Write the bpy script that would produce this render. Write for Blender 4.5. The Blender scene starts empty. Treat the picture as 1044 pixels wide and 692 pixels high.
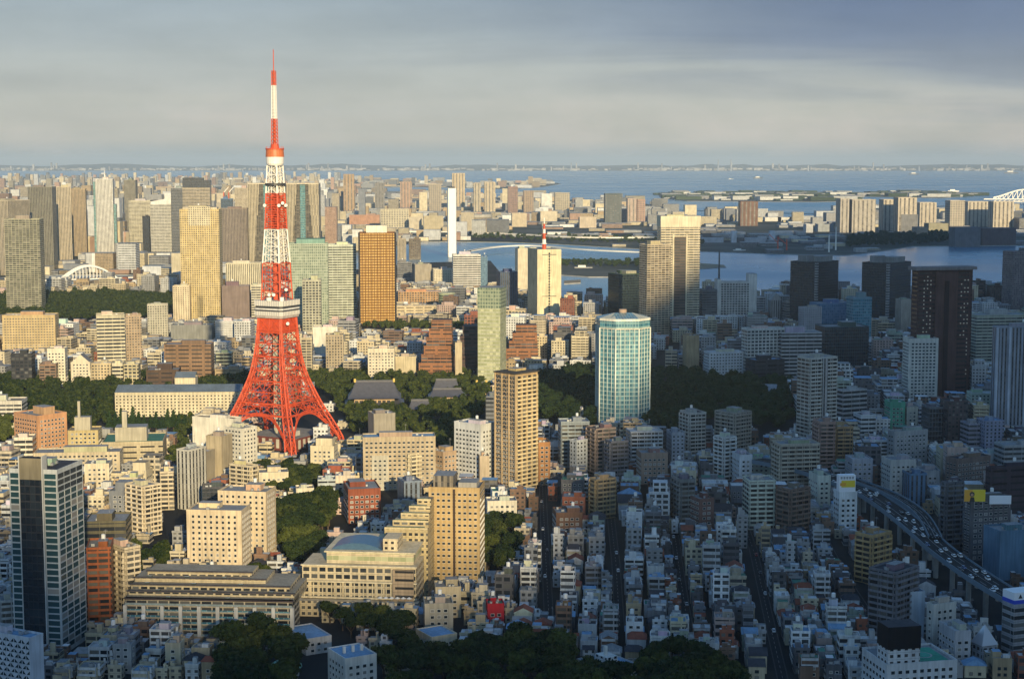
import bpy, math, random
import numpy as np
from mathutils import Vector, noise
R = math.radians
random.seed(7)
sc = bpy.context.scene
COL = sc.collection
# ------------------------------------------------------------------ camera, sky, sun
CAMZ = 240.0; F = 1695.0; PITCH = math.atan(182/1695)
cd = bpy.data.cameras.new('camera'); cam = bpy.data.objects.new('camera', cd); COL.objects.link(cam)
cam.location = (0, 0, CAMZ); cam.rotation_euler = (math.pi/2-PITCH, 0, 0)
cd.sensor_width = 36; cd.sensor_fit = 'HORIZONTAL'; cd.lens = 36*F/1044
cd.clip_start = 1; cd.clip_end = 400000
sc.camera = cam
SUN_EL = 14.0; SUN_AZ = 14.0        # light travels this many degrees to the left of the view axis
ld = Vector((-math.sin(R(SUN_AZ))*math.cos(R(SUN_EL)), math.cos(R(SUN_AZ))*math.cos(R(SUN_EL)), -math.sin(R(SUN_EL))))
sl = bpy.data.lights.new('sun', 'SUN'); sun = bpy.data.objects.new('sun', sl); COL.objects.link(sun)
sl.energy = 5.0; sl.angle = R(0.5); sl.color = (1.0, 0.80, 0.46)
sun.rotation_euler = ld.to_track_quat('-Z', 'Y').to_euler(); sun.location = (300, -800, 500)
w = bpy.data.worlds.new('World'); sc.world = w; w.use_nodes = True
nt = w.node_tree; nt.nodes.clear()
def N(t, ty, **k):
    n = t.nodes.new(ty)
    for a, b in k.items(): setattr(n, a, b)
    return n
def V(s, v): s.default_value = v
out = N(nt, 'ShaderNodeOutputWorld'); bg = N(nt, 'ShaderNodeBackground'); nt.links.new(bg.outputs[0], out.inputs[0])
sky = N(nt, 'ShaderNodeTexSky', sky_type='NISHITA', sun_disc=False)
sky.sun_elevation = R(SUN_EL); sky.sun_rotation = R(180-SUN_AZ)   # the sun stands behind the camera, to its right
sky.air_density = 1.0; sky.dust_density = 0.6; sky.ozone_density = 2.0
tc = N(nt, 'ShaderNodeTexCoord'); sp = N(nt, 'ShaderNodeSeparateXYZ'); nt.links.new(tc.outputs['Generated'], sp.inputs[0])
# layered stratus: direction projected on a flat cloud deck
mz = N(nt, 'ShaderNodeMath', operation='MAXIMUM'); nt.links.new(sp.outputs[2], mz.inputs[0]); V(mz.inputs[1], 0.0)
az = N(nt, 'ShaderNodeMath', operation='ADD'); nt.links.new(mz.outputs[0], az.inputs[0]); V(az.inputs[1], 0.035)
dx = N(nt, 'ShaderNodeMath', operation='DIVIDE'); nt.links.new(sp.outputs[0], dx.inputs[0]); nt.links.new(az.outputs[0], dx.inputs[1])
dy = N(nt, 'ShaderNodeMath', operation='DIVIDE'); nt.links.new(sp.outputs[1], dy.inputs[0]); nt.links.new(az.outputs[0], dy.inputs[1])
cx = N(nt, 'ShaderNodeCombineXYZ'); nt.links.new(dx.outputs[0], cx.inputs[0]); nt.links.new(dy.outputs[0], cx.inputs[1])
n1 = N(nt, 'ShaderNodeTexNoise'); V(n1.inputs['Scale'], 0.42); V(n1.inputs['Detail'], 7); V(n1.inputs['Roughness'], 0.52); V(n1.inputs['Distortion'], 0.6)
mp = N(nt, 'ShaderNodeMapping'); mp.inputs['Location'].default_value = (3.1, 1.7, 0); mp.inputs['Scale'].default_value = (0.55, 0.75, 1); mp.inputs['Rotation'].default_value = (0, 0, 0.35)
nt.links.new(cx.outputs[0], mp.inputs[0]); nt.links.new(mp.outputs[0], n1.inputs[0])
def ramp(t, fac, stops):
    r = N(t, 'ShaderNodeValToRGB'); e = r.color_ramp.elements
    while len(e) > 1: e.remove(e[-1])
    e[0].position = stops[0][0]; e[0].color = (*stops[0][1], 1)
    for p, c in stops[1:]:
        q = e.new(p); q.color = (*c, 1)
    t.links.new(fac, r.inputs[0]); return r
# cloud colour by elevation: warm haze grey low, slate blue high; blue to the right
eli = N(nt, 'ShaderNodeMapRange'); nt.links.new(sp.outputs[2], eli.inputs[0]); V(eli.inputs[1], 0.0); V(eli.inputs[2], 0.12)
rA = ramp(nt, eli.outputs[0], [(0, (.21,.26,.285)), (.10, (.365,.35,.31)), (.35, (.34,.345,.32)), (.62, (.285,.315,.32)), (.85, (.255,.30,.325)), (1, (.255,.31,.345))])
rB = ramp(nt, eli.outputs[0], [(0, (.20,.25,.27)), (.10, (.30,.315,.30)), (.35, (.22,.24,.265)), (.62, (.12,.15,.22)), (.85, (.085,.115,.19)), (1, (.13,.155,.215))])
cr = N(nt, 'ShaderNodeMapRange', interpolation_type='SMOOTHSTEP'); nt.links.new(n1.outputs[0], cr.inputs[0]); V(cr.inputs[1], .34); V(cr.inputs[2], .66)
# more dark cloud high and to the right
def mth(op, p, q=None, r=None, clamp=False):
    n = N(nt, 'ShaderNodeMath', operation=op); n.use_clamp = clamp
    for i, z in enumerate((p, q, r)):
        if z is None: continue
        if isinstance(z, (int, float)): n.inputs[i].default_value = z
        else: nt.links.new(z, n.inputs[i])
    return n.outputs[0]
edge = mth('MULTIPLY_ADD', sp.outputs[0], .095, mth('ADD', sp.outputs[2], -.060))         # the bank comes lower to the right
bank = N(nt, 'ShaderNodeMapRange', interpolation_type='SMOOTHSTEP'); nt.links.new(mth('MULTIPLY_ADD', cr.outputs[0], .022, edge), bank.inputs[0]); V(bank.inputs[1], -.006); V(bank.inputs[2], .034)
side = N(nt, 'ShaderNodeMapRange', interpolation_type='SMOOTHSTEP'); nt.links.new(sp.outputs[0], side.inputs[0]); V(side.inputs[1], -.17); V(side.inputs[2], .26)
rx = N(nt, 'ShaderNodeMath', operation='ADD'); nt.links.new(mth('MULTIPLY', bank.outputs[0], side.outputs[0]), rx.inputs[0]); nt.links.new(mth('MULTIPLY', cr.outputs[0], .16), rx.inputs[1]); rx.use_clamp = True
mc = N(nt, 'ShaderNodeMix', data_type='RGBA'); nt.links.new(rx.outputs[0], mc.inputs[0]); nt.links.new(rA.outputs[0], mc.inputs[6]); nt.links.new(rB.outputs[0], mc.inputs[7])
# streaks
mp2 = N(nt, 'ShaderNodeMapping'); mp2.inputs['Scale'].default_value = (7, 7, 34); nt.links.new(tc.outputs['Generated'], mp2.inputs[0])
n2 = N(nt, 'ShaderNodeTexNoise'); V(n2.inputs['Scale'], 1.6); V(n2.inputs['Detail'], 5); nt.links.new(mp2.outputs[0], n2.inputs[0])
st = N(nt, 'ShaderNodeMapRange'); nt.links.new(n2.outputs[0], st.inputs[0]); V(st.inputs[1], .3); V(st.inputs[2], .7); V(st.inputs[3], 1.14); V(st.inputs[4], 1.26)
ms = N(nt, 'ShaderNodeMix', data_type='RGBA', blend_type='MULTIPLY'); V(ms.inputs[0], 1.0); nt.links.new(mc.outputs[2], ms.inputs[6]); nt.links.new(st.outputs[0], ms.inputs[7])
# faint puffs of warm cumulus standing above the horizon
mp3 = N(nt, 'ShaderNodeMapping'); mp3.inputs['Scale'].default_value = (11, 11, 26); nt.links.new(tc.outputs['Generated'], mp3.inputs[0])
n4 = N(nt, 'ShaderNodeTexNoise'); V(n4.inputs['Scale'], 1.3); V(n4.inputs['Detail'], 8); V(n4.inputs['Roughness'], .6); nt.links.new(mp3.outputs[0], n4.inputs[0])
pf = N(nt, 'ShaderNodeMapRange', interpolation_type='SMOOTHSTEP'); nt.links.new(n4.outputs[0], pf.inputs[0]); V(pf.inputs[1], .42); V(pf.inputs[2], .68)
pe = N(nt, 'ShaderNodeMapRange', interpolation_type='SMOOTHSTEP'); nt.links.new(sp.outputs[2], pe.inputs[0]); V(pe.inputs[1], .055); V(pe.inputs[2], .012)
pl = mth('MULTIPLY', mth('MULTIPLY', pf.outputs[0], pe.outputs[0]), .42)
pm = N(nt, 'ShaderNodeMix', data_type='RGBA'); nt.links.new(pl, pm.inputs[0]); nt.links.new(ms.outputs[2], pm.inputs[6]); pm.inputs[7].default_value = (.50,.44,.40,1)
ph_ = N(nt, 'ShaderNodeMapRange'); nt.links.new(n4.outputs[0], ph_.inputs[0]); V(ph_.inputs[1], .3); V(ph_.inputs[2], .7); V(ph_.inputs[3], .94); V(ph_.inputs[4], 1.05)
pq = N(nt, 'ShaderNodeMix', data_type='RGBA', blend_type='MULTIPLY'); V(pq.inputs[0], 1.0); nt.links.new(pm.outputs[2], pq.inputs[6]); nt.links.new(ph_.outputs[0], pq.inputs[7]); ms = pq
SKY_STR = 0.10
k10 = N(nt, 'ShaderNodeMix', data_type='RGBA', blend_type='MULTIPLY'); V(k10.inputs[0], 1.0); nt.links.new(ms.outputs[2], k10.inputs[6]); k10.inputs[7].default_value = (1/SKY_STR,)*3+(1,)
# cloud cover thins towards the zenith
cf = N(nt, 'ShaderNodeMapRange', interpolation_type='SMOOTHSTEP'); nt.links.new(sp.outputs[2], cf.inputs[0]); V(cf.inputs[1], .10); V(cf.inputs[2], .26); V(cf.inputs[3], .96); V(cf.inputs[4], .06)
mk = N(nt, 'ShaderNodeMix', data_type='RGBA'); nt.links.new(cf.outputs[0], mk.inputs[0]); tb = N(nt, 'ShaderNodeMix', data_type='RGBA', blend_type='MULTIPLY'); V(tb.inputs[0], 1.0); nt.links.new(sky.outputs[0], tb.inputs[6]); tb.inputs[7].default_value = (.90,1.26,1.50,1)
nt.links.new(tb.outputs[2], mk.inputs[6])
# unseen sky behind the camera is tinted bluer to cool the shaded areas
bk = N(nt, 'ShaderNodeMapRange', interpolation_type='SMOOTHSTEP'); nt.links.new(sp.outputs[1], bk.inputs[0]); V(bk.inputs[1], -.1); V(bk.inputs[2], .7); V(bk.inputs[3], 1.0); V(bk.inputs[4], 0.0)
hv = N(nt, 'ShaderNodeMix', data_type='RGBA'); nt.links.new(bk.outputs[0], hv.inputs[0]); hv.inputs[6].default_value = (1,1,1,1); hv.inputs[7].default_value = (.78,1.06,1.30,1)
kk = N(nt, 'ShaderNodeMix', data_type='RGBA', blend_type='MULTIPLY'); V(kk.inputs[0], 1.0); nt.links.new(k10.outputs[2], kk.inputs[6]); nt.links.new(hv.outputs[2], kk.inputs[7]); k10 = kk; nt.links.new(k10.outputs[2], mk.inputs[7])
nt.links.new(mk.outputs[2], bg.inputs[0]); V(bg.inputs[1], SKY_STR)
sc.view_settings.view_transform = 'Standard'; sc.view_settings.look = 'None'; sc.view_settings.exposure = 0.32; sc.view_settings.gamma = 1
try: sc.view_settings.use_curve_mapping = False
except Exception: pass
sc.cycles.max_bounces = 5; sc.cycles.diffuse_bounces = 1; sc.cycles.glossy_bounces = 2; sc.cycles.volume_bounces = 0
sc.cycles.sample_clamp_indirect = 4

# ------------------------------------------------------------------ projection helpers
CP, SP = math.cos(PITCH), math.sin(PITCH)
def proj(X, Y, Z=0.0):
    d = Y*CP-(Z-CAMZ)*SP; v = Y*SP+(Z-CAMZ)*CP
    return 522+F*X/d, 346-F*v/d
def ray(px, py):
    a = (px-522)/F; b = (346-py)/F
    return Vector((a, CP+b*SP, -SP+b*CP))
def G(px, py, z=0.0):
    r = ray(px, py); t = (z-CAMZ)/r.z
    return r.x*t, r.y*t
def atY(px, py, Y):
    r = ray(px, py); t = Y/r.y
    return r.x*t, CAMZ+r.z*t

# ------------------------------------------------------------------ materials
MATS = {}
def newmat(name):
    m = bpy.data.materials.new(name); m.use_nodes = True; t = m.node_tree
    b = t.nodes['Principled BSDF']; return m, t, b
def math_(t, op, a, b=None, c=None):
    n = N(t, 'ShaderNodeMath', operation=op)
    for i, q in enumerate((a, b, c)):
        if q is None: continue
        if isinstance(q, (int, float)): n.inputs[i].default_value = q
        else: t.links.new(q, n.inputs[i])
    return n.outputs[0]
def mixc(t, f, a, b, bt='MIX'):
    n = N(t, 'ShaderNodeMix', data_type='RGBA', blend_type=bt)
    for i, q in ((0, f), (6, a), (7, b)):
        if isinstance(q, tuple): n.inputs[i].default_value = (*q, 1)
        elif isinstance(q, (int, float)): n.inputs[i].default_value = q
        else: t.links.new(q, n.inputs[i])
    return n.outputs[2]
def wall_base(t):
    at = N(t, 'ShaderNodeAttribute', attribute_name='tint')
    g = N(t, 'ShaderNodeNewGeometry')
    n = N(t, 'ShaderNodeTexNoise'); V(n.inputs['Scale'], .09); V(n.inputs['Detail'], 6); t.links.new(g.outputs['Position'], n.inputs[0])
    r = N(t, 'ShaderNodeMapRange'); t.links.new(n.outputs[0], r.inputs[0]); V(r.inputs[1], .3); V(r.inputs[2], .7); V(r.inputs[3], .82); V(r.inputs[4], 1.1)
    mp_ = N(t, 'ShaderNodeMapping'); mp_.inputs['Scale'].default_value = (.7,.7,.05); t.links.new(g.outputs['Position'], mp_.inputs[0])
    n_ = N(t, 'ShaderNodeTexNoise'); V(n_.inputs['Scale'], 1.0); V(n_.inputs['Detail'], 3); t.links.new(mp_.outputs[0], n_.inputs[0])
    r_ = N(t, 'ShaderNodeMapRange'); t.links.new(n_.outputs[0], r_.inputs[0]); V(r_.inputs[1], .35); V(r_.inputs[2], .6); V(r_.inputs[3], .80); V(r_.inputs[4], 1.04)   # rain streaks
    return mixc(t, 1.0, mixc(t, 1.0, at.outputs[0], r.outputs[0], 'MULTIPLY'), r_.outputs[0], 'MULTIPLY')
STY = {  # bay, floor, width fraction, height fraction, dark glass, bright glass (blinds)
 'grid': (3.2,3.2,.58,.50,(.015,.018,.022),(.20,.19,.17)),
 'gridL': (4.4,3.7,.74,.6,(.012,.016,.022),(.14,.14,.13)),
 'ribbon': (7,3.7,.95,.50,(.012,.015,.02),(.12,.12,.12)),
 'ribbonW': (9,4.1,.97,.56,(.012,.015,.02),(.07,.07,.07)),
 'bigv': (15,9,.36,.9,(.10,.09,.08),(.22,.2,.17)),
 'bigg': (9,8,.6,.55,(.08,.08,.08),(.2,.18,.16)),
 'vstr': (3.4,3.6,.42,.93,(.03,.03,.03),(.11,.10,.09)),
 'glassT': (2.6,3.9,.86,.74,(.02,.11,.16),(.09,.27,.33)),
 'glassG': (2.9,3.9,.8,.7,(.11,.15,.11),(.24,.28,.21)),
 'glassD': (2.6,3.8,.9,.84,(.008,.012,.018),(.02,.028,.036)),
 'glassB': (3.0,3.8,.86,.8,(.03,.10,.18),(.09,.19,.28)),
 'apt': (5.5,3.05,.88,.60,(.012,.014,.018),(.16,.15,.13)),
 'gold': (2.7,3.9,.80,.62,(.42,.235,.04),(.52,.32,.075)),
 'gyel': (3.3,3.9,.95,.62,(.26,.28,.15),(.50,.50,.32)),
 'small': (3.4,3.0,.46,.46,(.012,.014,.018),(.13,.12,.11)),
 'slot': (14,4.4,.8,.3,(.012,.012,.014),(.05,.05,.05)),
}
def fac(style):
    if style in MATS: return MATS[style]
    if style == 'blank':
        m, t, b = newmat('painted_wall'); t.links.new(wall_base(t), b.inputs['Base Color']); V(b.inputs['Roughness'], .8); V(b.inputs['Specular IOR Level'], .15); MATS[style] = m; return m
    bw, fh, wf, hf, g0, g1 = STY[style]
    m, t, b = newmat('facade_'+style)
    uv = N(t, 'ShaderNodeUVMap'); s = N(t, 'ShaderNodeSeparateXYZ'); t.links.new(uv.outputs[0], s.inputs[0])
    cu = math_(t, 'DIVIDE', s.outputs[0], bw); cv = math_(t, 'DIVIDE', s.outputs[1], fh)
    mu = math_(t, 'COMPARE', math_(t, 'FRACT', cu), .5, wf/2); mv = math_(t, 'COMPARE', math_(t, 'FRACT', cv), .52, hf/2)
    mk = math_(t, 'MULTIPLY', mu, mv)
    oi = N(t, 'ShaderNodeObjectInfo')
    c = N(t, 'ShaderNodeCombineXYZ'); t.links.new(math_(t, 'FLOOR', cu), c.inputs[0]); t.links.new(math_(t, 'FLOOR', cv), c.inputs[1]); t.links.new(math_(t, 'MULTIPLY', oi.outputs['Random'], 57.0), c.inputs[2])
    wn = N(t, 'ShaderNodeTexWhiteNoise', noise_dimensions='3D'); t.links.new(c.outputs[0], wn.inputs[0])
    rnd = math_(t, 'POWER', wn.outputs[0], 2.0 if style[:2] != 'go' else 1.0)
    gc = mixc(t, rnd, g0, g1)
    jl = math_(t, 'COMPARE', math_(t, 'FRACT', math_(t, 'ADD', cv, .5)), .5, .045)      # joint at every storey
    wb = mixc(t, math_(t, 'MULTIPLY', jl, .32), wall_base(t), (.05,.05,.05))
    t.links.new(mixc(t, mk, wb, gc), b.inputs['Base Color'])
    V_r = math_(t, 'MULTIPLY_ADD', mk, -.52 if style not in ('gold', 'gyel') else -.35, .78); t.links.new(V_r, b.inputs['Roughness'])
    t.links.new(math_(t, 'MULTIPLY_ADD', mk, .38 if style[:5] != 'glass' else .62, .14), b.inputs['Specular IOR Level'])
    MATS[style] = m; return m
def mat(name, base=None, rough=.7, metal=0, tint=False, noise_=0, scale=.1, emit=None):
    if name in MATS: return MATS[name]
    m, t, b = newmat(name)
    if tint: t.links.new(wall_base(t), b.inputs['Base Color'])
    elif noise_:
        g = N(t, 'ShaderNodeNewGeometry'); n = N(t, 'ShaderNodeTexNoise'); V(n.inputs['Scale'], scale); V(n.inputs['Detail'], 5); t.links.new(g.outputs['Position'], n.inputs[0])
        r = N(t, 'ShaderNodeMapRange'); t.links.new(n.outputs[0], r.inputs[0]); V(r.inputs[1], .3); V(r.inputs[2], .7); V(r.inputs[3], 1-noise_); V(r.inputs[4], 1+noise_)
        t.links.new(mixc(t, 1.0, base, r.outputs[0], 'MULTIPLY'), b.inputs['Base Color'])
    else: b.inputs['Base Color'].default_value = (*base, 1)
    V(b.inputs['Roughness'], rough); V(b.inputs['Metallic'], metal)
    if rough > .65: V(b.inputs['Specular IOR Level'], .12)
    if emit: b.inputs['Emission Color'].default_value = (*emit[0], 1); V(b.inputs['Emission Strength'], emit[1])
    MATS[name] = m; return m
def MT(k):
    if k in STY or k == 'blank': return fac(k)
    return MATS[k]
mat('roof', tint=True, rough=.85)
mat('pane', (.02,.028,.034), .12)
mat('pane_teal', (.025,.06,.068), .15)
mat('frame_pale', (.46,.48,.48), .6)
mat('pane_blind', (.22,.21,.19), .4)
mat('frame_white', (.62,.60,.56), .6)
mat('frame_dark', (.05,.05,.05), .5)
mat('metal_grey', (.35,.36,.37), .45, .3)
mat('tank_white', (.7,.7,.68), .5)
mat('orange_paint', (.54,.066,.016), .6, noise_=.2, scale=.3)
mat('white_paint', (.80,.76,.68), .5, noise_=.06, scale=.3)
mat('concrete', (.33,.32,.30), .85, noise_=.2, scale=.12)
mat('asphalt', (.02,.021,.023), .85, noise_=.2, scale=.2)
mat('line_paint', (.30,.30,.30), .7)
mat('lit_window', (.5,.45,.35), .5, emit=((.9, .9, .86), .06))
mat('sand', (.26,.21,.14), .9, noise_=.2, scale=.05)
mat('temple_tile', (.085,.085,.10), .55, noise_=.15, scale=.4)
mat('timber', (.32,.2,.12), .7)
mat('tyre', (.02,.02,.02), .8)
mat('bark', (.09,.065,.045), .9)
mat('grass', (.07,.10,.03), .9, noise_=.35, scale=.03)

class MB:
    """collects faces; build() links them as one mesh object"""
    def __init__(s): s.v = []; s.f = []; s.uv = []; s.mi = []; s.t = []; s.ms = []
    def m(s, k):
        if k not in s.ms: s.ms.append(k)
        return s.ms.index(k)
    def face(s, pts, k, tint=(.5,.5,.5), uvs=None):
        i = len(s.v); s.v += [tuple(p) for p in pts]; s.f.append(tuple(range(i, i+len(pts))))
        if uvs is None: uvs = [(p[0], p[1]) for p in pts]
        s.uv += uvs; s.mi.append(s.m(k)); s.t.append((tint, len(pts)))
    def box(s, x0, y0, z0, x1, y1, z1, k='blank', tint=(.5,.5,.5), kt=None, tt=None, bottom=False, top=True, uz=0):
        LX, LY = x1-x0, y1-y0; v0, v1 = z0-uz, z1-uz
        s.face([(x0,y0,z0),(x1,y0,z0),(x1,y0,z1),(x0,y0,z1)], k, tint, [(0,v0),(LX,v0),(LX,v1),(0,v1)])
        s.face([(x1,y0,z0),(x1,y1,z0),(x1,y1,z1),(x1,y0,z1)], k, tint, [(0,v0),(LY,v0),(LY,v1),(0,v1)])
        s.face([(x1,y1,z0),(x0,y1,z0),(x0,y1,z1),(x1,y1,z1)], k, tint, [(0,v0),(LX,v0),(LX,v1),(0,v1)])
        s.face([(x0,y1,z0),(x0,y0,z0),(x0,y0,z1),(x0,y1,z1)], k, tint, [(0,v0),(LY,v0),(LY,v1),(0,v1)])
        if top: s.face([(x0,y0,z1),(x1,y0,z1),(x1,y1,z1),(x0,y1,z1)], kt or 'roof', tt or tint)
        if bottom: s.face([(x0,y1,z0),(x1,y1,z0),(x1,y0,z0),(x0,y0,z0)], kt or 'roof', tt or tint)
    def prism(s, pts, z0, z1, k='blank', tint=(.5,.5,.5), kt=None, tt=None, top=True, bottom=False):
        n = len(pts); u = 0
        for i in range(n):
            a, b = pts[i], pts[(i+1) % n]; L = math.hypot(b[0]-a[0], b[1]-a[1])
            s.face([(*a,z0),(*b,z0),(*b,z1),(*a,z1)], k, tint, [(u,z0),(u+L,z0),(u+L,z1),(u,z1)]); u += L
        if top: s.face([(*p, z1) for p in pts], kt or 'roof', tt or tint)
        if bottom: s.face([(*p, z0) for p in reversed(pts)], kt or 'roof', tt or tint)
    def beam(s, a, b, w, k, tint=(.5,.5,.5), h=None):
        a = Vector(a); b = Vector(b); d = (b-a)
        if d.length < 1e-6: return
        d.normalize(); up = Vector((0,0,1)) if abs(d.z) < .95 else Vector((1,0,0))
        x = d.cross(up).normalized(); y = d.cross(x).normalized(); h = h or w
        c = [(-1,-1),(1,-1),(1,1),(-1,1)]
        A = [a+x*p*w/2+y*q*h/2 for p, q in c]; B = [b+x*p*w/2+y*q*h/2 for p, q in c]
        for i in range(4): j = (i+1) % 4; s.face([A[j], A[i], B[i], B[j]], k, tint)
        s.face(A, k, tint); s.face(B[::-1], k, tint)
    def cyl(s, x, y, z0, z1, r0, r1, k, tint=(.5,.5,.5), n=10, cap=True):
        P = [(math.cos(2*math.pi*i/n), math.sin(2*math.pi*i/n)) for i in range(n)]
        for i in range(n):
            a, b = P[i], P[(i+1) % n]
            u0 = 2*math.pi*r0*i/n; u1 = 2*math.pi*r0*(i+1)/n
            s.face([(x+a[0]*r0,y+a[1]*r0,z0),(x+b[0]*r0,y+b[1]*r0,z0),(x+b[0]*r1,y+b[1]*r1,z1),(x+a[0]*r1,y+a[1]*r1,z1)], k, tint, [(u0,z0),(u1,z0),(u1,z1),(u0,z1)])
        if cap and r1 > .01: s.face([(x+a[0]*r1, y+a[1]*r1, z1) for a in P], 'roof' if k in STY else k, tint)
    def mesh(s, name):
        me = bpy.data.meshes.new(name); me.from_pydata(s.v, [], s.f)
        for k in s.ms: me.materials.append(MT(k))
        me.polygons.foreach_set('material_index', np.array(s.mi, dtype=np.int32))
        ul = me.uv_layers.new(name='UVMap'); ul.data.foreach_set('uv', np.array(s.uv, dtype=np.float32).ravel())
        ca = me.color_attributes.new('tint', 'FLOAT_COLOR', 'CORNER')
        arr = np.ones((len(s.uv), 4), dtype=np.float32); i = 0
        for t, n in s.t: arr[i:i+n, :3] = t; i += n
        ca.data.foreach_set('color', arr.ravel()); me.update()
        return me
    def build(s, name, parent=None, loc=(0,0,0), rz=0):
        return mk_obj(name, s.mesh(name), parent, loc, rz)
def mk_obj(name, me, parent=None, loc=(0,0,0), rz=0):
    o = bpy.data.objects.new(name, me); COL.objects.link(o)
    if parent is not None: o.parent = parent
    o.location = loc; o.rotation_euler = (0,0,rz); return o
LABELS = {}
def tag(o, label=None, cat=None, group=None, kind=None):
    if label: o['label'] = label
    if cat: o['category'] = cat
    if group: o['group'] = group
    if kind: o['kind'] = kind
    return o
def root(name, loc, rz, label, cat, group=None):
    o = bpy.data.objects.new(name, None); COL.objects.link(o); o.location = loc; o.rotation_euler = (0,0,rz); o.empty_display_size = 1
    return tag(o, label, cat, group)
def struct(name, mb, **k): return tag(mb.build(name, **k), kind='structure')

# ------------------------------------------------------------------ keep-clear map in which fillers may not stick up
KEEP = np.zeros((760, 1100), dtype=np.float32)       # depth of what must stay visible at each photo pixel
FOOT = []                                            # footprints already taken (cx, cy, r, rot, lx, ly)
def keep_rect(x0, x1, y0, y1, D):
    x0, x1 = max(0, int(x0)), min(1099, int(x1)+1); y0, y1 = max(0, int(y0)), min(759, int(y1))
    if x1 > x0 and y1 > y0: a = KEEP[y0:y1, x0:x1]; np.maximum(a, D, out=a)
def inpoly(x, y, P):
    c = False; j = len(P)-1
    for i in range(len(P)):
        if (P[i][1] > y) != (P[j][1] > y) and x < (P[j][0]-P[i][0])*(y-P[i][1])/(P[j][1]-P[i][1])+P[i][0]: c = not c
        j = i
    return c
def keep_poly(P):
    ys = [p[1] for p in P]
    for y in range(max(0, int(min(ys))), min(759, int(max(ys)))+1):
        xs = []
        for i in range(len(P)):
            a, b = P[i], P[(i+1) % len(P)]
            if (a[1] > y) != (b[1] > y): xs.append(a[0]+(y-a[1])*(b[0]-a[0])/(b[1]-a[1]))
        xs.sort(); D = G(522, max(y, 166))[1]
        for i in range(0, len(xs)-1, 2): keep_rect(xs[i], xs[i+1], y, y+1, D-5)
def cap_height(X, Y, hw, hmax):
    """tallest a filler may be at X, Y without hiding a kept pixel"""
    x0, yb = proj(X-hw, Y); x1, _ = proj(X+hw, Y); yt = proj(X, Y, hmax)[1]
    a, b = max(0, int(x0)+1), min(1100, max(int(x0)+2, int(x1))); r0, r1 = max(0, int(yt)), min(759, int(yb))
    if b <= a or r1 <= r0: return hmax
    sub = KEEP[r0:r1, a:b] > Y+hw
    rows = np.where(sub.mean(axis=1) > .12)[0]
    if len(rows) == 0: return hmax
    row = r0+rows.max()+1
    return max(0, min(hmax, atY(522, row, Y)[1]))
def overlaps(cx, cy, rot, lx, ly, m=1.0, FT=None):
    r = math.hypot(lx, ly)/2
    for (ax, ay, ar, ro, ax2, ay2) in (FT if FT is not None else FOOT):
        d = math.hypot(ax-cx, ay-cy)
        if d > r+ar+m: continue
        if sat((cx, cy, rot, lx+m, ly+m), (ax, ay, ro, ax2+m, ay2+m)): return True
    return False
def corners(q):
    x, y, r, a, b = q; c, s = math.cos(r), math.sin(r)
    return [(x+c*i*a/2-s*j*b/2, y+s*i*a/2+c*j*b/2) for i, j in ((-1,-1),(1,-1),(1,1),(-1,1))]
def sat(p, q):
    A, B = corners(p), corners(q)
    for r in (p[2], p[2]+math.pi/2, q[2], q[2]+math.pi/2):
        ax, ay = math.cos(r), math.sin(r)
        a = [x*ax+y*ay for x, y in A]; b = [x*ax+y*ay for x, y in B]
        if max(a) < min(b) or max(b) < min(a): return False
    return True
# ------------------------------------------------------------------ building kit
ROOFC = {'grey': (.26,.27,.28), 'pale': (.50,.51,.52), 'blue': (.20,.34,.50), 'green': (.08,.22,.16), 'dark': (.06,.06,.07), 'red': (.25,.08,.05), 'tan': (.3,.25,.18), 'white': (.6,.6,.6)}
_W = {}
def win_mesh(w, h, blind=False, frame='frame_white'):
    k = (round(w, 1), round(h, 1), blind, frame)
    if k in _W: return _W[k]
    b = MB(); t = .13
    b.box(-w/2, -.05, -h/2, w/2, .02, h/2, 'pane_blind' if blind else ('pane_teal' if frame == 'frame_pale' else 'pane'), kt='pane', bottom=True)
    for x0, x1, z0, z1 in ((-w/2-t, -w/2, -h/2-t, h/2+t), (w/2, w/2+t, -h/2-t, h/2+t), (-w/2, w/2, h/2, h/2+t), (-w/2, w/2, -h/2-t, -h/2)):
        b.box(x0, -.16, z0, x1, .02, z1, frame, kt=frame, bottom=True)
    _W[k] = b.mesh('window'); return _W[k]
def face_frames(LX, LY):
    return [((-LX/2,-LY/2), 0, LX), ((LX/2,-LY/2), math.pi/2, LY), ((LX/2,LY/2), math.pi, LX), ((-LX/2,LY/2), -math.pi/2, LY)]
def vis_faces(o, LX, LY, thr=.06):
    cx, cy = o.location.x, o.location.y; rz = o.rotation_euler.z; res = []
    for i, (p, a, L) in enumerate(face_frames(LX, LY)):
        nx, ny = math.sin(a+rz), -math.cos(a+rz)
        c, s = math.cos(rz), math.sin(rz)
        mx, my = p[0]+math.cos(a)*L/2, p[1]+math.sin(a)*L/2
        wx, wy = cx+c*mx-s*my, cy+s*mx+c*my
        if (nx*(-wx)+ny*(-wy))/math.hypot(wx, wy) > thr: res.append(i)
    return res
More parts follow.
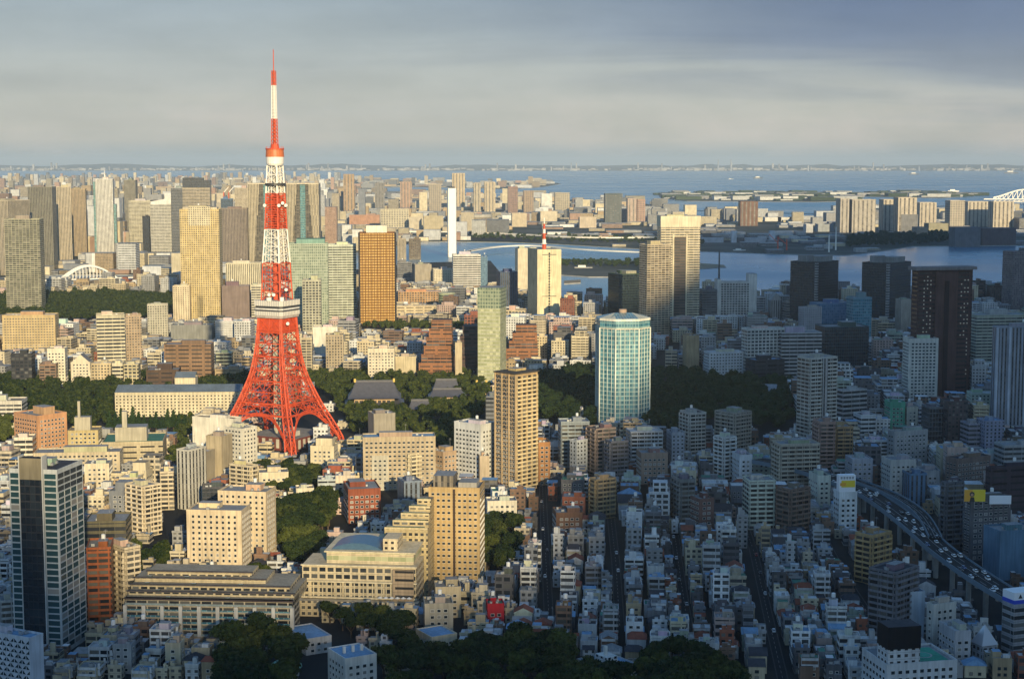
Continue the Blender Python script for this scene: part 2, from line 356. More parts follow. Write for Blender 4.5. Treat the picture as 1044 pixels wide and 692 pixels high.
def windows(par, LX, LY, z0, z1, bw=3.4, fh=3.3, w=1.7, h=1.5, faces=None, limit=100, rnd=random, frame='frame_white', off=(0,0)):
    n = 0; rest = None
    for i in (faces if faces is not None else vis_faces(par, LX, LY)):
        p, a, L = face_frames(LX, LY)[i]
        nc = max(1, int((L-1.0)/bw)); nf = int((z1-z0-.6)/fh); g = (L-nc*bw)/2
        for f in range(nf):
            z = z0+.2+fh*(f+.55)
            for c in range(nc):
                u = g+bw*(c+.5); x = p[0]+math.cos(a)*u+off[0]; y = p[1]+math.sin(a)*u+off[1]
                me = win_mesh(w, h, rnd.random() < .25, frame)
                if n < limit: mk_obj('window', me, par, (x, y, z), a)
                else:
                    if rest is None: rest = MB()
                    q = MB(); cs, sn = math.cos(a), math.sin(a); t = .13
                    def bx(x0, y0, z0_, x1, y1, z1_, k):
                        P = [(x0,y0),(x1,y0),(x1,y1),(x0,y1)]
                        rest.prism([(x+cs*e-sn*g_, y+sn*e+cs*g_) for e, g_ in P], z0_, z1_, k, kt=k)
                    bx(-w/2, -.05, z-h/2, w/2, .02, z+h/2, 'pane')
                    bx(-w/2-t, -.14, z+h/2, w/2+t, .02, z+h/2+t, frame); bx(-w/2-t, -.14, z-h/2-t, w/2+t, .02, z-h/2, frame)
                n += 1
    if rest is not None: tag(rest.build('window_array', par), kind='stuff')
def balconies(par, LX, LY, z0, z1, tint, faces=None, fh=3.05, depth=1.3, inset=.6, limit=60, part=6.0, glass=False):
    for i in (faces if faces is not None else vis_faces(par, LX, LY, .25)):
        p, a, L = face_frames(LX, LY)[i]; b = MB()
        if L < 5: continue
        k = 'pane_blind' if glass else 'blank'
        b.box(inset, -depth, -.1, L-inset, 0, .08, 'blank', tint, kt='blank', bottom=True)
        b.box(inset, -depth, .08, L-inset, -depth+.12, 1.15, k, tint, kt='blank')
        for x in [inset+j*(L-2*inset-.15)/max(1, round((L-2*inset)/part)) for j in range(max(1, round((L-2*inset)/part))+1)]:
            b.box(x, -depth+.12, .08, x+.15, 0, 2.6, 'blank', tint, kt='blank')
        me = b.mesh('balcony'); nf = min(limit, int((z1-z0-1.5)/fh))
        for f in range(nf): mk_obj('balcony', me, par, (p[0], p[1], z0+fh*(f+1)-.1), a)
_AC = {}
def ac_mesh():
    if 'a' not in _AC:
        b = MB(); b.box(-.9,-.6,.15,.9,.6,1.5,'metal_grey',kt='metal_grey'); b.cyl(-.4,0,1.5,1.62,.38,.38,'frame_dark',n=8); b.cyl(.45,0,1.5,1.62,.38,.38,'frame_dark',n=8)
        b.box(-.8,-.5,0,-.6,.5,.15,'frame_dark'); b.box(.6,-.5,0,.8,.5,.15,'frame_dark'); _AC['a'] = b.mesh('air_conditioner')
        b = MB(); b.cyl(0,0,.8,2.9,1.05,1.05,'tank_white',n=12); b.cyl(0,0,2.9,3.2,1.05,.3,'tank_white',n=12)
        for x, y in ((-.7,-.7),(.7,-.7),(.7,.7),(-.7,.7)): b.box(x-.08,y-.08,0,x+.08,y+.08,.85,'metal_grey')
        _AC['t'] = b.mesh('water_tank')
        b = MB(); b.cyl(0,0,0,6,.07,.04,'metal_grey',n=5)
        for z, L in ((5.6,.8),(5.2,1.0),(4.8,1.2)): b.box(-L,-.03,z,L,.03,z+.06,'metal_grey',bottom=True)
        _AC['n'] = b.mesh('antenna')
    return _AC
def rooftop(par, LX, LY, h, tint, rnd, big=None, n_ac=3, tank=None, penthouse=True, anten=None):
    """stair house, tanks, chillers and aerials on the flat roof"""
    A = ac_mesh(); S = min(LX, LY)
    if S < 4: return
    if penthouse:
        pw, pl, ph = (LX*rnd.uniform(.3,.5), LY*rnd.uniform(.3,.5), rnd.uniform(2.6,3.4) if S < 22 else rnd.uniform(4,6.5))
        px, py = rnd.uniform(-.18,.18)*LX, rnd.uniform(-.18,.18)*LY
        b = MB(); b.box(px-pw/2,py-pl/2,h,px+pw/2,py+pl/2,h+ph,'blank',tuple(c*rnd.uniform(.75,1.05) for c in tint),tt=(.25,.25,.26))
        b.box(px-pw/2-.15,py-pl/2-.15,h+ph,px+pw/2+.15,py+pl/2+.15,h+ph+.25,'blank',tint,tt=(.3,.3,.3),bottom=True)
        sh = b.build('stair_house', par)
        if tank is None: tank = rnd.random() < .35
        if tank: mk_obj('water_tank', A['t'], sh, (px, py, h+ph+.25), 0)
        if anten is None: anten = rnd.random() < .4
        if anten: mk_obj('antenna', A['n'], sh, (px+pw*.3, py-pl*.3, h+ph+.25), rnd.uniform(0,3))
    for _ in range(n_ac):
        mk_obj('air_conditioner', A['a'], par, (rnd.uniform(-.4,.4)*(LX-2.5), rnd.uniform(-.4,.4)*(LY-2), h+.05), rnd.choice((0, math.pi/2)))
def wall_and_roof(par, LX, LY, h, style, tint, roofc='grey', parapet=1.0, z0=0, two=None, wallname='wall', band=None):
    b = MB(); b.box(-LX/2,-LY/2,z0,LX/2,LY/2,h,style,tint,top=False); b.build(wallname, par)
    rc = ROOFC[roofc] if isinstance(roofc, str) else roofc
    b = MB(); t = .35; k = 'blank'; e = .06
    b.face([(-LX/2+t,-LY/2+t,h+.02),(LX/2-t,-LY/2+t,h+.02),(LX/2-t,LY/2-t,h+.02),(-LX/2+t,LY/2-t,h+.02)], 'roof', rc)
    pt = tint if two is None else two
    for x0, y0, x1, y1 in ((-LX/2-e,-LY/2-e,LX/2+e,-LY/2+t),(-LX/2-e,LY/2-t,LX/2+e,LY/2+e),(-LX/2-e,-LY/2+t,-LX/2+t,LY/2-t),(LX/2-t,-LY/2+t,LX/2+e,LY/2-t)):
        b.box(x0,y0,h-.3,x1,y1,h+parapet,k,pt,kt='blank',tt=tuple(min(.7, c*1.05) for c in pt),bottom=True)
    b.build('roof', par)
def solve_box(xl, xc, xr, yt, yb, a, dep=None, lock=False):
    a = R(a); Yc = G(xc, yb)[1]; Xc, h = atY(xc, yt, Yc)
    def run(dx_, dy_, px):
        # s with proj x(Xc+s dx, Yc+s dy, h) == px
        A = (px-522)/F; D0 = Yc*CP-(h-CAMZ)*SP
        return (A*D0-Xc)/(dx_-A*dy_*CP)
    if 0 < xc-xl <= 4 and a < R(25) and dep: xl = xc
    if 0 < xr-xc <= 4 and a > R(65) and dep and not lock: xr = xc
    LX = run(math.cos(a), math.sin(a), xr) if xr > xc else dep
    LY = run(-math.sin(a), math.cos(a), xl) if xl < xc else dep
    if dep is not None and xr > xc and xl < xc: pass
    if LX < 3 or LX > 3.2*max(LY if 0 < LY < 90 else 30, 12) and dep and a > .9: LX = dep
    if LY < 3 or LY > 3.2*max(LX if 0 < LX < 90 else 30, 12) and dep and a < .7: LY = dep
    LX = min(LX, 200); LY = min(LY, 200)
    cx = Xc+math.cos(a)*LX/2-math.sin(a)*LY/2; cy = Yc+math.sin(a)*LX/2+math.cos(a)*LY/2
    return cx, cy, a, LX, LY, h
ANCH = []
HSEED = random.Random(11)
def hero(name, cat, px, style, tint, label, ref=None, roof='grey', dep=None, vis=None, geo=None, rt=True, nac=3, parapet=1.0, body=True, keep=True, top=None, blindtint=None, faces=None, bal=None, **kw):
    xl, xc, xr, yt, yb, a = px
    if dep is None: dep = 22
    cx, cy, a, LX, LY, h = solve_box(xl, xc, xr, yt, yb, a, dep)
    o = root(name, (cx, cy, 0), a, label, cat)
    FOOT.append((cx, cy, math.hypot(LX, LY)/2, a, LX, LY))
    if keep: keep_rect(min(xl, xc), xr, yt, vis if vis else yb-3, cy-2)
    if ref: ANCH.append(((xl+xr)/2, (yt+(vis or yb))/2, yb, ref, (xr-xl)))
    info = dict(o=o, LX=LX, LY=LY, h=h, D=cy, cx=cx, cy=cy, a=a, tint=tint)
    if body:
        wall_and_roof(o, LX, LY, h, style, tint, roof, parapet, two=blindtint)
        if rt: rooftop(o, LX, LY, h, tint, HSEED, n_ac=nac)
        if geo == 'win': windows(o, LX, LY, 0, h, faces=faces, **kw)
        if geo == 'bal': balconies(o, LX, LY, 0, h, bal or tuple(min(.75, c*1.1) for c in tint), faces=faces, **kw)
        if geo == 'fins':          # slab edges that stand proud of every storey
            b = MB(); fh = STY[style][1]
            for f in range(1, int(h/fh)+1):
                z = f*fh; b.box(-LX/2-.25,-LY/2-.25,z-.35,LX/2+.25,LY/2+.25,z+.25,'blank',tint,kt='blank',bottom=True)
            b.build('storey_bands', o)
    return info
def addbox(par, x0, y0, z0, x1, y1, z1, style, tint, name='wing', roofc='grey', kt=None):
    b = MB(); b.box(x0,y0,z0,x1,y1,z1,style,tint,kt=kt,tt=ROOFC[roofc] if isinstance(roofc,str) else roofc,bottom=z0 > 1); return b.build(name, par)
# ------------------------------------------------------------------ ground, water, islands
def sheet(name, P, z, m, kind='structure'):
    b = MB(); b.face([(x, y, z) for x, y in P], m); o = b.build(name); tag(o, kind=kind); return o
def polyG(P, z=0): return [G(px, py, z) for px, py in P]
def ccw(P):
    a = sum(P[i][0]*P[(i+1) % len(P)][1]-P[(i+1) % len(P)][0]*P[i][1] for i in range(len(P)))
    return P if a > 0 else P[::-1]
m, t, b = newmat('city_ground'); g = N(t, 'ShaderNodeNewGeometry')
n = N(t, 'ShaderNodeTexNoise'); V(n.inputs['Scale'], .012); V(n.inputs['Detail'], 8); t.links.new(g.outputs['Position'], n.inputs[0])
r = ramp(t, n.outputs[0], [(.3, (.012,.013,.015)), (.5, (.022,.023,.024)), (.7, (.05,.047,.043))]); t.links.new(r.outputs[0], b.inputs['Base Color']); V(b.inputs['Roughness'], .9); V(b.inputs['Specular IOR Level'], .1)
MATS['ground'] = m
m, t, b = newmat('island_ground'); g = N(t, 'ShaderNodeNewGeometry')
n = N(t, 'ShaderNodeTexNoise'); V(n.inputs['Scale'], .004); V(n.inputs['Detail'], 9); t.links.new(g.outputs['Position'], n.inputs[0])
r = ramp(t, n.outputs[0], [(.3, (.02,.035,.022)), (.45, (.04,.05,.04)), (.6, (.10,.10,.09)), (.72, (.03,.045,.028))]); t.links.new(r.outputs[0], b.inputs['Base Color']); V(b.inputs['Roughness'], .9); V(b.inputs['Specular IOR Level'], .1)
MATS['island'] = m
m, t, b = newmat('sea_water'); g = N(t, 'ShaderNodeNewGeometry')
b.inputs['Base Color'].default_value = (.035,.17,.28,1); V(b.inputs['Roughness'], .22); V(b.inputs['IOR'], 1.33)
mpn = N(t, 'ShaderNodeMapping'); mpn.inputs['Scale'].default_value = (.03,.012,.03); t.links.new(g.outputs['Position'], mpn.inputs[0])
n = N(t, 'ShaderNodeTexNoise'); V(n.inputs['Scale'], 1.0); V(n.inputs['Detail'], 8); V(n.inputs['Roughness'], .65); t.links.new(mpn.outputs[0], n.inputs[0])
bp = N(t, 'ShaderNodeBump'); V(bp.inputs['Strength'], .5); V(bp.inputs['Distance'], 2.5); t.links.new(n.outputs[0], bp.inputs['Height']); t.links.new(bp.outputs[0], b.inputs['Normal'])
n3 = N(t, 'ShaderNodeTexNoise'); V(n3.inputs['Scale'], .0016); V(n3.inputs['Detail'], 5); t.links.new(g.outputs['Position'], n3.inputs[0])
rr = N(t, 'ShaderNodeMapRange'); t.links.new(n3.outputs[0], rr.inputs[0]); V(rr.inputs[1], .35); V(rr.inputs[2], .65); V(rr.inputs[3], .16); V(rr.inputs[4], .34); t.links.new(rr.outputs[0], b.inputs['Roughness'])
MATS['water'] = m
BIG = 100000
sheet('ground', [(-BIG,-1400),(BIG,-1400),(BIG,BIG),(-BIG,BIG)], 0, 'ground')
shore = [(-420,300),(40,299),(100,294),(178,297),(200,292),(430,268),(500,266),(520,290),(545,312),(571,315),(640,312),(720,308),(800,309),(870,304),(1000,303),(1400,318)]
SH = polyG(shore)
sheet('water', SH+[(BIG, SH[-1][1]), (BIG, BIG-500), (-BIG, BIG-500), (-BIG, SH[0][1])], .5, 'water')
def island(name, P, z=2.2, mt='island'):
    Q = ccw(polyG(P, z)); b = MB(); b.prism(Q, .3, z, 'concrete', kt=mt); return struct(name, b)
near = [(-500,284),(0,283),(60,280),(130,280),(176,282),(182,286),(205,284),(430,246),(520,247),(571,249),(640,253),(715,256),(800,259),(862,260),(890,257),(930,251),(1044,250),(1500,247)]
far_ = [(1500,214),(960,216),(860,223),(760,222),(700,222),(660,208),(600,204),(555,203),(480,200),(400,199),(378,195),(390,190.5),(470,191.5),(520,193),(555,190.5),(572,187.5),(560,185.5),(500,186.5),(420,184.5),(340,183),(150,180.5),(60,180.5),(-500,180.5)]
island('reclaimed_land', near+far_)
def wpatch(P, z=2.6): return sheet('water', ccw(polyG(P, z)), z, 'water')
island('bay_island', [(676,198),(700,197),(860,197),(880,199),(868,205),(830,206),(700,205),(680,203)])
island('bay_island', [(905,196.5),(960,197.5),(1000,199),(960,202),(880,200.5)])
island('breakwater', [(690,210.5),(860,215),(860,216),(690,211.6)])
island('park_island', [(560,266),(575,264),(655,266),(662,277),(640,282),(600,282),(571,280),(550,281),(540,276)])
for P in ([(575,286),(592,285),(592,288),(575,289)], [(712,268),(738,270),(740,272),(712,274)]): island('breakwater', P, 2.4, 'sand')
# the far coast, its hills and its towns
RN = random.Random(3)
b = MB()
xs = list(range(-600, 1700, 12)); Yc = 40000
pts = []
for i, px in enumerate(xs):
    X = (px-522)/F*Yc; hgt = 70+60*noise.noise(Vector((px*.011, 0, 0)))+45*noise.noise(Vector((px*.05, 3, 0)))
    pts.append((X, max(25, hgt)))
for (x0, h0), (x1, h1) in zip(pts, pts[1:]):
    b.face([(x0,Yc,.5),(x1,Yc,.5),(x1,Yc+900,h1*.35),(x0,Yc+900,h0*.35)], 'island'); b.face([(x0,Yc+900,h0*.35),(x1,Yc+900,h1*.35),(x1,Yc+6000,h1*1.6),(x0,Yc+6000,h0*1.6)], 'island')
    b.face([(x0,Yc+6000,h0*1.6),(x1,Yc+6000,h1*1.6),(x1,Yc+16000,.5),(x0,Yc+16000,.5)], 'island')
struct('far_hills', b)
b = MB()
for _ in range(1500):
    px = RN.uniform(-100, 1150); dens = .35+.65*max(0, noise.noise(Vector((px*.02, 7, 0)))+.35)
    if RN.random() > dens: continue
    Y = Yc+RN.uniform(-60, 1500); X = (px-522)/F*Y; wd = RN.uniform(20, 130); hh = RN.uniform(12, 60) if RN.random() < .93 else RN.uniform(80, 190)
    if hh > 80: wd = RN.uniform(20, 40)
    c = RN.choice(((.42,.40,.37),(.34,.32,.30),(.5,.48,.45),(.24,.23,.22)))
    b.box(X-wd/2, Y, 0, X+wd/2, Y+60, hh+12, 'blank', c)
tag(b.build('far_coast_towns'), 'pale towns and tanks strung along the far shore of the bay', 'far town', kind='stuff')
for px, hh in ((731, 330), (744, 330), (582, 230), (935, 130)):
    Y = Yc-100; X = (px-522)/F*Y; b = MB(); b.cyl(X, Y, 0, hh*.85, 22, 11, 'metal_grey', n=8)
    tag(b.build('power_station_chimney'), {731:'tall pale chimney on the far shore, left one of the pair', 744:'tall pale chimney on the far shore, right one of the pair', 582:'thin lone chimney on the far shore beyond the harbour cape', 935:'stubby chimney above the far shore on the right'}[px], 'chimney')

# ------------------------------------------------------------------ unseen slab added behind the viewer, outline shaped to shade the right and foreground
def shadow_caster():
    hc = 1500.0; s = hc/math.tan(R(SUN_EL)); sx, sy = math.sin(R(SUN_AZ))*s, -math.cos(R(SUN_AZ))*s
    S = [(-1500,300),(-1500,1090),(-350,1110),(-285,1080),(-262,985),(-225,925),(-165,885),(-110,890),(-60,915),(-18,945),(2,1010),(12,1120),(14,1215),(36,1400),(84,1600),(95,1790),(80,1950),(90,2150),(132,2450),(230,3000),(420,5500),(4500,5500),(4500,300)]
    # coarse grid mesh, kept where inside S
    b = MB(); st_ = 60; top = {}
    P = [(x+sx, y+sy) for x, y in S]
    def hgt(x, y, e): return 90*e+70*noise.noise(Vector((x*.004, y*.004, 5)))*e
    n = len(P)
    # densified outline with small wiggles
    Q = []
    for i in range(n):
        a, c = Vector(P[i]), Vector(P[(i+1) % n]); L = (c-a).length; k = max(1, int(L/120))
        for j in range(k):
            q = a.lerp(c, j/k); w = min(14, L*.05)*noise.noise(Vector((q.x*.02, q.y*.02, 1))); d = (c-a).normalized()
            Q.append((q.x+d.y*w, q.y-d.x*w))
    kx, ky = math.sin(R(SUN_AZ))/math.tan(R(SUN_EL)), -math.cos(R(SUN_AZ))/math.tan(R(SUN_EL))   # edges slope along the light
    def up(p, dz): return (p[0]+kx*dz, p[1]+ky*dz, hc+dz)
    b.face([(x, y, hc) for x, y in Q], 'shadow_slab'); b.face([up(q, 160) for q in reversed(Q)], 'shadow_slab')
    for i in range(len(Q)):
        a, c = Q[i], Q[(i+1) % len(Q)]; b.face([up(a,0),up(a,160),up(c,160),up(c,0)], 'shadow_slab')
    struct('shadow_slab', b)
mat('shadow_slab', (.75,.75,.76), .9)
shadow_caster()
# ------------------------------------------------------------------ air
def haze():
    m = bpy.data.materials.new('haze'); m.use_nodes = True; t = m.node_tree; t.nodes.clear()
    o = N(t, 'ShaderNodeOutputMaterial'); v = N(t, 'ShaderNodeVolumePrincipled'); t.links.new(v.outputs[0], o.inputs['Volume'])
    v.inputs['Color'].default_value = (.72,.86,.98,1); V(v.inputs['Density'], 2.6e-5); V(v.inputs['Anisotropy'], 0.0)
    MATS['hazemat'] = m
    b = MB(); b.box(-110000,-1500,-1.2,110000,110000,420,'hazemat',kt='hazemat',bottom=True)
    tag(b.build('haze'), kind='stuff', label='thin grey blue evening haze lying over the city and the bay', cat='haze')
# ------------------------------------------------------------------ palette
cream=(.58,.50,.36); beige=(.48,.41,.30); tan=(.40,.30,.18); white=(.68,.66,.61); grey=(.34,.34,.34); lgrey=(.48,.48,.48); dgrey=(.14,.14,.15)
brown=(.20,.11,.07); dbrown=(.07,.04,.035); brick=(.38,.11,.05); pink=(.46,.30,.23); orange=(.50,.25,.10); green=(.26,.34,.24); teal=(.30,.46,.44); blue=(.12,.22,.34); olive=(.34,.33,.24); black=(.03,.03,.035); ochre=(.36,.22,.09)
OT='office tower'; AB='apartment block'; AT='apartment tower'; OB='office building'; HT='hotel'
# ---- far skyline, left of the lattice tower
hero('apartment_tower',AT,(4,4,40,224,322,4),'apt',olive,'olive beige apartment tower rising at the left edge above the dark park','the olive tower at the left edge',dep=30,geo='fins')
hero('office_tower',OT,(-8,8,30,205,282,70),'vstr',beige,'wide beige tower behind the olive apartment tower at the left edge',dep=40)
hero('office_tower',OT,(28,28,53,191,276,3),'vstr',(.22,.21,.17),'dark grey green slab standing just left of the broad beige striped tower',dep=40)
hero('office_tower',OT,(30,33,50,199,272,50),'blank',pink,'pinkish slim tower in front of a dark grey green slab',dep=30)
hero('office_tower',OT,(50,53,72,191,270,20),'vstr',beige,'broad beige tower with vertical stripes near the left, front lit',dep=35)
hero('office_tower',OT,(70,72,87,193,262,10),'vstr',(.38,.29,.18),'brown gold tower directly right of the broad striped beige one',dep=35)
i=hero('office_tower',OT,(93,97,115,183,262,8),'vstr',white,'brightest white tower of the left skyline with a short mast on top','the bright white tower',dep=32)
for s_ in (-1,1): addbox(i['o'],s_*i['LX']/2-(6 if s_<0 else 0),-i['LY']*.35,0,s_*i['LX']/2+(0 if s_<0 else 6),i['LY']*.4,i['h']*(.97 if s_<0 else .68),'glassT',green)
b=MB(); b.cyl(0,0,i['h'],i['h']+22,1.2,.5,'white_paint',n=6); b.build('mast',i['o'])
hero('office_tower',OT,(126,126,138,184,240,3),'grid',(.24,.22,.17),'slim grey brown tower standing alone between two white buildings',dep=40)
hero('office_building',OB,(129,131,153,205,252,5),'ribbon',(.66,.60,.44),'pale yellow office slab left of the curved striped office',dep=40)
hero('office_building',OB,(143,145,152,221,262,5),'glassD',black,'narrow dark blue glass slab beside the curved striped office',dep=20)
i=hero('office_tower',OT,(151,153,182,206,262,6),'ribbon',(.62,.59,.50),'pale office tower with fine grey ribbons and a slanting roof line','the curved striped office',dep=40)
b=MB(); b.prism([(-i['LX']/2,-i['LY']/2),(i['LX']/2,-i['LY']/2),(i['LX']/2,i['LY']/2),(-i['LX']/2,i['LY']/2)],i['h']+1.2,i['h']+4,'glassD',black); b.build('roof_louvre',i['o'])
b=MB(); X0,X1=-i['LX']/2,i['LX']/2; yy=-i['LY']/2-.5; b.face([(X0,yy,i['h']-6),(X1,yy,i['h']-6),(X1,yy,i['h']+14),(X0+2,yy,i['h']+1)],'blank',white); b.face([(X0,yy+1.5,i['h']-6),(X0+2,yy+1.5,i['h']+1),(X1,yy+1.5,i['h']+14),(X1,yy+1.5,i['h']-6)],'blank',white); b.face([(X0+2,yy,i['h']+1),(X1,yy,i['h']+14),(X1,yy+1.5,i['h']+14),(X0+2,yy+1.5,i['h']+1)],'blank',white); b.face([(X1,yy,i['h']-6),(X1,yy+1.5,i['h']-6),(X1,yy+1.5,i['h']+14),(X1,yy,i['h']+14)],'blank',white); b.build('sail_wall',i['o'])
i=hero('office_tower',OT,(172,174,186,192,262,6),'glassD',grey,'grey glass tower with a dark top, half behind the yellow hotel tower',dep=30)
i=hero('office_tower',OT,(185,186,214,192,262,5),'ribbon',beige,'tower with a dark glass crown directly behind the yellow hotel tower',dep=40)
b=MB(); b.box(-i['LX']/2,-i['LY']/2,i['h']+1,i['LX']*.25,i['LY']/2,i['h']+26,'glassD',dgrey); b.box(i['LX']*.25,-i['LY']/2,i['h']+1,i['LX']/2,i['LY']/2,i['h']+20,'glassD',dgrey); b.build('glass_crown',i['o'])
i=hero('hotel_tower',HT,(182,183,223,214,330,3),'grid',(.60,.47,.24),'big yellow beige hotel tower with a dense window grid and stepped lighter top','the yellow hotel tower',dep=34,geo='fins')
addbox(i['o'],-i['LX']*.28,-i['LY']/2-.8,i['h']*.86,i['LX']*.28,i['LY']*.3,i['h']+5,'grid',(.66,.58,.40),'upper_bay'); addbox(i['o'],-i['LX']*.44,-i['LY']*.3,i['h']+.5,i['LX']*.44,i['LY']*.3,i['h']+3.4,'blank',cream,'roof_plant')
hero('office_tower',OT,(222,224,252,213,272,5),'vstr',(.26,.21,.17),'brown grey tower of vertical stripes right of the yellow hotel tower','the brown striped tower',dep=36)
i=hero('office_tower',OT,(224,225,237,203,250,5),'glassD',blue,'tower under construction with red and white cranes on its top',dep=30)
b=MB()
for x in (-9,5):
    b.cyl(x,0,i['h'],i['h']+20,1.4,1.4,'orange_paint',n=5); b.beam((x,0,i['h']+18),(x+14,0,i['h']+34),1.6,'white_paint')
b.build('crane',i['o'])
hero('office_tower',OT,(238,239,253,192,262,5),'grid',beige,'beige tower between the brown striped tower and the curved twin',dep=30)
def hourglass(x0,x1,yt,yb,label,ref):
    cx_,cy,a,LX,LY,h=solve_box(x0,x0,x1,yt,yb,0,34); o=root('apartment_tower',(cx_,cy,0),0,label,AT); FOOT.append((cx_,cy,math.hypot(LX,LY)/2,0,LX,LY)); keep_rect(x0,x1,yt,yb-4,cy)
    ANCH.append(((x0+x1)/2,(yt+yb)/2,yb,ref,x1-x0))
    b=MB(); b.box(-LX/2,-LY/2,0,LX/2,LY/2,h,'apt',(.19,.16,.11)); b.build('wall',o)
    for s in (-1,1):      # flaring wings, wide at the top and slim at the waist
        b=MB(); e=-LY/2-5
        for k in range(8):
            z0,z1=h*k/8,h*(k+1)/8; w=LX*(.16+.16*(k/7)**1.4)
            xa=s*LX/2; xb=s*(LX/2-w); b.box(min(xa,xb),e,z0,max(xa,xb),-LY/2,z1,'vstr',(.52,.44,.30))
        b.build('flaring_wing',o)
    b=MB(); b.box(-LX*.08,-LY/2-2,0,LX*.08,-LY/2,h,'glassT',green); b.build('glass_strip',o)
    b=MB(); b.box(-LX/2,-LY/2-5.5,h,LX/2,LY/2,h+3,'blank',cream); b.build('roof_rim',o)
hourglass(253,290,188,272,'left one of the twin curved apartment towers behind the lattice mast','the left curved twin')
hourglass(292,325,188,272,'right one of the twin curved apartment towers behind the lattice mast','the right curved twin')
# ---- middle distance, behind and right of the lattice tower
i=hero('office_tower',OT,(292,294,334,249,338,5),'glassG',(.42,.46,.36),'pale green glass office with a lighter green roof right of the lattice tower','the pale green office',roof='green',dep=40)
addbox(i['o'],-i['LX']*.3,-i['LY']*.4,i['h']+.5,i['LX']*.42,i['LY']*.4,i['h']+7,'blank',(.22,.36,.30),'roof_plant','green')
hero('office_building',OB,(306,308,327,286,345,5),'gridL',(.46,.44,.33),'gridded cream office in front of the pale green office',dep=30)
i=hero('office_tower',OT,(333,334,363,250,330,6),'ribbon',(.56,.60,.50),'pale grey green tower with ribbon windows left of the gold tower','the ribbon tower left of the gold one',dep=34,geo='fins')
# gold tower
i=hero('office_tower',OT,(363,366,403,238,333,5),'gold',(.24,.10,.02),'gold glass office slab with black corners and a white roof block','the gold tower',dep=36,vis=330,rt=False)
for x in (-1,1): addbox(i['o'],x*i['LX']/2-1.3,-i['LY']/2-1,0,x*i['LX']/2+1.3,-i['LY']/2+4,i['h']+1.2,'blank',black,'corner_column')
addbox(i['o'],-i['LX']*.30,-i['LY']*.35,i['h'],i['LX']*.27,i['LY']*.3,i['h']+11,'blank',(.72,.68,.55),'roof_plant')
b=MB(); 
for f in range(1,int(i['h']/3.9)+1): b.box(-i['LX']/2,-i['LY']/2-.3,f*3.9-.5,i['LX']/2,-i['LY']/2,f*3.9+.2,'blank',(.10,.05,.02),bottom=True)
b.build('storey_bands',i['o']); b=MB()
for k in range(1,12): b.box(-i['LX']/2+i['LX']*k/12-.3,-i['LY']/2-.6,0,-i['LX']/2+i['LX']*k/12+.3,-i['LY']/2,i['h'],'blank',(.12,.06,.02))
b.build('mullion',i['o'])
far=[ # kind,label px style tint
 ((348,350,361,178,217),'vstr',(.40,.28,.17),'tallest brown tower on the far islands left of the chimney'),
 ((380,382,392,187,214),'vstr',(.22,.21,.20),'grey striped tower on the far islands, second from the brown tallest one'),
 ((406,408,420,186,214),'vstr',(.42,.28,.20),'pinkish brown tower on the far islands left of a stepped one'),
 ((435,437,450,188,217),'grid',(.40,.34,.26),'stepped beige tower on the far islands just left of the white chimney'),
 ((458,461,474,177,213),'vstr',(.52,.42,.28),'tall beige tower rising right behind the white chimney'),
 ((477,483,490,187,218),'vstr',(.46,.40,.30),'left half of the beige tower pair right of the chimney, its left side dark'),
 ((491,494,505,186,218),'vstr',(.50,.42,.30),'right half of the beige tower pair right of the chimney'),
 ((516,518,528,191,219),'blank',(.28,.17,.14),'dark pink tower standing alone on the far islands'),
 ((532,534,544,195,218),'blank',(.36,.26,.18),'brown tower with a stepped top on the far islands'),
 ((564,566,581,197,216),'grid',(.44,.38,.28),'squat beige block on the far islands left of the dark square tower'),
 ((615,617,634,198,229),'grid',(.10,.12,.12),'dark square tower on the far islands'),
 ((637,640,649,203,228),'vstr',(.46,.36,.30),'pale half of the low pink pair beside the dark square tower'),
 ((649,650,658,204,228),'blank',(.42,.27,.21),'pink half of the low pair beside the dark square tower'),
 ((753,755,773,206,231),'vstr',(.18,.11,.08),'lone brown tower on the islands right of the tall cream twin'),
 ((550,552,563,198,212),'blank',white,'small white block among the far island towers'),
 ((521,522,537,218,232),'blank',(.5,.42,.3),'low cream warehouse below the dark pink far tower'),
 ((550,551,568,216,228),'blank',(.55,.48,.36),'low cream warehouse below the squat beige far block'),
 ((590,591,608,222,233),'blank',(.5,.42,.32),'low pale hall with pointed roof posts by the island motorway'),
 ((354,356,387,220,231),'blank',(.42,.24,.16),'long low brick red hall on the islands'),
 ((387,388,417,214,234),'grid',(.56,.50,.36),'long cream hall with a dotted front on the islands'),
 ((431,432,452,221,236),'blank',(.44,.38,.26),'blocky olive hall left of the white chimney'),
 ((416,417,430,222,235),'blank',(.5,.44,.34),'small beige hall left of the olive hall near the chimney'),
 ((820,822,829,229,238),'blank',lgrey,'pale small block on the island shore at right'),
 ((833,834,850,229,237),'blank',(.3,.32,.34),'grey shed beside a pale small block on the island shore'),
]
for p,st_,c,l in far: hero('island_building','tower' if p[4]-p[3]>19 else 'hall',(*p,4),{'vstr':'bigv','grid':'bigg'}.get(st_,'bigg' if p[4]-p[3]>19 else st_),c,l,dep=40,rt=False,parapet=2,vis=p[4]-1)
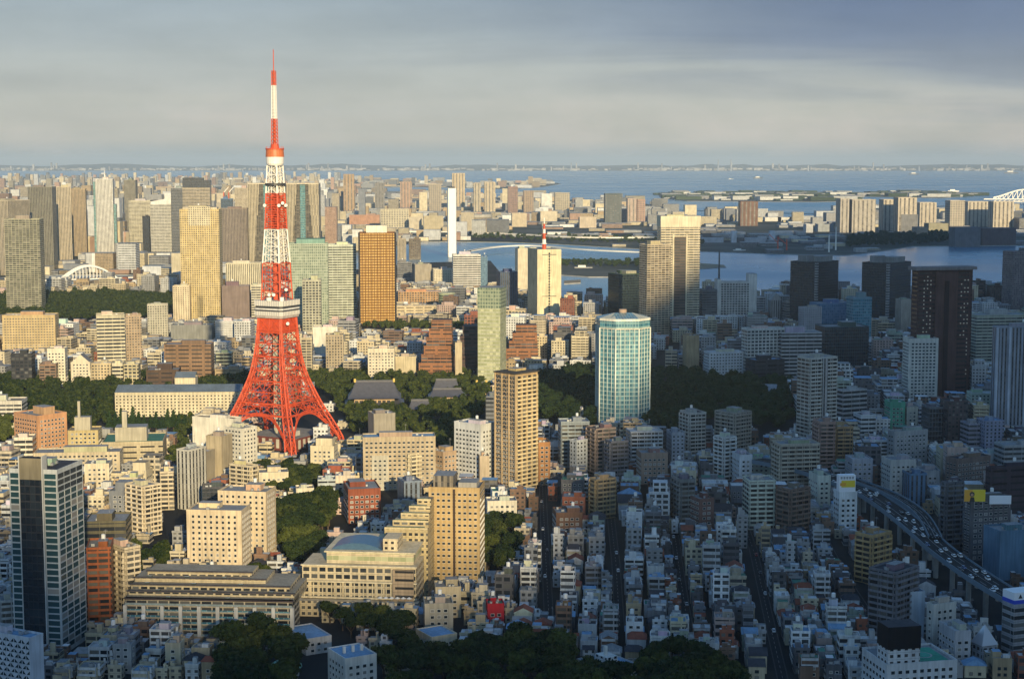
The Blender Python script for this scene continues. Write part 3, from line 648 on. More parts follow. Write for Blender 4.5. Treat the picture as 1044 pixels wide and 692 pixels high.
OD=[((855,857,866,203,238),'left part of the pale grey apartment pair by the right island shore'),((867,869,893,204,238),'right part of the pale grey apartment pair by the right island shore'),
 ((899,901,914,204,236),'narrow left end of the long cream apartment row on the right island'),((914,916,935,202,238),'tall middle of the long cream apartment row on the right island'),((936,938,955,207,232),'white block with a dark right side ending the cream apartment row'),
 ((967,969,984,205,236),'gridded grey apartment slab on the right island'),((985,987,1009,206,232),'sunlit cream apartment slab right of the gridded grey one'),((1011,1013,1034,206,234),'last cream apartment slab before the truss bridge')]
for j,(p,l) in enumerate(OD): hero('island_apartment_block',AB,(*p,8),'bigv' if j!=5 else 'bigg',(.50,.44,.35) if j>1 else (.44,.40,.34),l,dep=45,rt=False,parapet=2,vis=p[4]-1)
for p,c,l in (((973,974,1000,232,252),dgrey,'dark low mall block on the right island shore, left half'),((1001,1002,1036,233,251),(.12,.09,.09),'dark brown mall block on the right island shore, right half'),((918,919,936,219,238),(.2,.2,.2),'grey block shading the foot of the cream apartment row'),((946,947,967,228,236),(.3,.28,.2),'low olive hall behind the trees on the right island'),((934,935,946,232,243),(.32,.26,.2),'small tan cube among trees on the right island')): hero('island_building','hall',(*p,5),'blank',c,l,dep=50,rt=False,vis=p[4]-1)
# chimney
cxx,cyy=G(461,262); o=root('incinerator_chimney',(cxx,cyy,0),R(8),'tall square white chimney standing between the harbour halls','chimney'); hz=atY(461,192,cyy)[1]
ANCH.append((461,230,262,'the white chimney',9))
b=MB(); b.prism([(-10,-9),(9,-9),(11,0),(9,9),(-10,9),(-12,0)],0,hz,'white_paint',kt='white_paint'); b.build('shaft',o); b=MB(); b.cyl(-4,0,hz,hz+4,3,3,'frame_dark',n=10); b.cyl(4,0,hz,hz+4,3,3,'frame_dark',n=10); b.build('flue',o); keep_rect(456,466,192,255,cyy-10); FOOT.append((cxx,cyy,14,0,24,20))
# round hall
cxx,cyy=G(487,233); o=root('round_hall',(cxx,cyy+60,0),0,'round silver gold hall with a flat rim right of the white chimney','hall'); b=MB(); h_=atY(487,219,cyy)[1]; b.cyl(0,0,0,h_*.8,47,50,'ribbon',(.45,.38,.28),n=28,cap=False); b.build('wall',o); b=MB(); b.cyl(0,0,h_*.8,h_,51,51,'blank',(.45,.42,.36),n=28); b.build('roof_rim',o); FOOT.append((cxx,cyy+60,52,0,104,104))
# cream twin and neighbours
i=hero('office_tower',OT,(672,674,714,222,330,4),'ribbon',(.62,.54,.38),'tallest cream tower of horizontal bands with a recessed dark centre strip','the tall cream banded tower',dep=36,vis=325,geo='fins')
b=MB(); LX,LY,h=i['LX'],i['LY'],i['h']
b.box(-LX*.16,-LY/2-.6,0,LX*.14,-LY/2-.3,h*.82,'ribbonW',(.12,.09,.07),bottom=True); b.build('centre_recess',i['o'])
for x0,x1 in ((-.2,-.16),(.14,.18)): addbox(i['o'],LX*x0,-LY/2-1.2,0,LX*x1,-LY/2,h*.84,'blank',(.62,.54,.38),'rib')
addbox(i['o'],-LX/2-.5,-LY/2-.5,h-14,LX/2+.5,LY/2+.5,h+2.5,'blank',(.66,.58,.42),'crown_band')
i=hero('apartment_tower',AT,(652,660,684,250,346,22),'apt',(.50,.42,.30),'gridded beige apartment tower just left in front of the tall cream banded tower','the gridded tower beside the cream banded one',dep=30,geo='fins')
i=hero('office_tower',OT,(620,631,652,280,330,25),'glassD',(.05,.08,.06),'dark green black office pair left of the gridded beige apartment tower','the dark green office',dep=26)
addbox(i['o'],-i['LX']*.1,-i['LY']*.4,i['h'],i['LX']*.4,i['LY']*.3,i['h']+5,'blank',olive,'roof_plant')
i=hero('office_tower',OT,(538,548,572,255,328,14),'vstr',(.64,.56,.36),'cream office tower with a dark centre slit and a red and white mast','the cream tower with the red mast',dep=34,vis=323,rt=False)
b=MB(); LX,LY,h=i['LX'],i['LY'],i['h']; b.box(-LX/2-.3,-LY/2-.3,0,LX/2+.3,-LY/2,h,'blank',(.66,.58,.38)); 
b.build('front_panel',i['o'])
b=MB(); 
for f in range(int(h/4.2)-1): b.box(-1.2,-LY/2-.7,4+f*4.2,1.2,-LY/2-.25,6.8+f*4.2,'pane',kt='pane',bottom=True)
b.build('window_slit',i['o'])
b=MB()
for z in (.35,.93): b.box(-LX*.3,-LY/2-.6,h*z,LX*.3,-LY/2-.25,h*z+1,'frame_dark',bottom=True)
b.build('louvre_band',i['o'])
b=MB(); z=h
for k,(w0,dz) in enumerate(((6,8),(5.5,7),(4.5,8),(4,7),(3,8),(1.6,9))):
    b.cyl(0,0,z,z+dz,w0*.55,w0*.5,'orange_paint' if k%2==0 else 'white_paint',n=6); z+=dz
b.cyl(0,0,h+7.5,h+8.5,4.5,4.5,'white_paint',n=8); b.cyl(0,0,h+22.5,h+23.5,4.2,4.2,'orange_paint',n=8); b.build('antenna_mast',i['o'])
hero('office_building',OB,(526,528,541,254,300,10),'blank',(.60,.52,.38),'plain cream block tight left of the cream tower with the red mast',dep=30)
hero('office_building',OB,(508,510,528,278,318,12),'vstr',(.07,.10,.16),'dark blue striped block left of the plain cream block',dep=30)
hero('office_building',OB,(461,462,490,260,297,5),'ribbonW',white,'white office with bold dark ribbons under the white chimney','the ribboned white office',dep=36,geo='fins')
hero('office_building',OB,(489,490,497,262,296,5),'glassB',(.12,.2,.3),'blue flank building right of the ribboned white office',dep=30)
hero('apartment_block',AB,(404,405,414,244,266,5),'vstr',(.4,.34,.25),'slim vertical striped block right of the gold roof',dep=24)
hero('apartment_block',AB,(416,417,429,244,265,5),'gridL',(.18,.14,.10),'brown chequered block behind the gold tower, right side',dep=24)
hero('office_building',OB,(421,423,440,270,292,8),'blank',(.34,.30,.24),'taupe windowless block between gold tower and ribboned white office',dep=30)
hero('office_building',OB,(440,442,461,275,293,8),'small',(.62,.56,.42),'cream dotted block left of the ribboned white office',dep=30)
hero('office_building',OB,(404,405,420,268,287,5),'ribbon',(.2,.2,.21),'dark grey ribbon block right of the gold tower',dep=26)
i=hero('terrace_building',OB,(404,406,450,298,314,6),'gridL',(.52,.32,.16),'long peach terrace building right of the gold tower','the peach building',roof='blue',dep=30)
hero('terrace_building',OB,(403,404,445,313,324,4),'slot',(.60,.50,.34),'low cream podium in front of the long peach building',dep=18,rt=False)
cxx,cyy=G(455,320); o=root('round_building',(cxx,cyy+14,0),0,'green round building at the right end of the peach building','building'); b=MB(); h_=atY(455,300,cyy)[1]; b.cyl(0,0,0,h_,13,13,'ribbon',(.30,.36,.22),n=20); b.build('wall',o); b=MB(); b.cyl(0,0,h_,h_+2,13.4,13.4,'blank',(.4,.42,.3),n=20); b.build('roof',o); FOOT.append((cxx,cyy+14,14,0,26,26))
i=hero('office_tower',OT,(487,510,516,295,392,78),'gyel',(.46,.47,.34),'slim yellow green glass tower with a grey green top','the yellow green glass tower',dep=20,vis=388,rt=False,geo=None)
addbox(i['o'],-i['LX']/2-.3,-i['LY']/2-.3,i['h']*.80,i['LX']/2+.3,i['LY']/2+.3,i['h']+1.5,'glassG',(.36,.40,.28),'glass_top')
# ziggurat pair
def ziggurat(x0,x1,yt,yb,n,label,ref,tint=(.30,.14,.07),tint2=(.05,.035,.035)):
    cx_,cy,a,LX,LY,h=solve_box(x0,x0,x1,yt,yb,0,40); o=root('stepped_building',(cx_,cy,0),0,label,'office building'); FOOT.append((cx_,cy,math.hypot(LX,LY)/2,0,LX,LY)); keep_rect(x0+6,x1-4,yt,yb-4,cy); ANCH.append(((x0+x1)/2,(yt+yb)/2,yb,ref,x1-x0))
    for k in range(n):
        e=.5*k/n; z0,z1=h*k/n,h*(k+1)/n
        b=MB(); b.box(-LX*(.5-e*.95),-LY*(.5-e*.5),z0,LX*(.5-e*.12),LY*.5,z1,'slot' if k%2 else 'ribbon',tint,tt=(.12,.09,.08)); b.build('tier',o)
        b=MB(); b.box(-LX*(.5-e*.95)-.2,-LY*(.5-e*.5)-.2,z1,LX*(.5-e*.12)+.2,-LY*(.5-e*.5)+.3,z1+1,'blank',tint); b.build('parapet',o)
ziggurat(424,462,328,388,7,'left brown stepped office, its tiers rising to a flat top','the left brown stepped building')
ziggurat(460,490,334,384,5,'dark middle wing of the brown stepped offices left of the yellow green glass tower','the dark stepped wing',(.09,.06,.06))  # darker tint puts this wing's shade into its colour
ziggurat(512,549,333,372,5,'right brown stepped office behind the tan apartment tower','the right brown stepped building')
# tan tower
i=hero('apartment_tower',AT,(505,526,548,383,502,47),'apt',(.47,.33,.18),'tall tan apartment tower at the centre with bright balconies on its right face','the tan apartment tower',dep=20,vis=499,geo='bal',faces=[0],bal=(.66,.52,.30),roof='dark',limit=60,nac=5)
LX,LY,h=i['LX'],i['LY'],i['h']; windows(i['o'],LX,LY,2,h,faces=[3],bw=2.7,fh=3.05,w=1.5,h=1.5,limit=100)
for u in (-.5,-.17,.17,.5): b=MB(); b.box(-LX/2-.7,u*LY-.5,0,-LX/2,u*LY+.5,h+1.5,'blank',(.52,.38,.22)); b.build('pilaster',i['o'])
b=MB(); b.box(-LX/2-1,-LY/2-1,h+.9,LX/2+1,LY/2+1,h+1.8,'blank',(.08,.07,.06),bottom=True); b.build('roof_rim',i['o'])
# teal glass tower, octagonal plan with crown
def teal_tower():
    cx_,cy,a,LX,LY,h=solve_box(611,611,663,326,434,0,46); W=LX; o=root('office_tower',(cx_,cy,0),R(6),'eight sided teal glass tower with cream ribs and a gabled crown','office tower'); FOOT.append((cx_,cy,W*.6,0,W,W)); keep_rect(611,663,320,431,cy-20); ANCH.append((637,378,434,'the teal glass tower',52))
    c=W*.27; q=W/2; P=[(-q+c*.4,-q),(q-c,-q),(q,-q+c),(q,q-c),(q-c,q),(-q+c,q),(-q,q-c),(-q,-q+c*.6)]
    P=[(-q+c,-q),(q-c,-q),(q,-q+c),(q,q-c),(q-c,q),(-q+c,q),(-q,q-c),(-q,-q+c)]
    b=MB(); b.prism(P,0,h,'glassT',(.26,.42,.42)); b.build('wall',o)
    n=len(P); b=MB()
    for i_ in range(n):
        A,B=P[i_],P[(i_+1)%n]; L=math.hypot(B[0]-A[0],B[1]-A[1]); k=max(1,round(L/4.2))
        for j in range(k):
            t_=j/k; x,y=A[0]+(B[0]-A[0])*t_,A[1]+(B[1]-A[1])*t_; nx,ny=x/math.hypot(x,y),y/math.hypot(x,y)
            b.beam((x+nx*.3,y+ny*.3,0),(x+nx*.3,y+ny*.3,h-8),1.1 if j==0 else .42,'blank',(.66,.70,.62))
    b.build('vertical_ribs',o)
    b=MB()
    for i_ in range(n):
        A,B=P[i_],P[(i_+1)%n]
        for z in [k*3.9 for k in range(1,int(h/3.9))]:
            b.beam((*A,z),(*B,z),.3,'blank',(.46,.56,.50),.35)
    b.build('storey_bands',o)
    b=MB(); S=1.015; b.prism([(x*S,y*S) for x,y in P],h-1.5,h+.6,'blank',(.72,.70,.60)); b.prism([(x*S,y*S) for x,y in P],h-9,h-8,'blank',(.62,.58,.46),bottom=True); b.build('crown_band',o)
    b=MB(); z1=h+4.5
    b.face([(-q+c*.6,-q*.75,h+.6),(0,-q*.75,h+.6),(-q*.35,-q*.2,z1)],'glassT',(.4,.45,.4)); 
    b.face([P[0]+(h+.6,),P[1]+(h+.6,),(q*.35,0,z1),(-q*.35,0,z1)],'glassT',(.3,.34,.30)); b.face([P[1]+(h+.6,),P[2]+(h+.6,),(q*.35,0,z1)],'roof',(.5,.5,.42)); b.face([P[2]+(h+.6,),P[3]+(h+.6,),(q*.35,0,z1)],'glassT',(.3,.34,.3)); b.face([P[7]+(h+.6,),P[0]+(h+.6,),(-q*.35,0,z1)],'roof',(.5,.5,.42)); b.face([P[6]+(h+.6,),P[7]+(h+.6,),(-q*.35,0,z1)],'glassT',(.3,.34,.3)); b.face([P[5]+(h+.6,),(-q*.35,0,z1),(q*.35,0,z1),P[4]+(h+.6,)],'roof',(.3,.34,.3)); b.build('crown',o)
    b=MB(); b.cyl(0,2,z1-1,z1+3,3.5,3.5,'blank',(.42,.3,.22),n=12); b.build('roof_drum',o)
teal_tower()
# shaded bay side
i=hero('hotel_building',HT,(731,732,771,288,326,3),'gridL',(.66,.64,.60),'white gridded hotel slab with raised ends by the bay','the white gridded hotel',dep=24,rt=False)
addbox(i['o'],i['LX']/2-11,-i['LY']/2-.5,0,i['LX']/2+1,i['LY']/2+.5,i['h']+13,'blank',white,'lift_tower'); addbox(i['o'],-i['LX']/2-1,-i['LY']/2-.5,0,-i['LX']/2+5,i['LY']/2+.5,i['h']+5,'blank',white,'lift_tower')
hero('office_building',OB,(714,716,731,296,327,5),'ribbon',(.16,.18,.20),'dark ribbon block left of the white gridded hotel',dep=26)
for x0,xc,x1,yt,yb,l,rf in ((806,833,855,268,334,'left black office tower by the bay with a pale lift strip','the left black bay tower'),(879,906,929,269,336,'right black office tower by the bay with a pale lift strip','the right black bay tower')):
    i=hero('office_tower',OT,(x0,xc,x1,yt,yb,48),'glassD',(.045,.05,.055),l,rf,dep=24,roof='dark',vis=326,rt=False)
    LX,LY,h=i['LX'],i['LY'],i['h']; addbox(i['o'],-LX/2-1,-LY/2-1,0,-LX/2+3,-LY/2+3,h,'ribbon',(.3,.3,.3),'lift_shaft'); addbox(i['o'],-LX*.1,-LY*.35,h,LX*.4,LY*.1,h+8,'blank',(.28,.28,.27),'roof_plant'); addbox(i['o'],-LX*.4,-LY*.05,h,-LX*.12,LY*.3,h+10,'blank',(.24,.24,.24),'roof_plant')
i=hero('office_tower',OT,(930,936,992,274,412,12),'slot',(.075,.04,.038),'very dark brown tower with a jutting roof rim and rows of lit windows','the dark brown tower',dep=36,vis=408,roof='dark',rt=False)
LX,LY,h=i['LX'],i['LY'],i['h']
b=MB(); b.box(-LX/2-3,-LY/2-3,h-1.5,LX/2+3,LY/2+3,h+1.5,'blank',(.22,.20,.20),bottom=True); b.build('roof_rim',i['o'])
addbox(i['o'],-LX*.18,-LY/2-1.5,0,LX*.22,-LY/2,h-3,'blank',(.10,.055,.05),'centre_bay')
addbox(i['o'],-LX*.02,-LY/2-2.2,0,LX*.06,-LY/2-1.4,h-12,'blank',(.04,.025,.025),'recess')
RL=random.Random(5); b=MB(); b2=MB()
for f in range(int((h-8)/3.9)):
    z=5+f*3.9
    for c_,x in enumerate((-.38,-.32,-.26,.30,.36,.42)):
        if c_<3 and (z<h*.42): continue
        if c_>=3 and c_<5 and z<h*.5: continue
        t_=b if RL.random()<.55 else b2
        t_.box(LX*x-.6,-LY/2-.12,z,LX*x+.6,-LY/2-.02,z+1.2,'lit_window' if t_ is b else 'pane',kt='pane',bottom=True)
tag(b.build('lit_window_array',i['o']),kind='stuff'); tag(b2.build('window_array',i['o']),kind='stuff')
hero('apartment_tower',AT,(926,927,957,346,414,4),'blank',(.62,.60,.54),'white apartment tower with paired windows before the dark brown tower','the white tower before the dark brown one',dep=20,geo='win',bw=3.6,fh=3.3,w=2.2,h=1.6)
hero('office_building',OB,(917,919,930,306,346,10),'blank',(.34,.30,.25),'taupe narrow block squeezed left of the dark brown tower',dep=20,vis=340)
hero('office_building',OB,(993,996,1050,322,375,8),'ribbon',(.40,.42,.34),'grey green ribbon office right of the dark brown tower','the grey green office',dep=34)
i=hero('office_tower',OT,(1012,1017,1075,334,442,10),'vstr',(.28,.31,.36),'blue grey tower of vertical glass strips cut by the right edge','the blue grey tower',dep=34)
for x in (-.5,-.28,0.0,.28): addbox(i['o'],i['LX']*x-1,-i['LY']/2-1.4,0,i['LX']*x+1,-i['LY']/2,i['h'],'blank',(.46,.49,.55),'white_fin')
hero('apartment_tower',AT,(1030,1033,1060,257,322,20),'grid',(.22,.18,.18),'dark apartment tower with a white top standing at the right edge by the bay',dep=26)
hero('office_building',OB,(833,836,870,310,345,20),'glassB',(.10,.20,.32),'blue glass block right of the left black bay tower','the blue glass block',dep=28)
hero('office_building',OB,(868,870,889,304,350,10),'glassT',(.16,.30,.36),'cyan blue glass block between the two black bay towers',dep=24)
hero('office_building',OB,(756,762,800,336,388,14),'gridL',(.60,.60,.56),'white gridded office with a blank sign band on top in the shade','the white gridded office',dep=30)
hero('office_building',OB,(795,797,838,340,388,5),'ribbonW',(.46,.46,.46),'grey office of bold horizontal bands right of the white gridded one','the grey banded office',dep=30,geo='fins')
hero('office_building',OB,(814,820,838,314,350,25),'small',(.38,.38,.40),'pale grey plain block below the left black bay tower',dep=22)
i=hero('gabled_tower',OB,(785,786,797,306,330,5),'vstr',(.30,.30,.30),'grey tower with a pointed gable left of the left black bay tower',dep=20,rt=False,parapet=.2)
b=MB(); LX,LY,h=i['LX'],i['LY'],i['h']; b.face([(-LX/2,-LY/2,h),(LX/2,-LY/2,h),(0,-LY/2,h+11)],'blank',grey); b.face([(LX/2,-LY/2,h),(LX/2,LY/2,h),(0,LY/2,h+11),(0,-LY/2,h+11)],'roof',grey); b.face([(-LX/2,LY/2,h),(-LX/2,-LY/2,h),(0,-LY/2,h+11),(0,LY/2,h+11)],'roof',grey); b.face([(LX/2,LY/2,h),(-LX/2,LY/2,h),(0,LY/2,h+11)],'blank',grey); b.build('gable_roof',i['o'])
hero('office_building',OB,(800,802,813,308,332,10),'ribbon',(.22,.21,.20),'small brown grey block right of the pointed gable tower',dep=18)
hero('office_building',OB,(838,841,886,334,380,10),'glassD',(.07,.10,.11),'wide dark glass office under the cyan glass block','the wide dark glass office',dep=32)
i=hero('apartment_tower',AT,(813,826,854,366,470,25),'apt',(.50,.48,.43),'tallest shaded apartment tower with a bluish left side and a central rib','the tall shaded apartment tower',dep=24,geo='bal',faces=[0],vis=450,limit=40)
addbox(i['o'],-i['LX']*.08,-i['LY']/2-2,0,i['LX']*.1,-i['LY']/2,i['h'],'vstr',(.44,.42,.4),'central_rib')
hero('apartment_tower',AT,(835,836,852,431,484,6),'apt',(.36,.24,.20),'pinkish brown apartment tower at the foot of the tall shaded one','the pinkish brown apartments',dep=18,geo='bal',limit=30)
hero('apartment_block',AB,(852,853,870,436,480,6),'apt',(.42,.27,.14),'orange brown apartment block right of the pinkish brown one',dep=18,geo='bal',limit=30)
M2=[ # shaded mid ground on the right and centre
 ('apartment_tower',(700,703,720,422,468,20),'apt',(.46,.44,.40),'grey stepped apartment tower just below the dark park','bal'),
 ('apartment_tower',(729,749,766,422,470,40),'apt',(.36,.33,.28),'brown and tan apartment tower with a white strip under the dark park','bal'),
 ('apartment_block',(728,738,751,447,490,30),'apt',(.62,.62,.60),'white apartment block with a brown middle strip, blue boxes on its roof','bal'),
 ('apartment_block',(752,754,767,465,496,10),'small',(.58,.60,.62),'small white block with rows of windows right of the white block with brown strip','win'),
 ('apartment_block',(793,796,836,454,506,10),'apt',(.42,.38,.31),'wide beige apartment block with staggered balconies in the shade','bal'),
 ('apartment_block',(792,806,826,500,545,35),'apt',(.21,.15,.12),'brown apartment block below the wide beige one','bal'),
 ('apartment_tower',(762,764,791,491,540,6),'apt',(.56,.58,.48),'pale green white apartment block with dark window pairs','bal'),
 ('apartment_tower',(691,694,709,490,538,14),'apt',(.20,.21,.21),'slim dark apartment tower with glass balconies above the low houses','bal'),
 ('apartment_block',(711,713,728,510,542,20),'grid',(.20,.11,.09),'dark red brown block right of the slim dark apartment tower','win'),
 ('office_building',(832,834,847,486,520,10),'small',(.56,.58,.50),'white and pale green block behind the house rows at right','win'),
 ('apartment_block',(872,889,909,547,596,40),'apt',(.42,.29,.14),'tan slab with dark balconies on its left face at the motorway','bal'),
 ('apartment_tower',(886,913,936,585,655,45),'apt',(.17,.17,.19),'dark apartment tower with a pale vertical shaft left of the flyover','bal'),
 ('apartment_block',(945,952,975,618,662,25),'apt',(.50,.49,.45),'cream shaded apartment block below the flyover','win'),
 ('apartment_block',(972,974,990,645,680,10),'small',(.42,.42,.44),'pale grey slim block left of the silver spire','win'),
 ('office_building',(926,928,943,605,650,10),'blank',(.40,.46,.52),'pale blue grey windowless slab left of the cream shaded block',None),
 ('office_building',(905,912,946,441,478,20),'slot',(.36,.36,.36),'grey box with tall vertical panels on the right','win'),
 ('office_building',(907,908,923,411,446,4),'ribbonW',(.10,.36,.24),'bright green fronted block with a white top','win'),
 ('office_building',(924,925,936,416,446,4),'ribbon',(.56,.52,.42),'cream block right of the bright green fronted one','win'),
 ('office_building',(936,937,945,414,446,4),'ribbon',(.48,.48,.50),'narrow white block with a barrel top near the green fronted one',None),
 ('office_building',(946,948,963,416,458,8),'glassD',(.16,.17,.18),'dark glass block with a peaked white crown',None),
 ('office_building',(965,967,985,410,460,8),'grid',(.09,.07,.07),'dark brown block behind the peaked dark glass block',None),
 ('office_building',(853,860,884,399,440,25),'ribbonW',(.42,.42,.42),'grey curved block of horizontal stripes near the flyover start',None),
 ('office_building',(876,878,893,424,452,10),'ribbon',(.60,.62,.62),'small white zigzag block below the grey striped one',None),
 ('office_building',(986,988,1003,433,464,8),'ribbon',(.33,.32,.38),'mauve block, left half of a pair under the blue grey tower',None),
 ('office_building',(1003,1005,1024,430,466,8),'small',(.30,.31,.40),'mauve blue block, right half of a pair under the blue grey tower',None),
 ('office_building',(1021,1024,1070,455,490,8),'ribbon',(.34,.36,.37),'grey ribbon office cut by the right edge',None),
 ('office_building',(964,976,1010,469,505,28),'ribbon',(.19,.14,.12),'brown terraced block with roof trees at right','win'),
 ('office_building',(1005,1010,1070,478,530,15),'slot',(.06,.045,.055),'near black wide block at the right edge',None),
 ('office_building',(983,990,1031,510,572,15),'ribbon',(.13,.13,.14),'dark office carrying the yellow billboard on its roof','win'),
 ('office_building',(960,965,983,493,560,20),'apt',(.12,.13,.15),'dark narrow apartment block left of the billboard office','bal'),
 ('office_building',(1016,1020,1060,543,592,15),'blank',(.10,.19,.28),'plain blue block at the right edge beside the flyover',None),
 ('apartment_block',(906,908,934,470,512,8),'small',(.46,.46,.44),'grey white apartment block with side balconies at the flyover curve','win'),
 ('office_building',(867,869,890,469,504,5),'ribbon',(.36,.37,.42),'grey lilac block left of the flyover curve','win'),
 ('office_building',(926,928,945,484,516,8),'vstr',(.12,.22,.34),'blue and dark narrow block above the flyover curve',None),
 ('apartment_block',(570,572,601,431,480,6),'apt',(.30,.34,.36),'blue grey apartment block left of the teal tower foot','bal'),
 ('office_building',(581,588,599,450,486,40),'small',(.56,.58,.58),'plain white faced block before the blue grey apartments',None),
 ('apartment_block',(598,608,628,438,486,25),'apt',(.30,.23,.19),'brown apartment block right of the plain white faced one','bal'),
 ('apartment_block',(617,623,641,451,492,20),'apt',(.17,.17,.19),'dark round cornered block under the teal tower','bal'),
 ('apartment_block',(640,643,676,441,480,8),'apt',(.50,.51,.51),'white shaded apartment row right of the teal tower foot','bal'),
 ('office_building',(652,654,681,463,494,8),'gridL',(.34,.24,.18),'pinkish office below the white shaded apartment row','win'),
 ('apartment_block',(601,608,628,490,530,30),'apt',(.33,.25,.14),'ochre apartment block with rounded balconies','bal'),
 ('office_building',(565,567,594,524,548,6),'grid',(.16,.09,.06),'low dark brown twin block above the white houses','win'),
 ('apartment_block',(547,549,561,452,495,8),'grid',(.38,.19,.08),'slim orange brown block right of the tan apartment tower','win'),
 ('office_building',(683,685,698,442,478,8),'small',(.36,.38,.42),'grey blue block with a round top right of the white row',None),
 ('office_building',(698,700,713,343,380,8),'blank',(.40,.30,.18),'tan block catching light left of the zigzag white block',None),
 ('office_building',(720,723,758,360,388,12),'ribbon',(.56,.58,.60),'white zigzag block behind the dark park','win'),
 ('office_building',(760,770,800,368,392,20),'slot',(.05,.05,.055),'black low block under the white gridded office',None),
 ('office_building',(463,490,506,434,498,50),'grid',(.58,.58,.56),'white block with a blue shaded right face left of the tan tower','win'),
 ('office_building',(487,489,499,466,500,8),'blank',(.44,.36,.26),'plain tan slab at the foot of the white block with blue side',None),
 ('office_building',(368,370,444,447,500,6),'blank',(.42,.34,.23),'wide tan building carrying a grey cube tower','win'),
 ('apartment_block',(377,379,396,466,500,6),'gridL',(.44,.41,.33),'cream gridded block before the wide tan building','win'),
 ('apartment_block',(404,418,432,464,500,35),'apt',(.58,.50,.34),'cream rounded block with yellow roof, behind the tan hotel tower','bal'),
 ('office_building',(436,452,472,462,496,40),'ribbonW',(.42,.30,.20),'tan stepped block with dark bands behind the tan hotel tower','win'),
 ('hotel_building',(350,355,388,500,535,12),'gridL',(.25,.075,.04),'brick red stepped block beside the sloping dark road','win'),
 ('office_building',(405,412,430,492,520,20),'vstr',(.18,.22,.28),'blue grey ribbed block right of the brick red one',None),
]
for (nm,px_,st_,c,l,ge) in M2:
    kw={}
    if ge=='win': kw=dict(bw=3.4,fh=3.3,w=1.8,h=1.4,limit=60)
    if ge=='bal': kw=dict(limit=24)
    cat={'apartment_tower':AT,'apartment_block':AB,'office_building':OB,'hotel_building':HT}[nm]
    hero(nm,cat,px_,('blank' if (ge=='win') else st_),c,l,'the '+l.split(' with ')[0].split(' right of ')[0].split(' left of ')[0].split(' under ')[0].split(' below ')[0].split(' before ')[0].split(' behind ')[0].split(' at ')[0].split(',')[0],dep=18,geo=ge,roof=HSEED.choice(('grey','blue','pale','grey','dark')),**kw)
# ------------------------------------------------------------------ lit town on the left
i=hero('office_tower',OT,(9,58,84,480,668,80),'blank',(.46,.48,.48),'near office tower at lower left with a white frame grid and a black centre strip','the near white framed tower',dep=28,rt=False,vis=665,parapet=.6,roof='dark')
LX,LY,h=i['LX'],i['LY'],i['h']; o=i['o']
windows(o,LX,LY,1.5,h,faces=[0],bw=LX/4.15,fh=3.15,w=LX/4.15-.6,h=2.45,limit=100,frame='frame_pale')
# left face: pane column, black strip, pane column
b=MB(); b.box(-LX/2-1.0,LY*-.20,0,-LX/2+4,LY*.26,h+6,'glassD',black); b.build('dark_strip',o)
b=MB(); b.box(-LX/2-1.1,LY*-.20,h-4.5,-LX/2-1.0,LY*.26,h+6,'blank',(.22,.19,.13),bottom=True); b.box(-LX/2-1.3,-LY*.20-.5,0,-LX/2+4,-LY*.20,h+7,'blank',(.5,.5,.48)); b.box(-LX/2-1.3,LY*.26,0,-LX/2+4,LY*.26+.5,h+7,'blank',(.5,.5,.48)); b.build('strip_frame',o)
k=0
for f in range(int((h-2)/3.15)):
    z=1.7+3.15*(f+.55)
    for y0,y1 in ((-LY*.5+.5,-LY*.20-.7),(LY*.26+.7,LY*.5-.5)):
        mk_obj('window',win_mesh(round(abs(y1-y0)-.3,1),2.45,RN.random()<.1,'frame_pale'),o,(-LX/2,(y0+y1)/2,z),-math.pi/2)
rooftop(o,LX*.5,LY*.5,h,(.4,.4,.38),HSEED,n_ac=6)
# hotel pair
i=hero('hotel_building',HT,(190,246,250,522,592,84),'blank',(.58,.47,.32),'nearer cream hotel block with round cornered terraces, left of its taller twin','the nearer cream hotel block',dep=20,geo='win',bw=3.5,fh=3.2,w=1.3,h=1.5,vis=575)
i=hero('hotel_building',HT,(222,271,281,503,576,80),'blank',(.58,.47,.32),'taller cream hotel block behind the nearer one, its right end catching the sun','the taller cream hotel block',dep=22,geo='win',bw=3.6,fh=3.25,w=1.3,h=1.5,vis=565,nac=8)
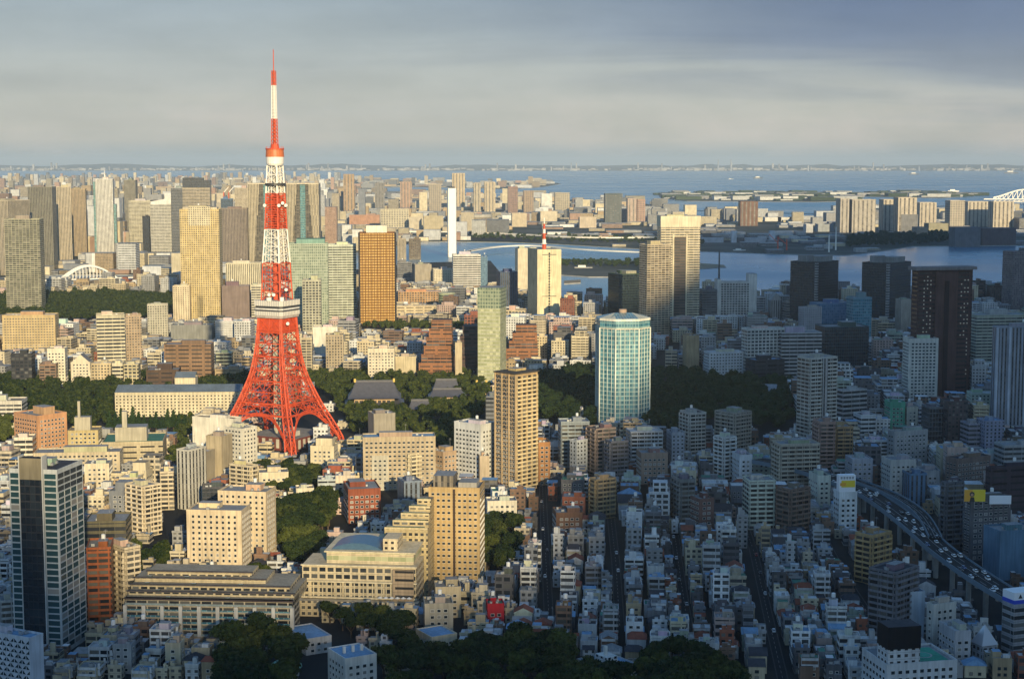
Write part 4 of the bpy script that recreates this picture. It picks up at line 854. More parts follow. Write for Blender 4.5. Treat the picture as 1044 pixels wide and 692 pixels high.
# long terraced apartments
def terraces():
    cx_,cy,a,LX,LY,h=solve_box(128,298,301,612,656,86,18); o=root('terraced_apartments',(cx_,cy,0),a,'long terraced apartment building stepping back under dark roof edges, white piers in front','apartment building'); FOOT.append((cx_+8,cy+22,math.hypot(LX,LY)/2,a,LX+44,LY)); keep_rect(128,300,588,640,cy-10); ANCH.append((214,620,656,'the long terraced apartments',170))
    b=MB(); b.box(-LX/2,-LY/2,0,LX/2,LY/2,h,'apt',(.44,.38,.28),tt=(.33,.29,.22)); b.build('wall',o)
    cols=(.50,.42,.28)
    for k,(dx_,y0,y1,dz) in enumerate(((5,-.5,.5,2.6),(10,-.46,.5,4.8),(16,-.3,.5,6.8),(22,-.2,.44,8.8))):
        b=MB(); b.box(-LX/2+dx_,LY*y0,h-3+dz-3.3,LX/2+20,LY*y1,h+dz-.6,'gridL' if k!=2 else 'small',cols,tt=(.33,.29,.22)); b.build('terrace_storey',o)
        b=MB(); b.box(-LX/2+dx_-1.2,LY*y0-.5,h+dz-.6,-LX/2+dx_+.6,LY*y1+.5,h+dz-.1,'blank',(.10,.085,.08),bottom=True); b.build('roof_edge',o)
        n=14
        for j in range(n):
            y=LY*y0+(LY*(y1-y0))*(j+.5)/n
            if (j*7+k*3)%5==0: q=MB(); q.box(-LX/2+dx_-3.5,y-1.2,h+dz-3.4,-LX/2+dx_-2.0,y+1.2,h+dz-2.3,'leaf_box'); q.build('planter',o)
    b=MB(); b.box(-LX/2-.8,-LY/2-.3,h-.8,-LX/2+2,LY/2+.3,h,'blank',(.06,.045,.045),bottom=True); b.build('roof_edge',o)
    n=9
    for j in range(n+1):
        q=MB(); y=-LY/2+LY*j/n; q.box(-LX/2-1.6,y-.9,0,-LX/2,y+.9,h-3.5,'blank',(.56,.54,.50)); q.build('pier',o)
    for f in range(int(h/3.1)):
        q=MB(); q.box(-LX/2-1.2,-LY/2,f*3.1+.1,-LX/2,LY/2,f*3.1+.35,'blank',(.4,.38,.34),bottom=True); q.box(-LX/2-1.2,-LY/2,f*3.1+.35,-LX/2-1.05,LY/2,f*3.1+1.2,'glassT',(.30,.36,.36)); q.build('balcony',o)
mat('leaf_box',(.05,.075,.02),.9)
terraces()
# long cream hotel hall with blue vault
def vault_hall():
    cx_,cy,a,LX,LY,h=solve_box(308,424,432,578,628,84,20); o=root('banquet_hall',(cx_,cy,0),a,'long cream terraced hall with a blue vaulted roof beside the tan hotel tower','hotel hall'); FOOT.append((cx_+6,cy+14,math.hypot(LX,LY)/2,a,LX+30,LY)); keep_rect(308,430,548,620,cy-8); ANCH.append((368,590,628,'the blue vaulted hall',120))
    c=(.56,.47,.32)
    b=MB(); b.box(-LX/2,-LY/2,0,LX/2,LY/2,h,'gridL',c); b.build('wall',o)
    b=MB(); b.box(-LX/2-6,-LY/2-2,0,-LX/2,LY/2+3,h*.32,'grid',c); b.build('podium',o)
    for z in (.34,.66,.99):
        q=MB(); q.box(-LX/2-1.6,-LY/2-.6,h*z,-LX/2,LY/2+.4,h*z+.7,'blank',(.62,.54,.38),bottom=True); q.build('cornice',o)
    for j in range(25):
        y=-LY/2+LY*(j+.5)/25; q=MB(); q.box(-LX/2-.8,y-.25,h*.34,-LX/2,y+.25,h*.64,'blank',(.62,.54,.38)); q.build('column',o)
    b=MB(); b.box(-LX/2+5,-LY/2+2,h,LX/2+22,LY*.30,h+6,'gyel',c,tt=(.3,.32,.3)); b.build('glass_storey',o)
    b=MB(); b.box(-LX/2+4,-LY/2+1,h+6,LX/2+22,LY*.32,h+6.6,'blank',(.6,.52,.36),bottom=True); b.build('cornice',o)
    # vault: arc along y
    b=MB(); n=12; y0,y1=-LY*.18,LY*.27; x0,x1=-LX/2+8,LX/2+3
    pr=[(y0+(y1-y0)*k/n, h+6.7+3.6*math.sin(math.pi*k/n)**.7) for k in range(n+1)]
    for (ya,za),(yb_,zb) in zip(pr,pr[1:]): b.face([(x0,ya,za),(x1,ya,za),(x1,yb_,zb),(x0,yb_,zb)],'vault_blue')
    b.face([(x0,y,z) for y,z in pr][::-1],'vault_blue'); b.face([(x1,y,z) for y,z in pr],'vault_blue'); b.build('vaulted_roof',o)
    b=MB(); b.box(x0,-LY*.32,h+6.6,x0+16,-LY*.19,h+13,'small',c); b.build('roof_room',o)
    b=MB(); b.box(-LX/2-2,-LY/2+1,h*.0,-LX/2+.0,-LY*.3,h*.95,'slot',(.34,.26,.18)); b.build('bay',o)
    for j in range(6):
        q=MB(); y=-LY*.45+j*3.1; q.cyl(-LX/2-4,y,h*.32,h*.32+2.2,.06,.06,'metal_grey',n=5); q.cyl(-LX/2-4,y,h*.32+2.1,h*.32+2.9,1.5,.1,'tank_white',n=8); q.build('parasol')
        ob=bpy.data.objects[-1] if 0 else None
        LASTP.append((q,o,y))
LASTP=[]
mat('vault_blue',(.045,.10,.17),.4,noise_=.1,scale=.5)
def parasols_fix():
    k=0
    for ob in [x for x in bpy.data.objects if x.name.split('.')[0]=='parasol']:
        ob.parent=None
        o=[x for x in bpy.data.objects if x.name.startswith('banquet_hall')][0]
        ob.location=o.location; ob.rotation_euler=o.rotation_euler
        tag(ob,'small white parasol in the row on the terrace of the blue vaulted hall','parasol','white parasols on the hall terrace'); k+=1
vault_hall(); parasols_fix()
i=hero('hotel_tower',HT,(437,489,494,499,602,84),'blank',(.44,.31,.15),'tan brick hotel tower with a narrow dark joint splitting its front','the tan hotel tower',dep=20,vis=595,geo='win',bw=3.0,fh=3.5,w=1.5,h=1.3,rt=False,limit=100)
LX,LY,h=i['LX'],i['LY'],i['h']; addbox(i['o'],-LX/2-.6,-LY*.02,0,-LX/2+.2,LY*.02,h,'blank',(.06,.04,.03),'joint'); addbox(i['o'],-LX*.4,LY*.02,h+.2,LX*.3,LY*.42,h+7,'vstr',(.22,.19,.15),'roof_plant'); addbox(i['o'],-LX*.3,-LY*.42,h+.2,LX*.3,-LY*.06,h+3,'blank',(.35,.33,.3),'roof_plant')
# stepped building
def steps():
    cx_,cy,a,LX,LY,h=solve_box(392,436,438,540,612,84,26); o=root('stepped_hotel_wing',(cx_,cy,0),a,'tan wing climbing in steps with planted terraces up to the tan hotel tower','hotel wing'); FOOT.append((cx_,cy,math.hypot(LX,LY)/2,a,LX,LY)); keep_rect(396,436,515,590,cy-8)
    for k in range(5):
        q=MB(); q.box(-LX/2+3*k,-LY/2,0 if k==0 else h+(k-1)*3.4,LX/2,LY*(.5-.17*k),h+k*3.4,'gridL' if k%2 else 'grid',(.46,.37,.21),tt=(.2,.19,.16)); q.build('tier',o)
        q=MB(); q.box(-LX/2+3*k-.3,-LY/2,h+k*3.4,-LX/2+3*k+.6,LY*(.5-.17*k),h+k*3.4+1.1,'blank',(.5,.42,.26)); q.build('parapet',o)
        q=MB(); q.box(-LX/2+3*k+1,-LY/2+2,h+k*3.4,-LX/2+3*k+2.4,LY*(.5-.17*k)-1,h+k*3.4+1.4,'leaf_box'); q.build('planter',o)
steps()
L2=[
 ('office_building',(84,86,128,533,570,5),'ribbonW',(.13,.115,.07),'dark glass terraced office with a flat brown roof right of the near white framed tower','win0',26),
 ('apartment_block',(128,146,164,497,548,50),'apt',(.60,.51,.37),'sunlit cream apartment tower with a bright white corner column','bal',20),
 ('apartment_block',(160,163,177,482,520,10),'apt',(.52,.44,.32),'cream apartment block behind the one with a white corner column','bal',18),
 ('apartment_block',(84,86,111,474,500,6),'blank',(.60,.52,.38),'small cream block with even windows behind the near white framed tower','win',20),
 ('apartment_block',(85,88,113,560,640,10),'apt',(.32,.10,.04),'brick red apartment tower right beside the near white framed tower','bal',22),
 ('apartment_block',(112,127,143,560,632,42),'apt',(.58,.49,.35),'cream stepped apartment block right of the brick red tower','bal',20),
 ('office_building',(180,192,210,460,520,60),'vstr',(.50,.48,.42),'tall pale building with a black glass slot left of twin beige shafts','',22),
 ('office_building',(210,226,228,446,492,70),'blank',(.40,.33,.22),'tall windowless beige shaft in front of the white sunlit offices',None,16),
 ('office_building',(196,209,211,462,500,70),'blank',(.32,.27,.19),'darker beige shaft left of the tall windowless one',None,14),
 ('office_building',(228,247,262,438,482,55),'ribbon',(.64,.60,.50),'white sunlit office with diagonal stripes of windows under the lattice tower','win',26),
 ('office_building',(196,238,246,428,470,70),'blank',(.66,.62,.52),'long white plain roofed hall left of the tower foot',None,30),
 ('apartment_block',(234,256,263,476,506,60),'apt',(.56,.48,.34),'cream block just behind the taller cream hotel block','bal',16),
 ('apartment_block',(262,264,294,483,506,10),'small',(.60,.53,.38),'white cream block with rooftop boxes near the tower leg','win',16),
 ('office_building',(204,206,228,498,530,10),'glassD',(.08,.08,.09),'black walled low block carrying a small cream box',None,14),
 ('office_building',(300,302,320,499,520,10),'small',(.64,.58,.44),'small bright house between the groves below the tower','win',12),
 ('museum_building',(100,104,166,452,476,8),'slot',(.46,.39,.26),'wide beige hall with a green roof edge and a stubby roof tower','',44),
 ('office_building',(67,69,100,440,470,6),'ribbonW',(.50,.40,.20),'yellow beige ribbon building left of the stubby roof tower hall','win',22),
 ('office_building',(30,34,122,463,486,6),'gridL',(.50,.42,.29),'long low beige office with a grey roof behind the near white framed tower','win',22),
 ('apartment_block',(12,14,33,447,474,6),'ribbonW',(.68,.62,.50),'small white ribbon block with a roof cap at left','',16),
 ('hotel_building',(14,38,68,425,470,50),'grid',(.52,.28,.15),'pink brick stepped hotel in the left park','win',26),
 ('office_building',(-20,-18,22,410,432,5),'ribbon',(.62,.58,.50),'long white low building at the left edge of the park','',26),
 ('office_building',(115,117,246,401,425,3),'small',(.60,.53,.38),'very long low cream building with a blue grey roof left of the lattice tower','',30),
 ('office_building',(176,178,199,386,404,3),'blank',(.62,.54,.38),'cream box rising from the very long low cream building',None,20),
 ('office_building',(10,11,32,361,396,5),'gridL',(.04,.04,.045),'black framed office among the cream blocks at left','',20),
 ('office_building',(38,40,57,372,396,6),'apt',(.28,.18,.12),'brown white slatted block right of the black framed office','',18),
 ('office_building',(46,48,66,356,394,6),'blank',(.66,.61,.48),'tall white sunlit block behind the brown white slatted one','win',18),
 ('gabled_office',(71,72,92,370,396,5),'grid',(.60,.53,.40),'white gabled building facing the left park','win',18),
 ('office_building',(92,93,113,371,396,5),'grid',(.52,.42,.26),'beige block right of the white gabled building','',18),
 ('office_building',(113,114,125,371,396,5),'ribbonW',(.64,.58,.42),'bright white banded block facing the left park','',18),
 ('office_building',(125,126,141,372,396,5),'gridL',(.54,.47,.30),'yellowish block right of the bright white banded one','',18),
 ('office_building',(147,149,182,378,400,5),'slot',(.10,.065,.045),'dark brown hall under a white box left of the park avenue','',24),
 ('office_building',(93,98,127,322,378,14),'ribbonW',(.62,.56,.40),'striped white office with a dark left side in the left town','',24),
 ('apartment_block',(122,128,144,322,372,14),'grid',(.42,.32,.22),'tan grid block behind the striped white office','',20),
 ('apartment_block',(148,150,171,311,348,10),'grid',(.46,.43,.34),'grey beige slab before the dark garden at left','',16),
 ('apartment_block',(174,176,193,292,332,5),'small',(.62,.52,.36),'small windowed cream tower left in front of the yellow hotel tower','',18),
 ('office_building',(165,167,215,352,392,3),'slot',(.24,.15,.09),'brown office with long dark slots left of the lattice tower','',26),
 ('office_building',(172,174,216,332,352,3),'blank',(.24,.24,.22),'grey black block on top behind the brown slotted office',None,26),
 ('office_building',(217,219,246,377,392,3),'slot',(.36,.27,.16),'tan curved hall left beside the lattice tower','',20),
 ('office_building',(218,220,236,360,378,3),'ribbonW',(.44,.46,.34),'green and white low office behind the tan curved hall','',16),
 ('office_building',(0,2,56,322,362,5),'blank',(.50,.38,.20),'long yellow orange building at the left edge below the olive tower','win',26),
 ('office_building',(20,22,40,330,352,30),'blank',(.56,.36,.12),'orange sunlit block in front of the long yellow orange building',None,20),
 ('office_building',(228,230,266,269,300,5),'vstr',(.62,.56,.40),'wide cream hall below the brown striped tower','',26),
 ('office_building',(224,226,254,292,330,5),'blank',(.22,.17,.15),'taupe and dark deck building left of the lattice tower',None,24),
 ('office_building',(254,256,268,291,330,5),'ribbon',(.62,.57,.44),'white ribbon block touching the lattice tower on the left','',20),
 ('office_building',(317,319,344,334,366,4),'blank',(.66,.62,.52),'white plain block right of the lattice tower',None,20),
 ('apartment_block',(330,332,350,342,380,5),'grid',(.40,.33,.23),'beige block in front of the white plain one near the lattice tower','',20),
 ('office_building',(401,403,424,364,388,3),'blank',(.50,.43,.29),'plain sand coloured block before the left brown stepped building',None,18),
 ('office_building',(373,375,402,356,390,3),'small',(.62,.55,.42),'bright cream jumbled block near the temple','win',20),
 ('office_building',(462,464,471,350,390,3),'blank',(.48,.40,.27),'slender sand coloured shaft left of the yellow green tower',None,12),
 ('apartment_block',(305,307,318,345,385,4),'apt',(.52,.44,.30),'cream apartment strip seen past the right of the lattice tower','',16),
 ('office_building',(378,381,403,423,462,20),'blank',(.30,.27,.22),'grey cube tower with a small dark opening','',18),
 ('office_building',(340,342,362,486,510,6),'small',(.58,.50,.40),'cream orange topped block east of the tower leg','win',14),
 ('office_building',(322,324,342,490,515,6),'ribbon',(.44,.48,.48),'pale blue topped block at the edge of the grove','',14),
 ('office_building',(500,502,517,502,530,6),'blank',(.62,.62,.58),'white block with a green roof sign at the foot of the tan apartment tower','win',14),
 ('office_building',(495,497,527,512,540,6),'small',(.60,.55,.44),'cream low block before the tan apartment tower','win',14),
 ('house',(495,497,514,617,637,6),'blank',(.42,.02,.03),'bright red house with a green roof beside the bottom grove','win',10),
 ('office_building',(440,444,470,600,630,6),'blank',(.44,.37,.25),'tan low building with a brown front under the tan hotel tower','win',14),
 ('office_building',(430,433,462,617,646,6),'small',(.42,.38,.30),'grey beige low block below the tan hotel tower','win',14),
]
for (nm,px_,st_,c,l,ge,dp) in L2:
    kw={}; g_=ge
    if ge=='win': kw=dict(bw=3.4,fh=3.3,w=1.7,h=1.4,limit=70)
    if ge=='bal': kw=dict(limit=30)
    if ge in ('','win0'): g_=None
    cat={'apartment_tower':AT,'apartment_block':AB,'house':'house','hotel_building':HT}.get(nm,OB)
    rf='green' if 'green roof' in l else ('blue' if 'blue grey roof' in l else HSEED.choice(('grey','pale','tan','grey')))
    ref='the '+l.split(' with ')[0].split(' right of ')[0].split(' left of ')[0].split(' right beside')[0].split(' under ')[0].split(' below ')[0].split(' before ')[0].split(' behind ')[0].split(' at ')[0].split(' in front')[0].split(' among')[0].split(' facing')[0].split(' carrying')[0].split(' near ')[0].split(',')[0]
    i=hero(nm,cat,px_,('blank' if ge=='win' else st_),c,l,ref if len(ref.split())<8 else None,dep=dp,geo=g_,roof=rf,rt=not('very long' in l or 'stubby' in l),**kw)
    LX,LY,h,o=i['LX'],i['LY'],i['h'],i['o']
    if 'gabled' in l and nm=='gabled_office':
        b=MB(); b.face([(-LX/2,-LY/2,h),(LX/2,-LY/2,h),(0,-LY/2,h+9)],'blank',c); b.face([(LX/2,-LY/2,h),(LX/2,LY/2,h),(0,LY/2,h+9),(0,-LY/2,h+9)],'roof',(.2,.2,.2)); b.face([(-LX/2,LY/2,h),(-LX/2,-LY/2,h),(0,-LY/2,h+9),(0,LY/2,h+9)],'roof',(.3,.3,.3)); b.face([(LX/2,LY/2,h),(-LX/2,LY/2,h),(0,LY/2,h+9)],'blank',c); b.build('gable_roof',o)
    if 'stubby' in l:
        addbox(o,-LX*.30,-LY*.3,h,LX*.22,LY*.1,h+11,'blank',(.42,.38,.29),'roof_tower'); addbox(o,-LX*.18,-LY*.32,h+11,-LX*.10,-LY*.2,h+24,'blank',(.46,.42,.32),'roof_chimney')
    if 'very long low' in l:
        b=MB(); b.face([(-LX/2,-LY/2-1,h+1),(LX/2,-LY/2-1,h+1),(LX/2,LY*.1,h+6),(-LX/2,LY*.1,h+6)],'roof',(.16,.20,.24)); b.face([(LX/2,LY/2,h+1),(-LX/2,LY/2,h+1),(-LX/2,LY*.1,h+6),(LX/2,LY*.1,h+6)],'roof',(.16,.2,.24)); b.build('pitched_roof',o)
    if 'brick red stepped' in l or 'pink brick' in l:
        pass
# corner with triangular windows, bottom left
i=hero('office_building',OB,(-40,30,44,652,720,62),'blank',(.50,.54,.60),'pale building at the bottom left corner with a checker of dark diagonal openings','the checkered corner building',dep=24,vis=692,roof='blue')
b=MB(); L=i['LY']; hh=i['h']; x=-i['LX']/2
for r_ in range(int(hh/2.3)):
    for c_ in range(int(L/2.3)):
        y=-L/2+c_*2.3+.3; z=.5+r_*2.3
        b.face([(x-.06,y+1.9,z),(x-.06,y,z),(x-.06,y+(1.9 if (r_+c_)%2 else 0),z+1.8)],'pane'); b.face([(x-.25,y-.2,z-.2),(x-.25,y+2.1,z-.2),(x,y+2.1,z-.2),(x,y-.2,z-.2)][::-1],'blank',(.5,.54,.6))
tag(b.build('diagonal_opening_array',i['o']),kind='stuff')
hero('apartment_block',AB,(-8,0,18,614,655,20),'apt',(.40,.42,.42),'pale block of stacked balconies at the left edge beside the near tower',None,dep=14,geo='bal',limit=20)
i=hero('office_building',OB,(900,904,976,679,728,12),'blank',(.56,.57,.58),'white near building with a green roof court and a black box tower','the white building with a black box',dep=26,rt=False,geo='win',limit=40,vis=690)
LX,LY,h,o=i['LX'],i['LY'],i['h'],i['o']; addbox(o,-LX/2+1,-LY/2+1,h,-LX/2+16,-LY/2+12,h+7,'small',(.56,.57,.58),'roof_room'); addbox(o,-LX/2+.8,-LY/2+.8,h+7,-LX/2+16.2,-LY/2+12.2,h+17,'blank',(.012,.012,.014),'black_box','dark')
b=MB(); b.box(-LX*.08,-LY*.38,h+.03,LX*.42,LY*.36,h+.25,'blank',(.05,.30,.20)); b.build('roof_court',o)
b=MB(); b.cyl(LX*.17,-1,h+.26,h+.3,4.5,4.5,'line_paint',n=24); b.cyl(LX*.17,-1,h+.31,h+.35,3.8,3.8,'blank',(.06,.34,.24),n=24); b.build('roof_marking',o)
# silver spire
cxx,cyy=G(1003,676); o=root('spired_tower',(cxx,cyy,0),R(20),'slim grey tower with a silver pyramid spire near the bottom right corner','tower'); FOOT.append((cxx,cyy,7,0,10,10)); ANCH.append((1003,650,676,'the silver spire',20)); keep_rect(993,1012,637,672,cyy-6)
hz=atY(1003,655,cyy)[1]; hs=atY(1003,636,cyy)[1]; b=MB(); b.box(-4,-4,0,4,4,hz,'grid',(.36,.37,.40)); b.build('wall',o)
b=MB(); q=4.6
for P_ in (((-q,-q),(q,-q)),((q,-q),(q,q)),((q,q),(-q,q)),((-q,q),(-q,-q))): b.face([(*P_[0],hz),(*P_[1],hz),(0,0,hs)],'spire_metal')
b.build('spire',o) if mat('spire_metal',(.55,.56,.60),.3,.6) else None
# building with the blue and white roof sign
i=hero('office_building',OB,(1022,1034,1070,618,672,20),'ribbon',(.30,.31,.33),'grey office at the right edge carrying a white and blue roof sign','the office with the blue sign',dep=18,rt=False)
def text(s,par,loc,rz,size,mt,ext=.08,name='lettering'):
    c=bpy.data.curves.new('t','FONT'); c.body=s; c.size=size; c.extrude=ext; c.align_x='CENTER'; c.align_y='CENTER'
    o=bpy.data.objects.new('t',c); COL.objects.link(o); dg=bpy.context.evaluated_depsgraph_get(); me=bpy.data.meshes.new_from_object(o.evaluated_get(dg)); bpy.data.objects.remove(o)
    me.materials.clear(); me.materials.append(MT(mt)); ob=mk_obj(name,me,par,loc); ob.rotation_euler=(math.pi/2,0,rz); return ob
mat('sign_blue',(.02,.06,.5),.5); mat('sign_white',(.8,.8,.82),.5); mat('sign_yellow',(.75,.55,.03),.5); mat('sign_orange',(.75,.35,.03),.5); mat('sign_black',(.02,.02,.02),.5); mat('skin',(.5,.3,.2),.6); mat('sign_green',(.03,.4,.15),.5)
LX,LY,h=i['LX'],i['LY'],i['h']; so=root('roof_sign',(i['cx'],i['cy'],h+1),i['a'],'white roof sign with a blue stripe and small dark marks at the right edge','sign')
b=MB(); b.box(-LX/2,-LY/2,0,LX/2,LY/2,5.6,'sign_white',kt='sign_white'); b.build('sign_box',so); b=MB(); b.box(-LX/2-.1,-LY/2-.1,0,LX/2+.1,LY/2+.1,1.9,'sign_blue',kt='sign_blue'); b.build('blue_stripe',so)
b=MB(); b.face([(-LX/2+2.2,-LY/2-.12,2.7),(-LX/2+4.6,-LY/2-.12,2.7),(-LX/2+3.4,-LY/2-.12,4.9)],'sign_black'); b.build('triangle_mark',so)
b=MB()
for k in range(4): b.box(-LX/2+6+k*1.5,-LY/2-.12,2.9,-LX/2+7.1+k*1.5,-LY/2-.05,4.6,'sign_blue')
b.build('block_lettering',so)
# billboard
bx_,by_=G(994,560); cyb=by_; i=[q for q in bpy.data.objects if q.get('label','').startswith('dark office carrying')][0]
zt=atY(994,499,i.location.y-8)[1]; zb=atY(994,511,i.location.y-8)[1]; xb=atY(994,505,i.location.y-8)[0]
so=root('billboard',(xb,i.location.y-8,zb),0,'yellow rooftop billboard showing a dark haired person','billboard'); W=12.5; H=zt-zb
b=MB(); b.box(-W/2,0,0,W/2,.6,H,'sign_yellow',kt='sign_yellow',bottom=True); b.build('panel',so)
b=MB(); b.box(-W/2-.1,-.1,0,-W*.12,0,H,'sign_orange',bottom=True); b.build('left_panel',so)
b=MB(); b.cyl(0,0,0,.08,1.5,1.5,'sign_black',n=16); b.cyl(0,-.3,.08,.14,.85,.85,'skin',n=14); ob=b.build('portrait',so,loc=(-W*.14,-.12,H*.62)); ob.rotation_euler=(math.pi/2,0,0)
b=MB(); b.face([(-3.2,-.2,0),(0,-.2,0),(-.6,-.2,H*.38),(-2.6,-.2,H*.38)],'sign_black'); b.build('portrait_body',so)
b=MB()
for x in (-W*.4,0,W*.4): b.box(x-.15,.6,-4,x+.15,.9,H*.9,'metal_grey')
b.build('support_frame',so)
so=root('roof_panel',(xb+16,i.location.y-6,zb-2),0,'plain pale roof panel right of the yellow billboard','sign'); b=MB(); b.box(-6.5,0,0,6.5,.5,5.2,'sign_white',kt='sign_white',bottom=True); b.build('panel',so); b=MB(); b.box(-6,.5,-2,-5.7,.8,4,'metal_grey'); b.box(5.7,.5,-2,6,.8,4,'metal_grey'); b.build('support_frame',so)
# slim white ad tower
i=hero('office_building',OB,(854,856,874,503,544,8),'blank',(.70,.72,.72),'slim white tower with a yellow advert panel at the flyover','the slim white advert tower',dep=12,rt=False,geo='win',limit=30)
so=root('advert_panel',(i['cx'],i['cy']-i['LY']/2,i['h']+1),i['a'],'white advert box with a yellow middle on the slim white tower','sign')
b=MB(); b.box(-5.5,0,0,5.5,5,11,'sign_white',kt='sign_white'); b.build('box',so); b=MB(); b.box(-4,-.1,3,5.2,0,7.5,'sign_yellow',bottom=True); b.box(-4.9,-.12,4,-1,-.1,6,'sign_orange',bottom=True); b.build('yellow_panel',so)
b=MB(); 
for k in range(5): b.box(-4.6+k*1.9,-.1,8.4,-3.3+k*1.9,0,10,'metal_grey')
b.build('block_lettering',so)
mat('asphalt_worn', (.07,.07,.07), .9, noise_=.2, scale=.3)
# ------------------------------------------------------------------ the red and white lattice tower
def lattice_tower():
    Yc=1394.0; Xc=atY(284.5,440,Yc)[0]
    o=root('lattice_tower',(Xc,Yc,0),0,'tall orange red and white steel lattice broadcasting tower with two observation decks','tower')
    ANCH.append((283,400,462,'the lattice tower',90)); keep_rect(245,320,322,440,Yc); keep_rect(258,316,425,467,1332); keep_rect(262,302,50,322,Yc)
    keep_poly([(283,430),(300,470),(310,470),(325,425),(350,455),(354,450),(320,405)])
    PHI=R(18.2)
    prof=[(-3,57.6),(8,54),(20,46.5),(31,39.5),(40,34.5),(50,29.5),(58,25.8),(66,23),(77,20.3),(88,18.4),(99,17.2),(110,16.3),(124,13.2),(140,12.2),(155,11.6),(183,9.3),(213,7.9),(236,6.6)]
    def Rr(z):
        for (z0,r0),(z1,r1) in zip(prof,prof[1:]):
            if z<=z1: return r0+(r1-r0)*(z-z0)/(z1-z0)
        return prof[-1][1]
    def corner(k,z,inset=0,side=0):
        a=PHI-math.pi/2+k*math.pi/2; r=Rr(z)-inset
        return Vector((r*math.cos(a)-side*math.sin(a), r*math.sin(a)+side*math.cos(a), z))
    def colr(z): return 'orange_paint' if z<155 or 183<=z<213 else 'white_paint'
    zl=[-3,5,13,21,30,39,48,57,66,77,88,99,110]
    # legs: each a boxed truss of four chords
    for k in range(4):
        b=MB()
        for z0,z1 in zip(zl,zl[1:]):
            def q(z):
                w_=max(1.0,4.6*(1-z/125)); 
                return [corner(k,z,0,0),corner(k,z,w_,w_),corner(k,z,w_,-w_),corner(k,z,2*w_,0)]
            A,B=q(z0),q(z1); th=1.15 if z0<50 else .95
            for j in range(4): b.beam(A[j],B[j],th if j==0 else th*.75,'orange_paint')
            for (m_,n_) in ((0,1),(0,2),(1,3),(2,3)):
                b.beam(A[m_],B[n_],.32,'orange_paint'); b.beam(A[n_],B[m_],.32,'orange_paint'); b.beam(B[m_],B[n_],.38,'orange_paint')
        b.build('leg',o)
        f=MB(); p=corner(k,0,3); f.box(p.x-5,p.y-5,-1,p.x+5,p.y+5,.7,'concrete',kt='concrete'); f.build('foot_block',o)
    # faces between the legs, panelled with cross bracing
    for k in range(4):
        b=MB(); rows=[30,39,48,57,66,77,88,99,110]
        for i_,(z0,z1) in enumerate(zip(rows,rows[1:])):
            n=4 if z0<60 else 2
            L0,L1,R0,R1=corner(k,z0),corner(k,z1),corner(k+1,z0),corner(k+1,z1)
            for j in range(n):
                a0,a1=L0.lerp(R0,j/n),L0.lerp(R0,(j+1)/n); b0,b1=L1.lerp(R1,j/n),L1.lerp(R1,(j+1)/n)
                b.beam(a0,b1,.42,'orange_paint'); b.beam(a1,b0,.42,'orange_paint')
                if j: b.beam(a0,b0,.4,'orange_paint')
            b.beam(L1,R1,1.3 if i_ in (0,2,4) else .9,'orange_paint'); 
            if i_==0: b.beam(L0,R0,1.5,'orange_paint')
            if i_ in (0,2,4,6): b.beam(L1+Vector((0,0,-2)),R1+Vector((0,0,-2)),.6,'orange_paint')
        b.build('face_bracing',o)
        # arch
        b=MB(); n=14; P=[]
        for j in range(n+1):
            t=j/n; u=(t-.5)*2; z=3+26*(1-abs(u)**2.6); zz=max(z,3)
            A=corner(k,zz,2); B=corner(k+1,zz,2); s=.5+.5*math.copysign(abs(u)**.85,u)*.96
            P.append(A.lerp(B,s))
        for p,q_ in zip(P,P[1:]): b.beam(p,q_,1.1,'orange_paint'); b.beam(p+Vector((0,0,2.2)),q_+Vector((0,0,2.2)),.7,'orange_paint'); b.beam(p,q_+Vector((0,0,2.2)),.4,'orange_paint')
        for j in range(3,n-2): 
            t=j/n; b.beam(P[j],corner(k,30).lerp(corner(k+1,30),t),.5,'orange_paint')
        b.build('arch',o)
    # inner bracing rings
    b=MB()
    for z in (39,57,77,99):
        for k in range(4): b.beam(corner(k,z,4),corner(k+2,z,4),.6,'orange_paint')
    for z0,z1 in zip([57,66,77,88,99],[66,77,88,99,110]):
        for k in range(4): b.beam(corner(k,z0,8),corner(k+1,z1,8),.5,'orange_paint')
    b.build('inner_bracing',o)
    b=MB(); b.box(-3.6,-3.2,0,2.2,3.2,112,'blank',(.34,.33,.27)); b.build('lift_shaft',o)
    b=MB()
    for z in range(4,112,6): b.box(-3.8,-3.4,z,2.4,3.4,z+.5,'orange_paint')
    for x in (4.5,8): b.box(x-.25,-2,0,x+.25,-1.5,112,'orange_paint')
    b.build('stair_frame',o)
    # solid orange collar under the deck
    b=MB(); P=[corner(k,108)[:2] for k in range(4)]; Pt=[corner(k,110)[:2] for k in range(4)]
    b.prism([tuple(p) for p in Pt],97,110,'orange_paint',kt='orange_paint',bottom=True); b.build('deck_collar',o)
    def square(r,ch): # chamfered square at tower angle
        out=[]
        for k in range(4):
            a=PHI-math.pi/2+k*math.pi/2
            for s in (-1,1):
                out.append((r*math.cos(a)*(1-ch)-s*math.sin(a)*r*ch, r*math.sin(a)*(1-ch)+s*math.cos(a)*r*ch))
        return out
    S=square(19.4,.07)
    b=MB(); b.prism(S,109.5,111.5,'blank',(.45,.38,.34),bottom=True); b.prism(square(19.9,.07),111.5,115,'deck_panel',(.5,.47,.42)); b.prism(S,115,116.4,'frame_dark'); b.prism(square(20.1,.07),116.4,117.6,'blank',(.72,.70,.66),bottom=True); b.prism(S,117.6,119.6,'frame_dark'); b.prism(square(20.2,.07),119.6,124,'deck_panel',(.5,.47,.42),kt='blank'); b.build('main_deck',o)
    n=8; b=MB()
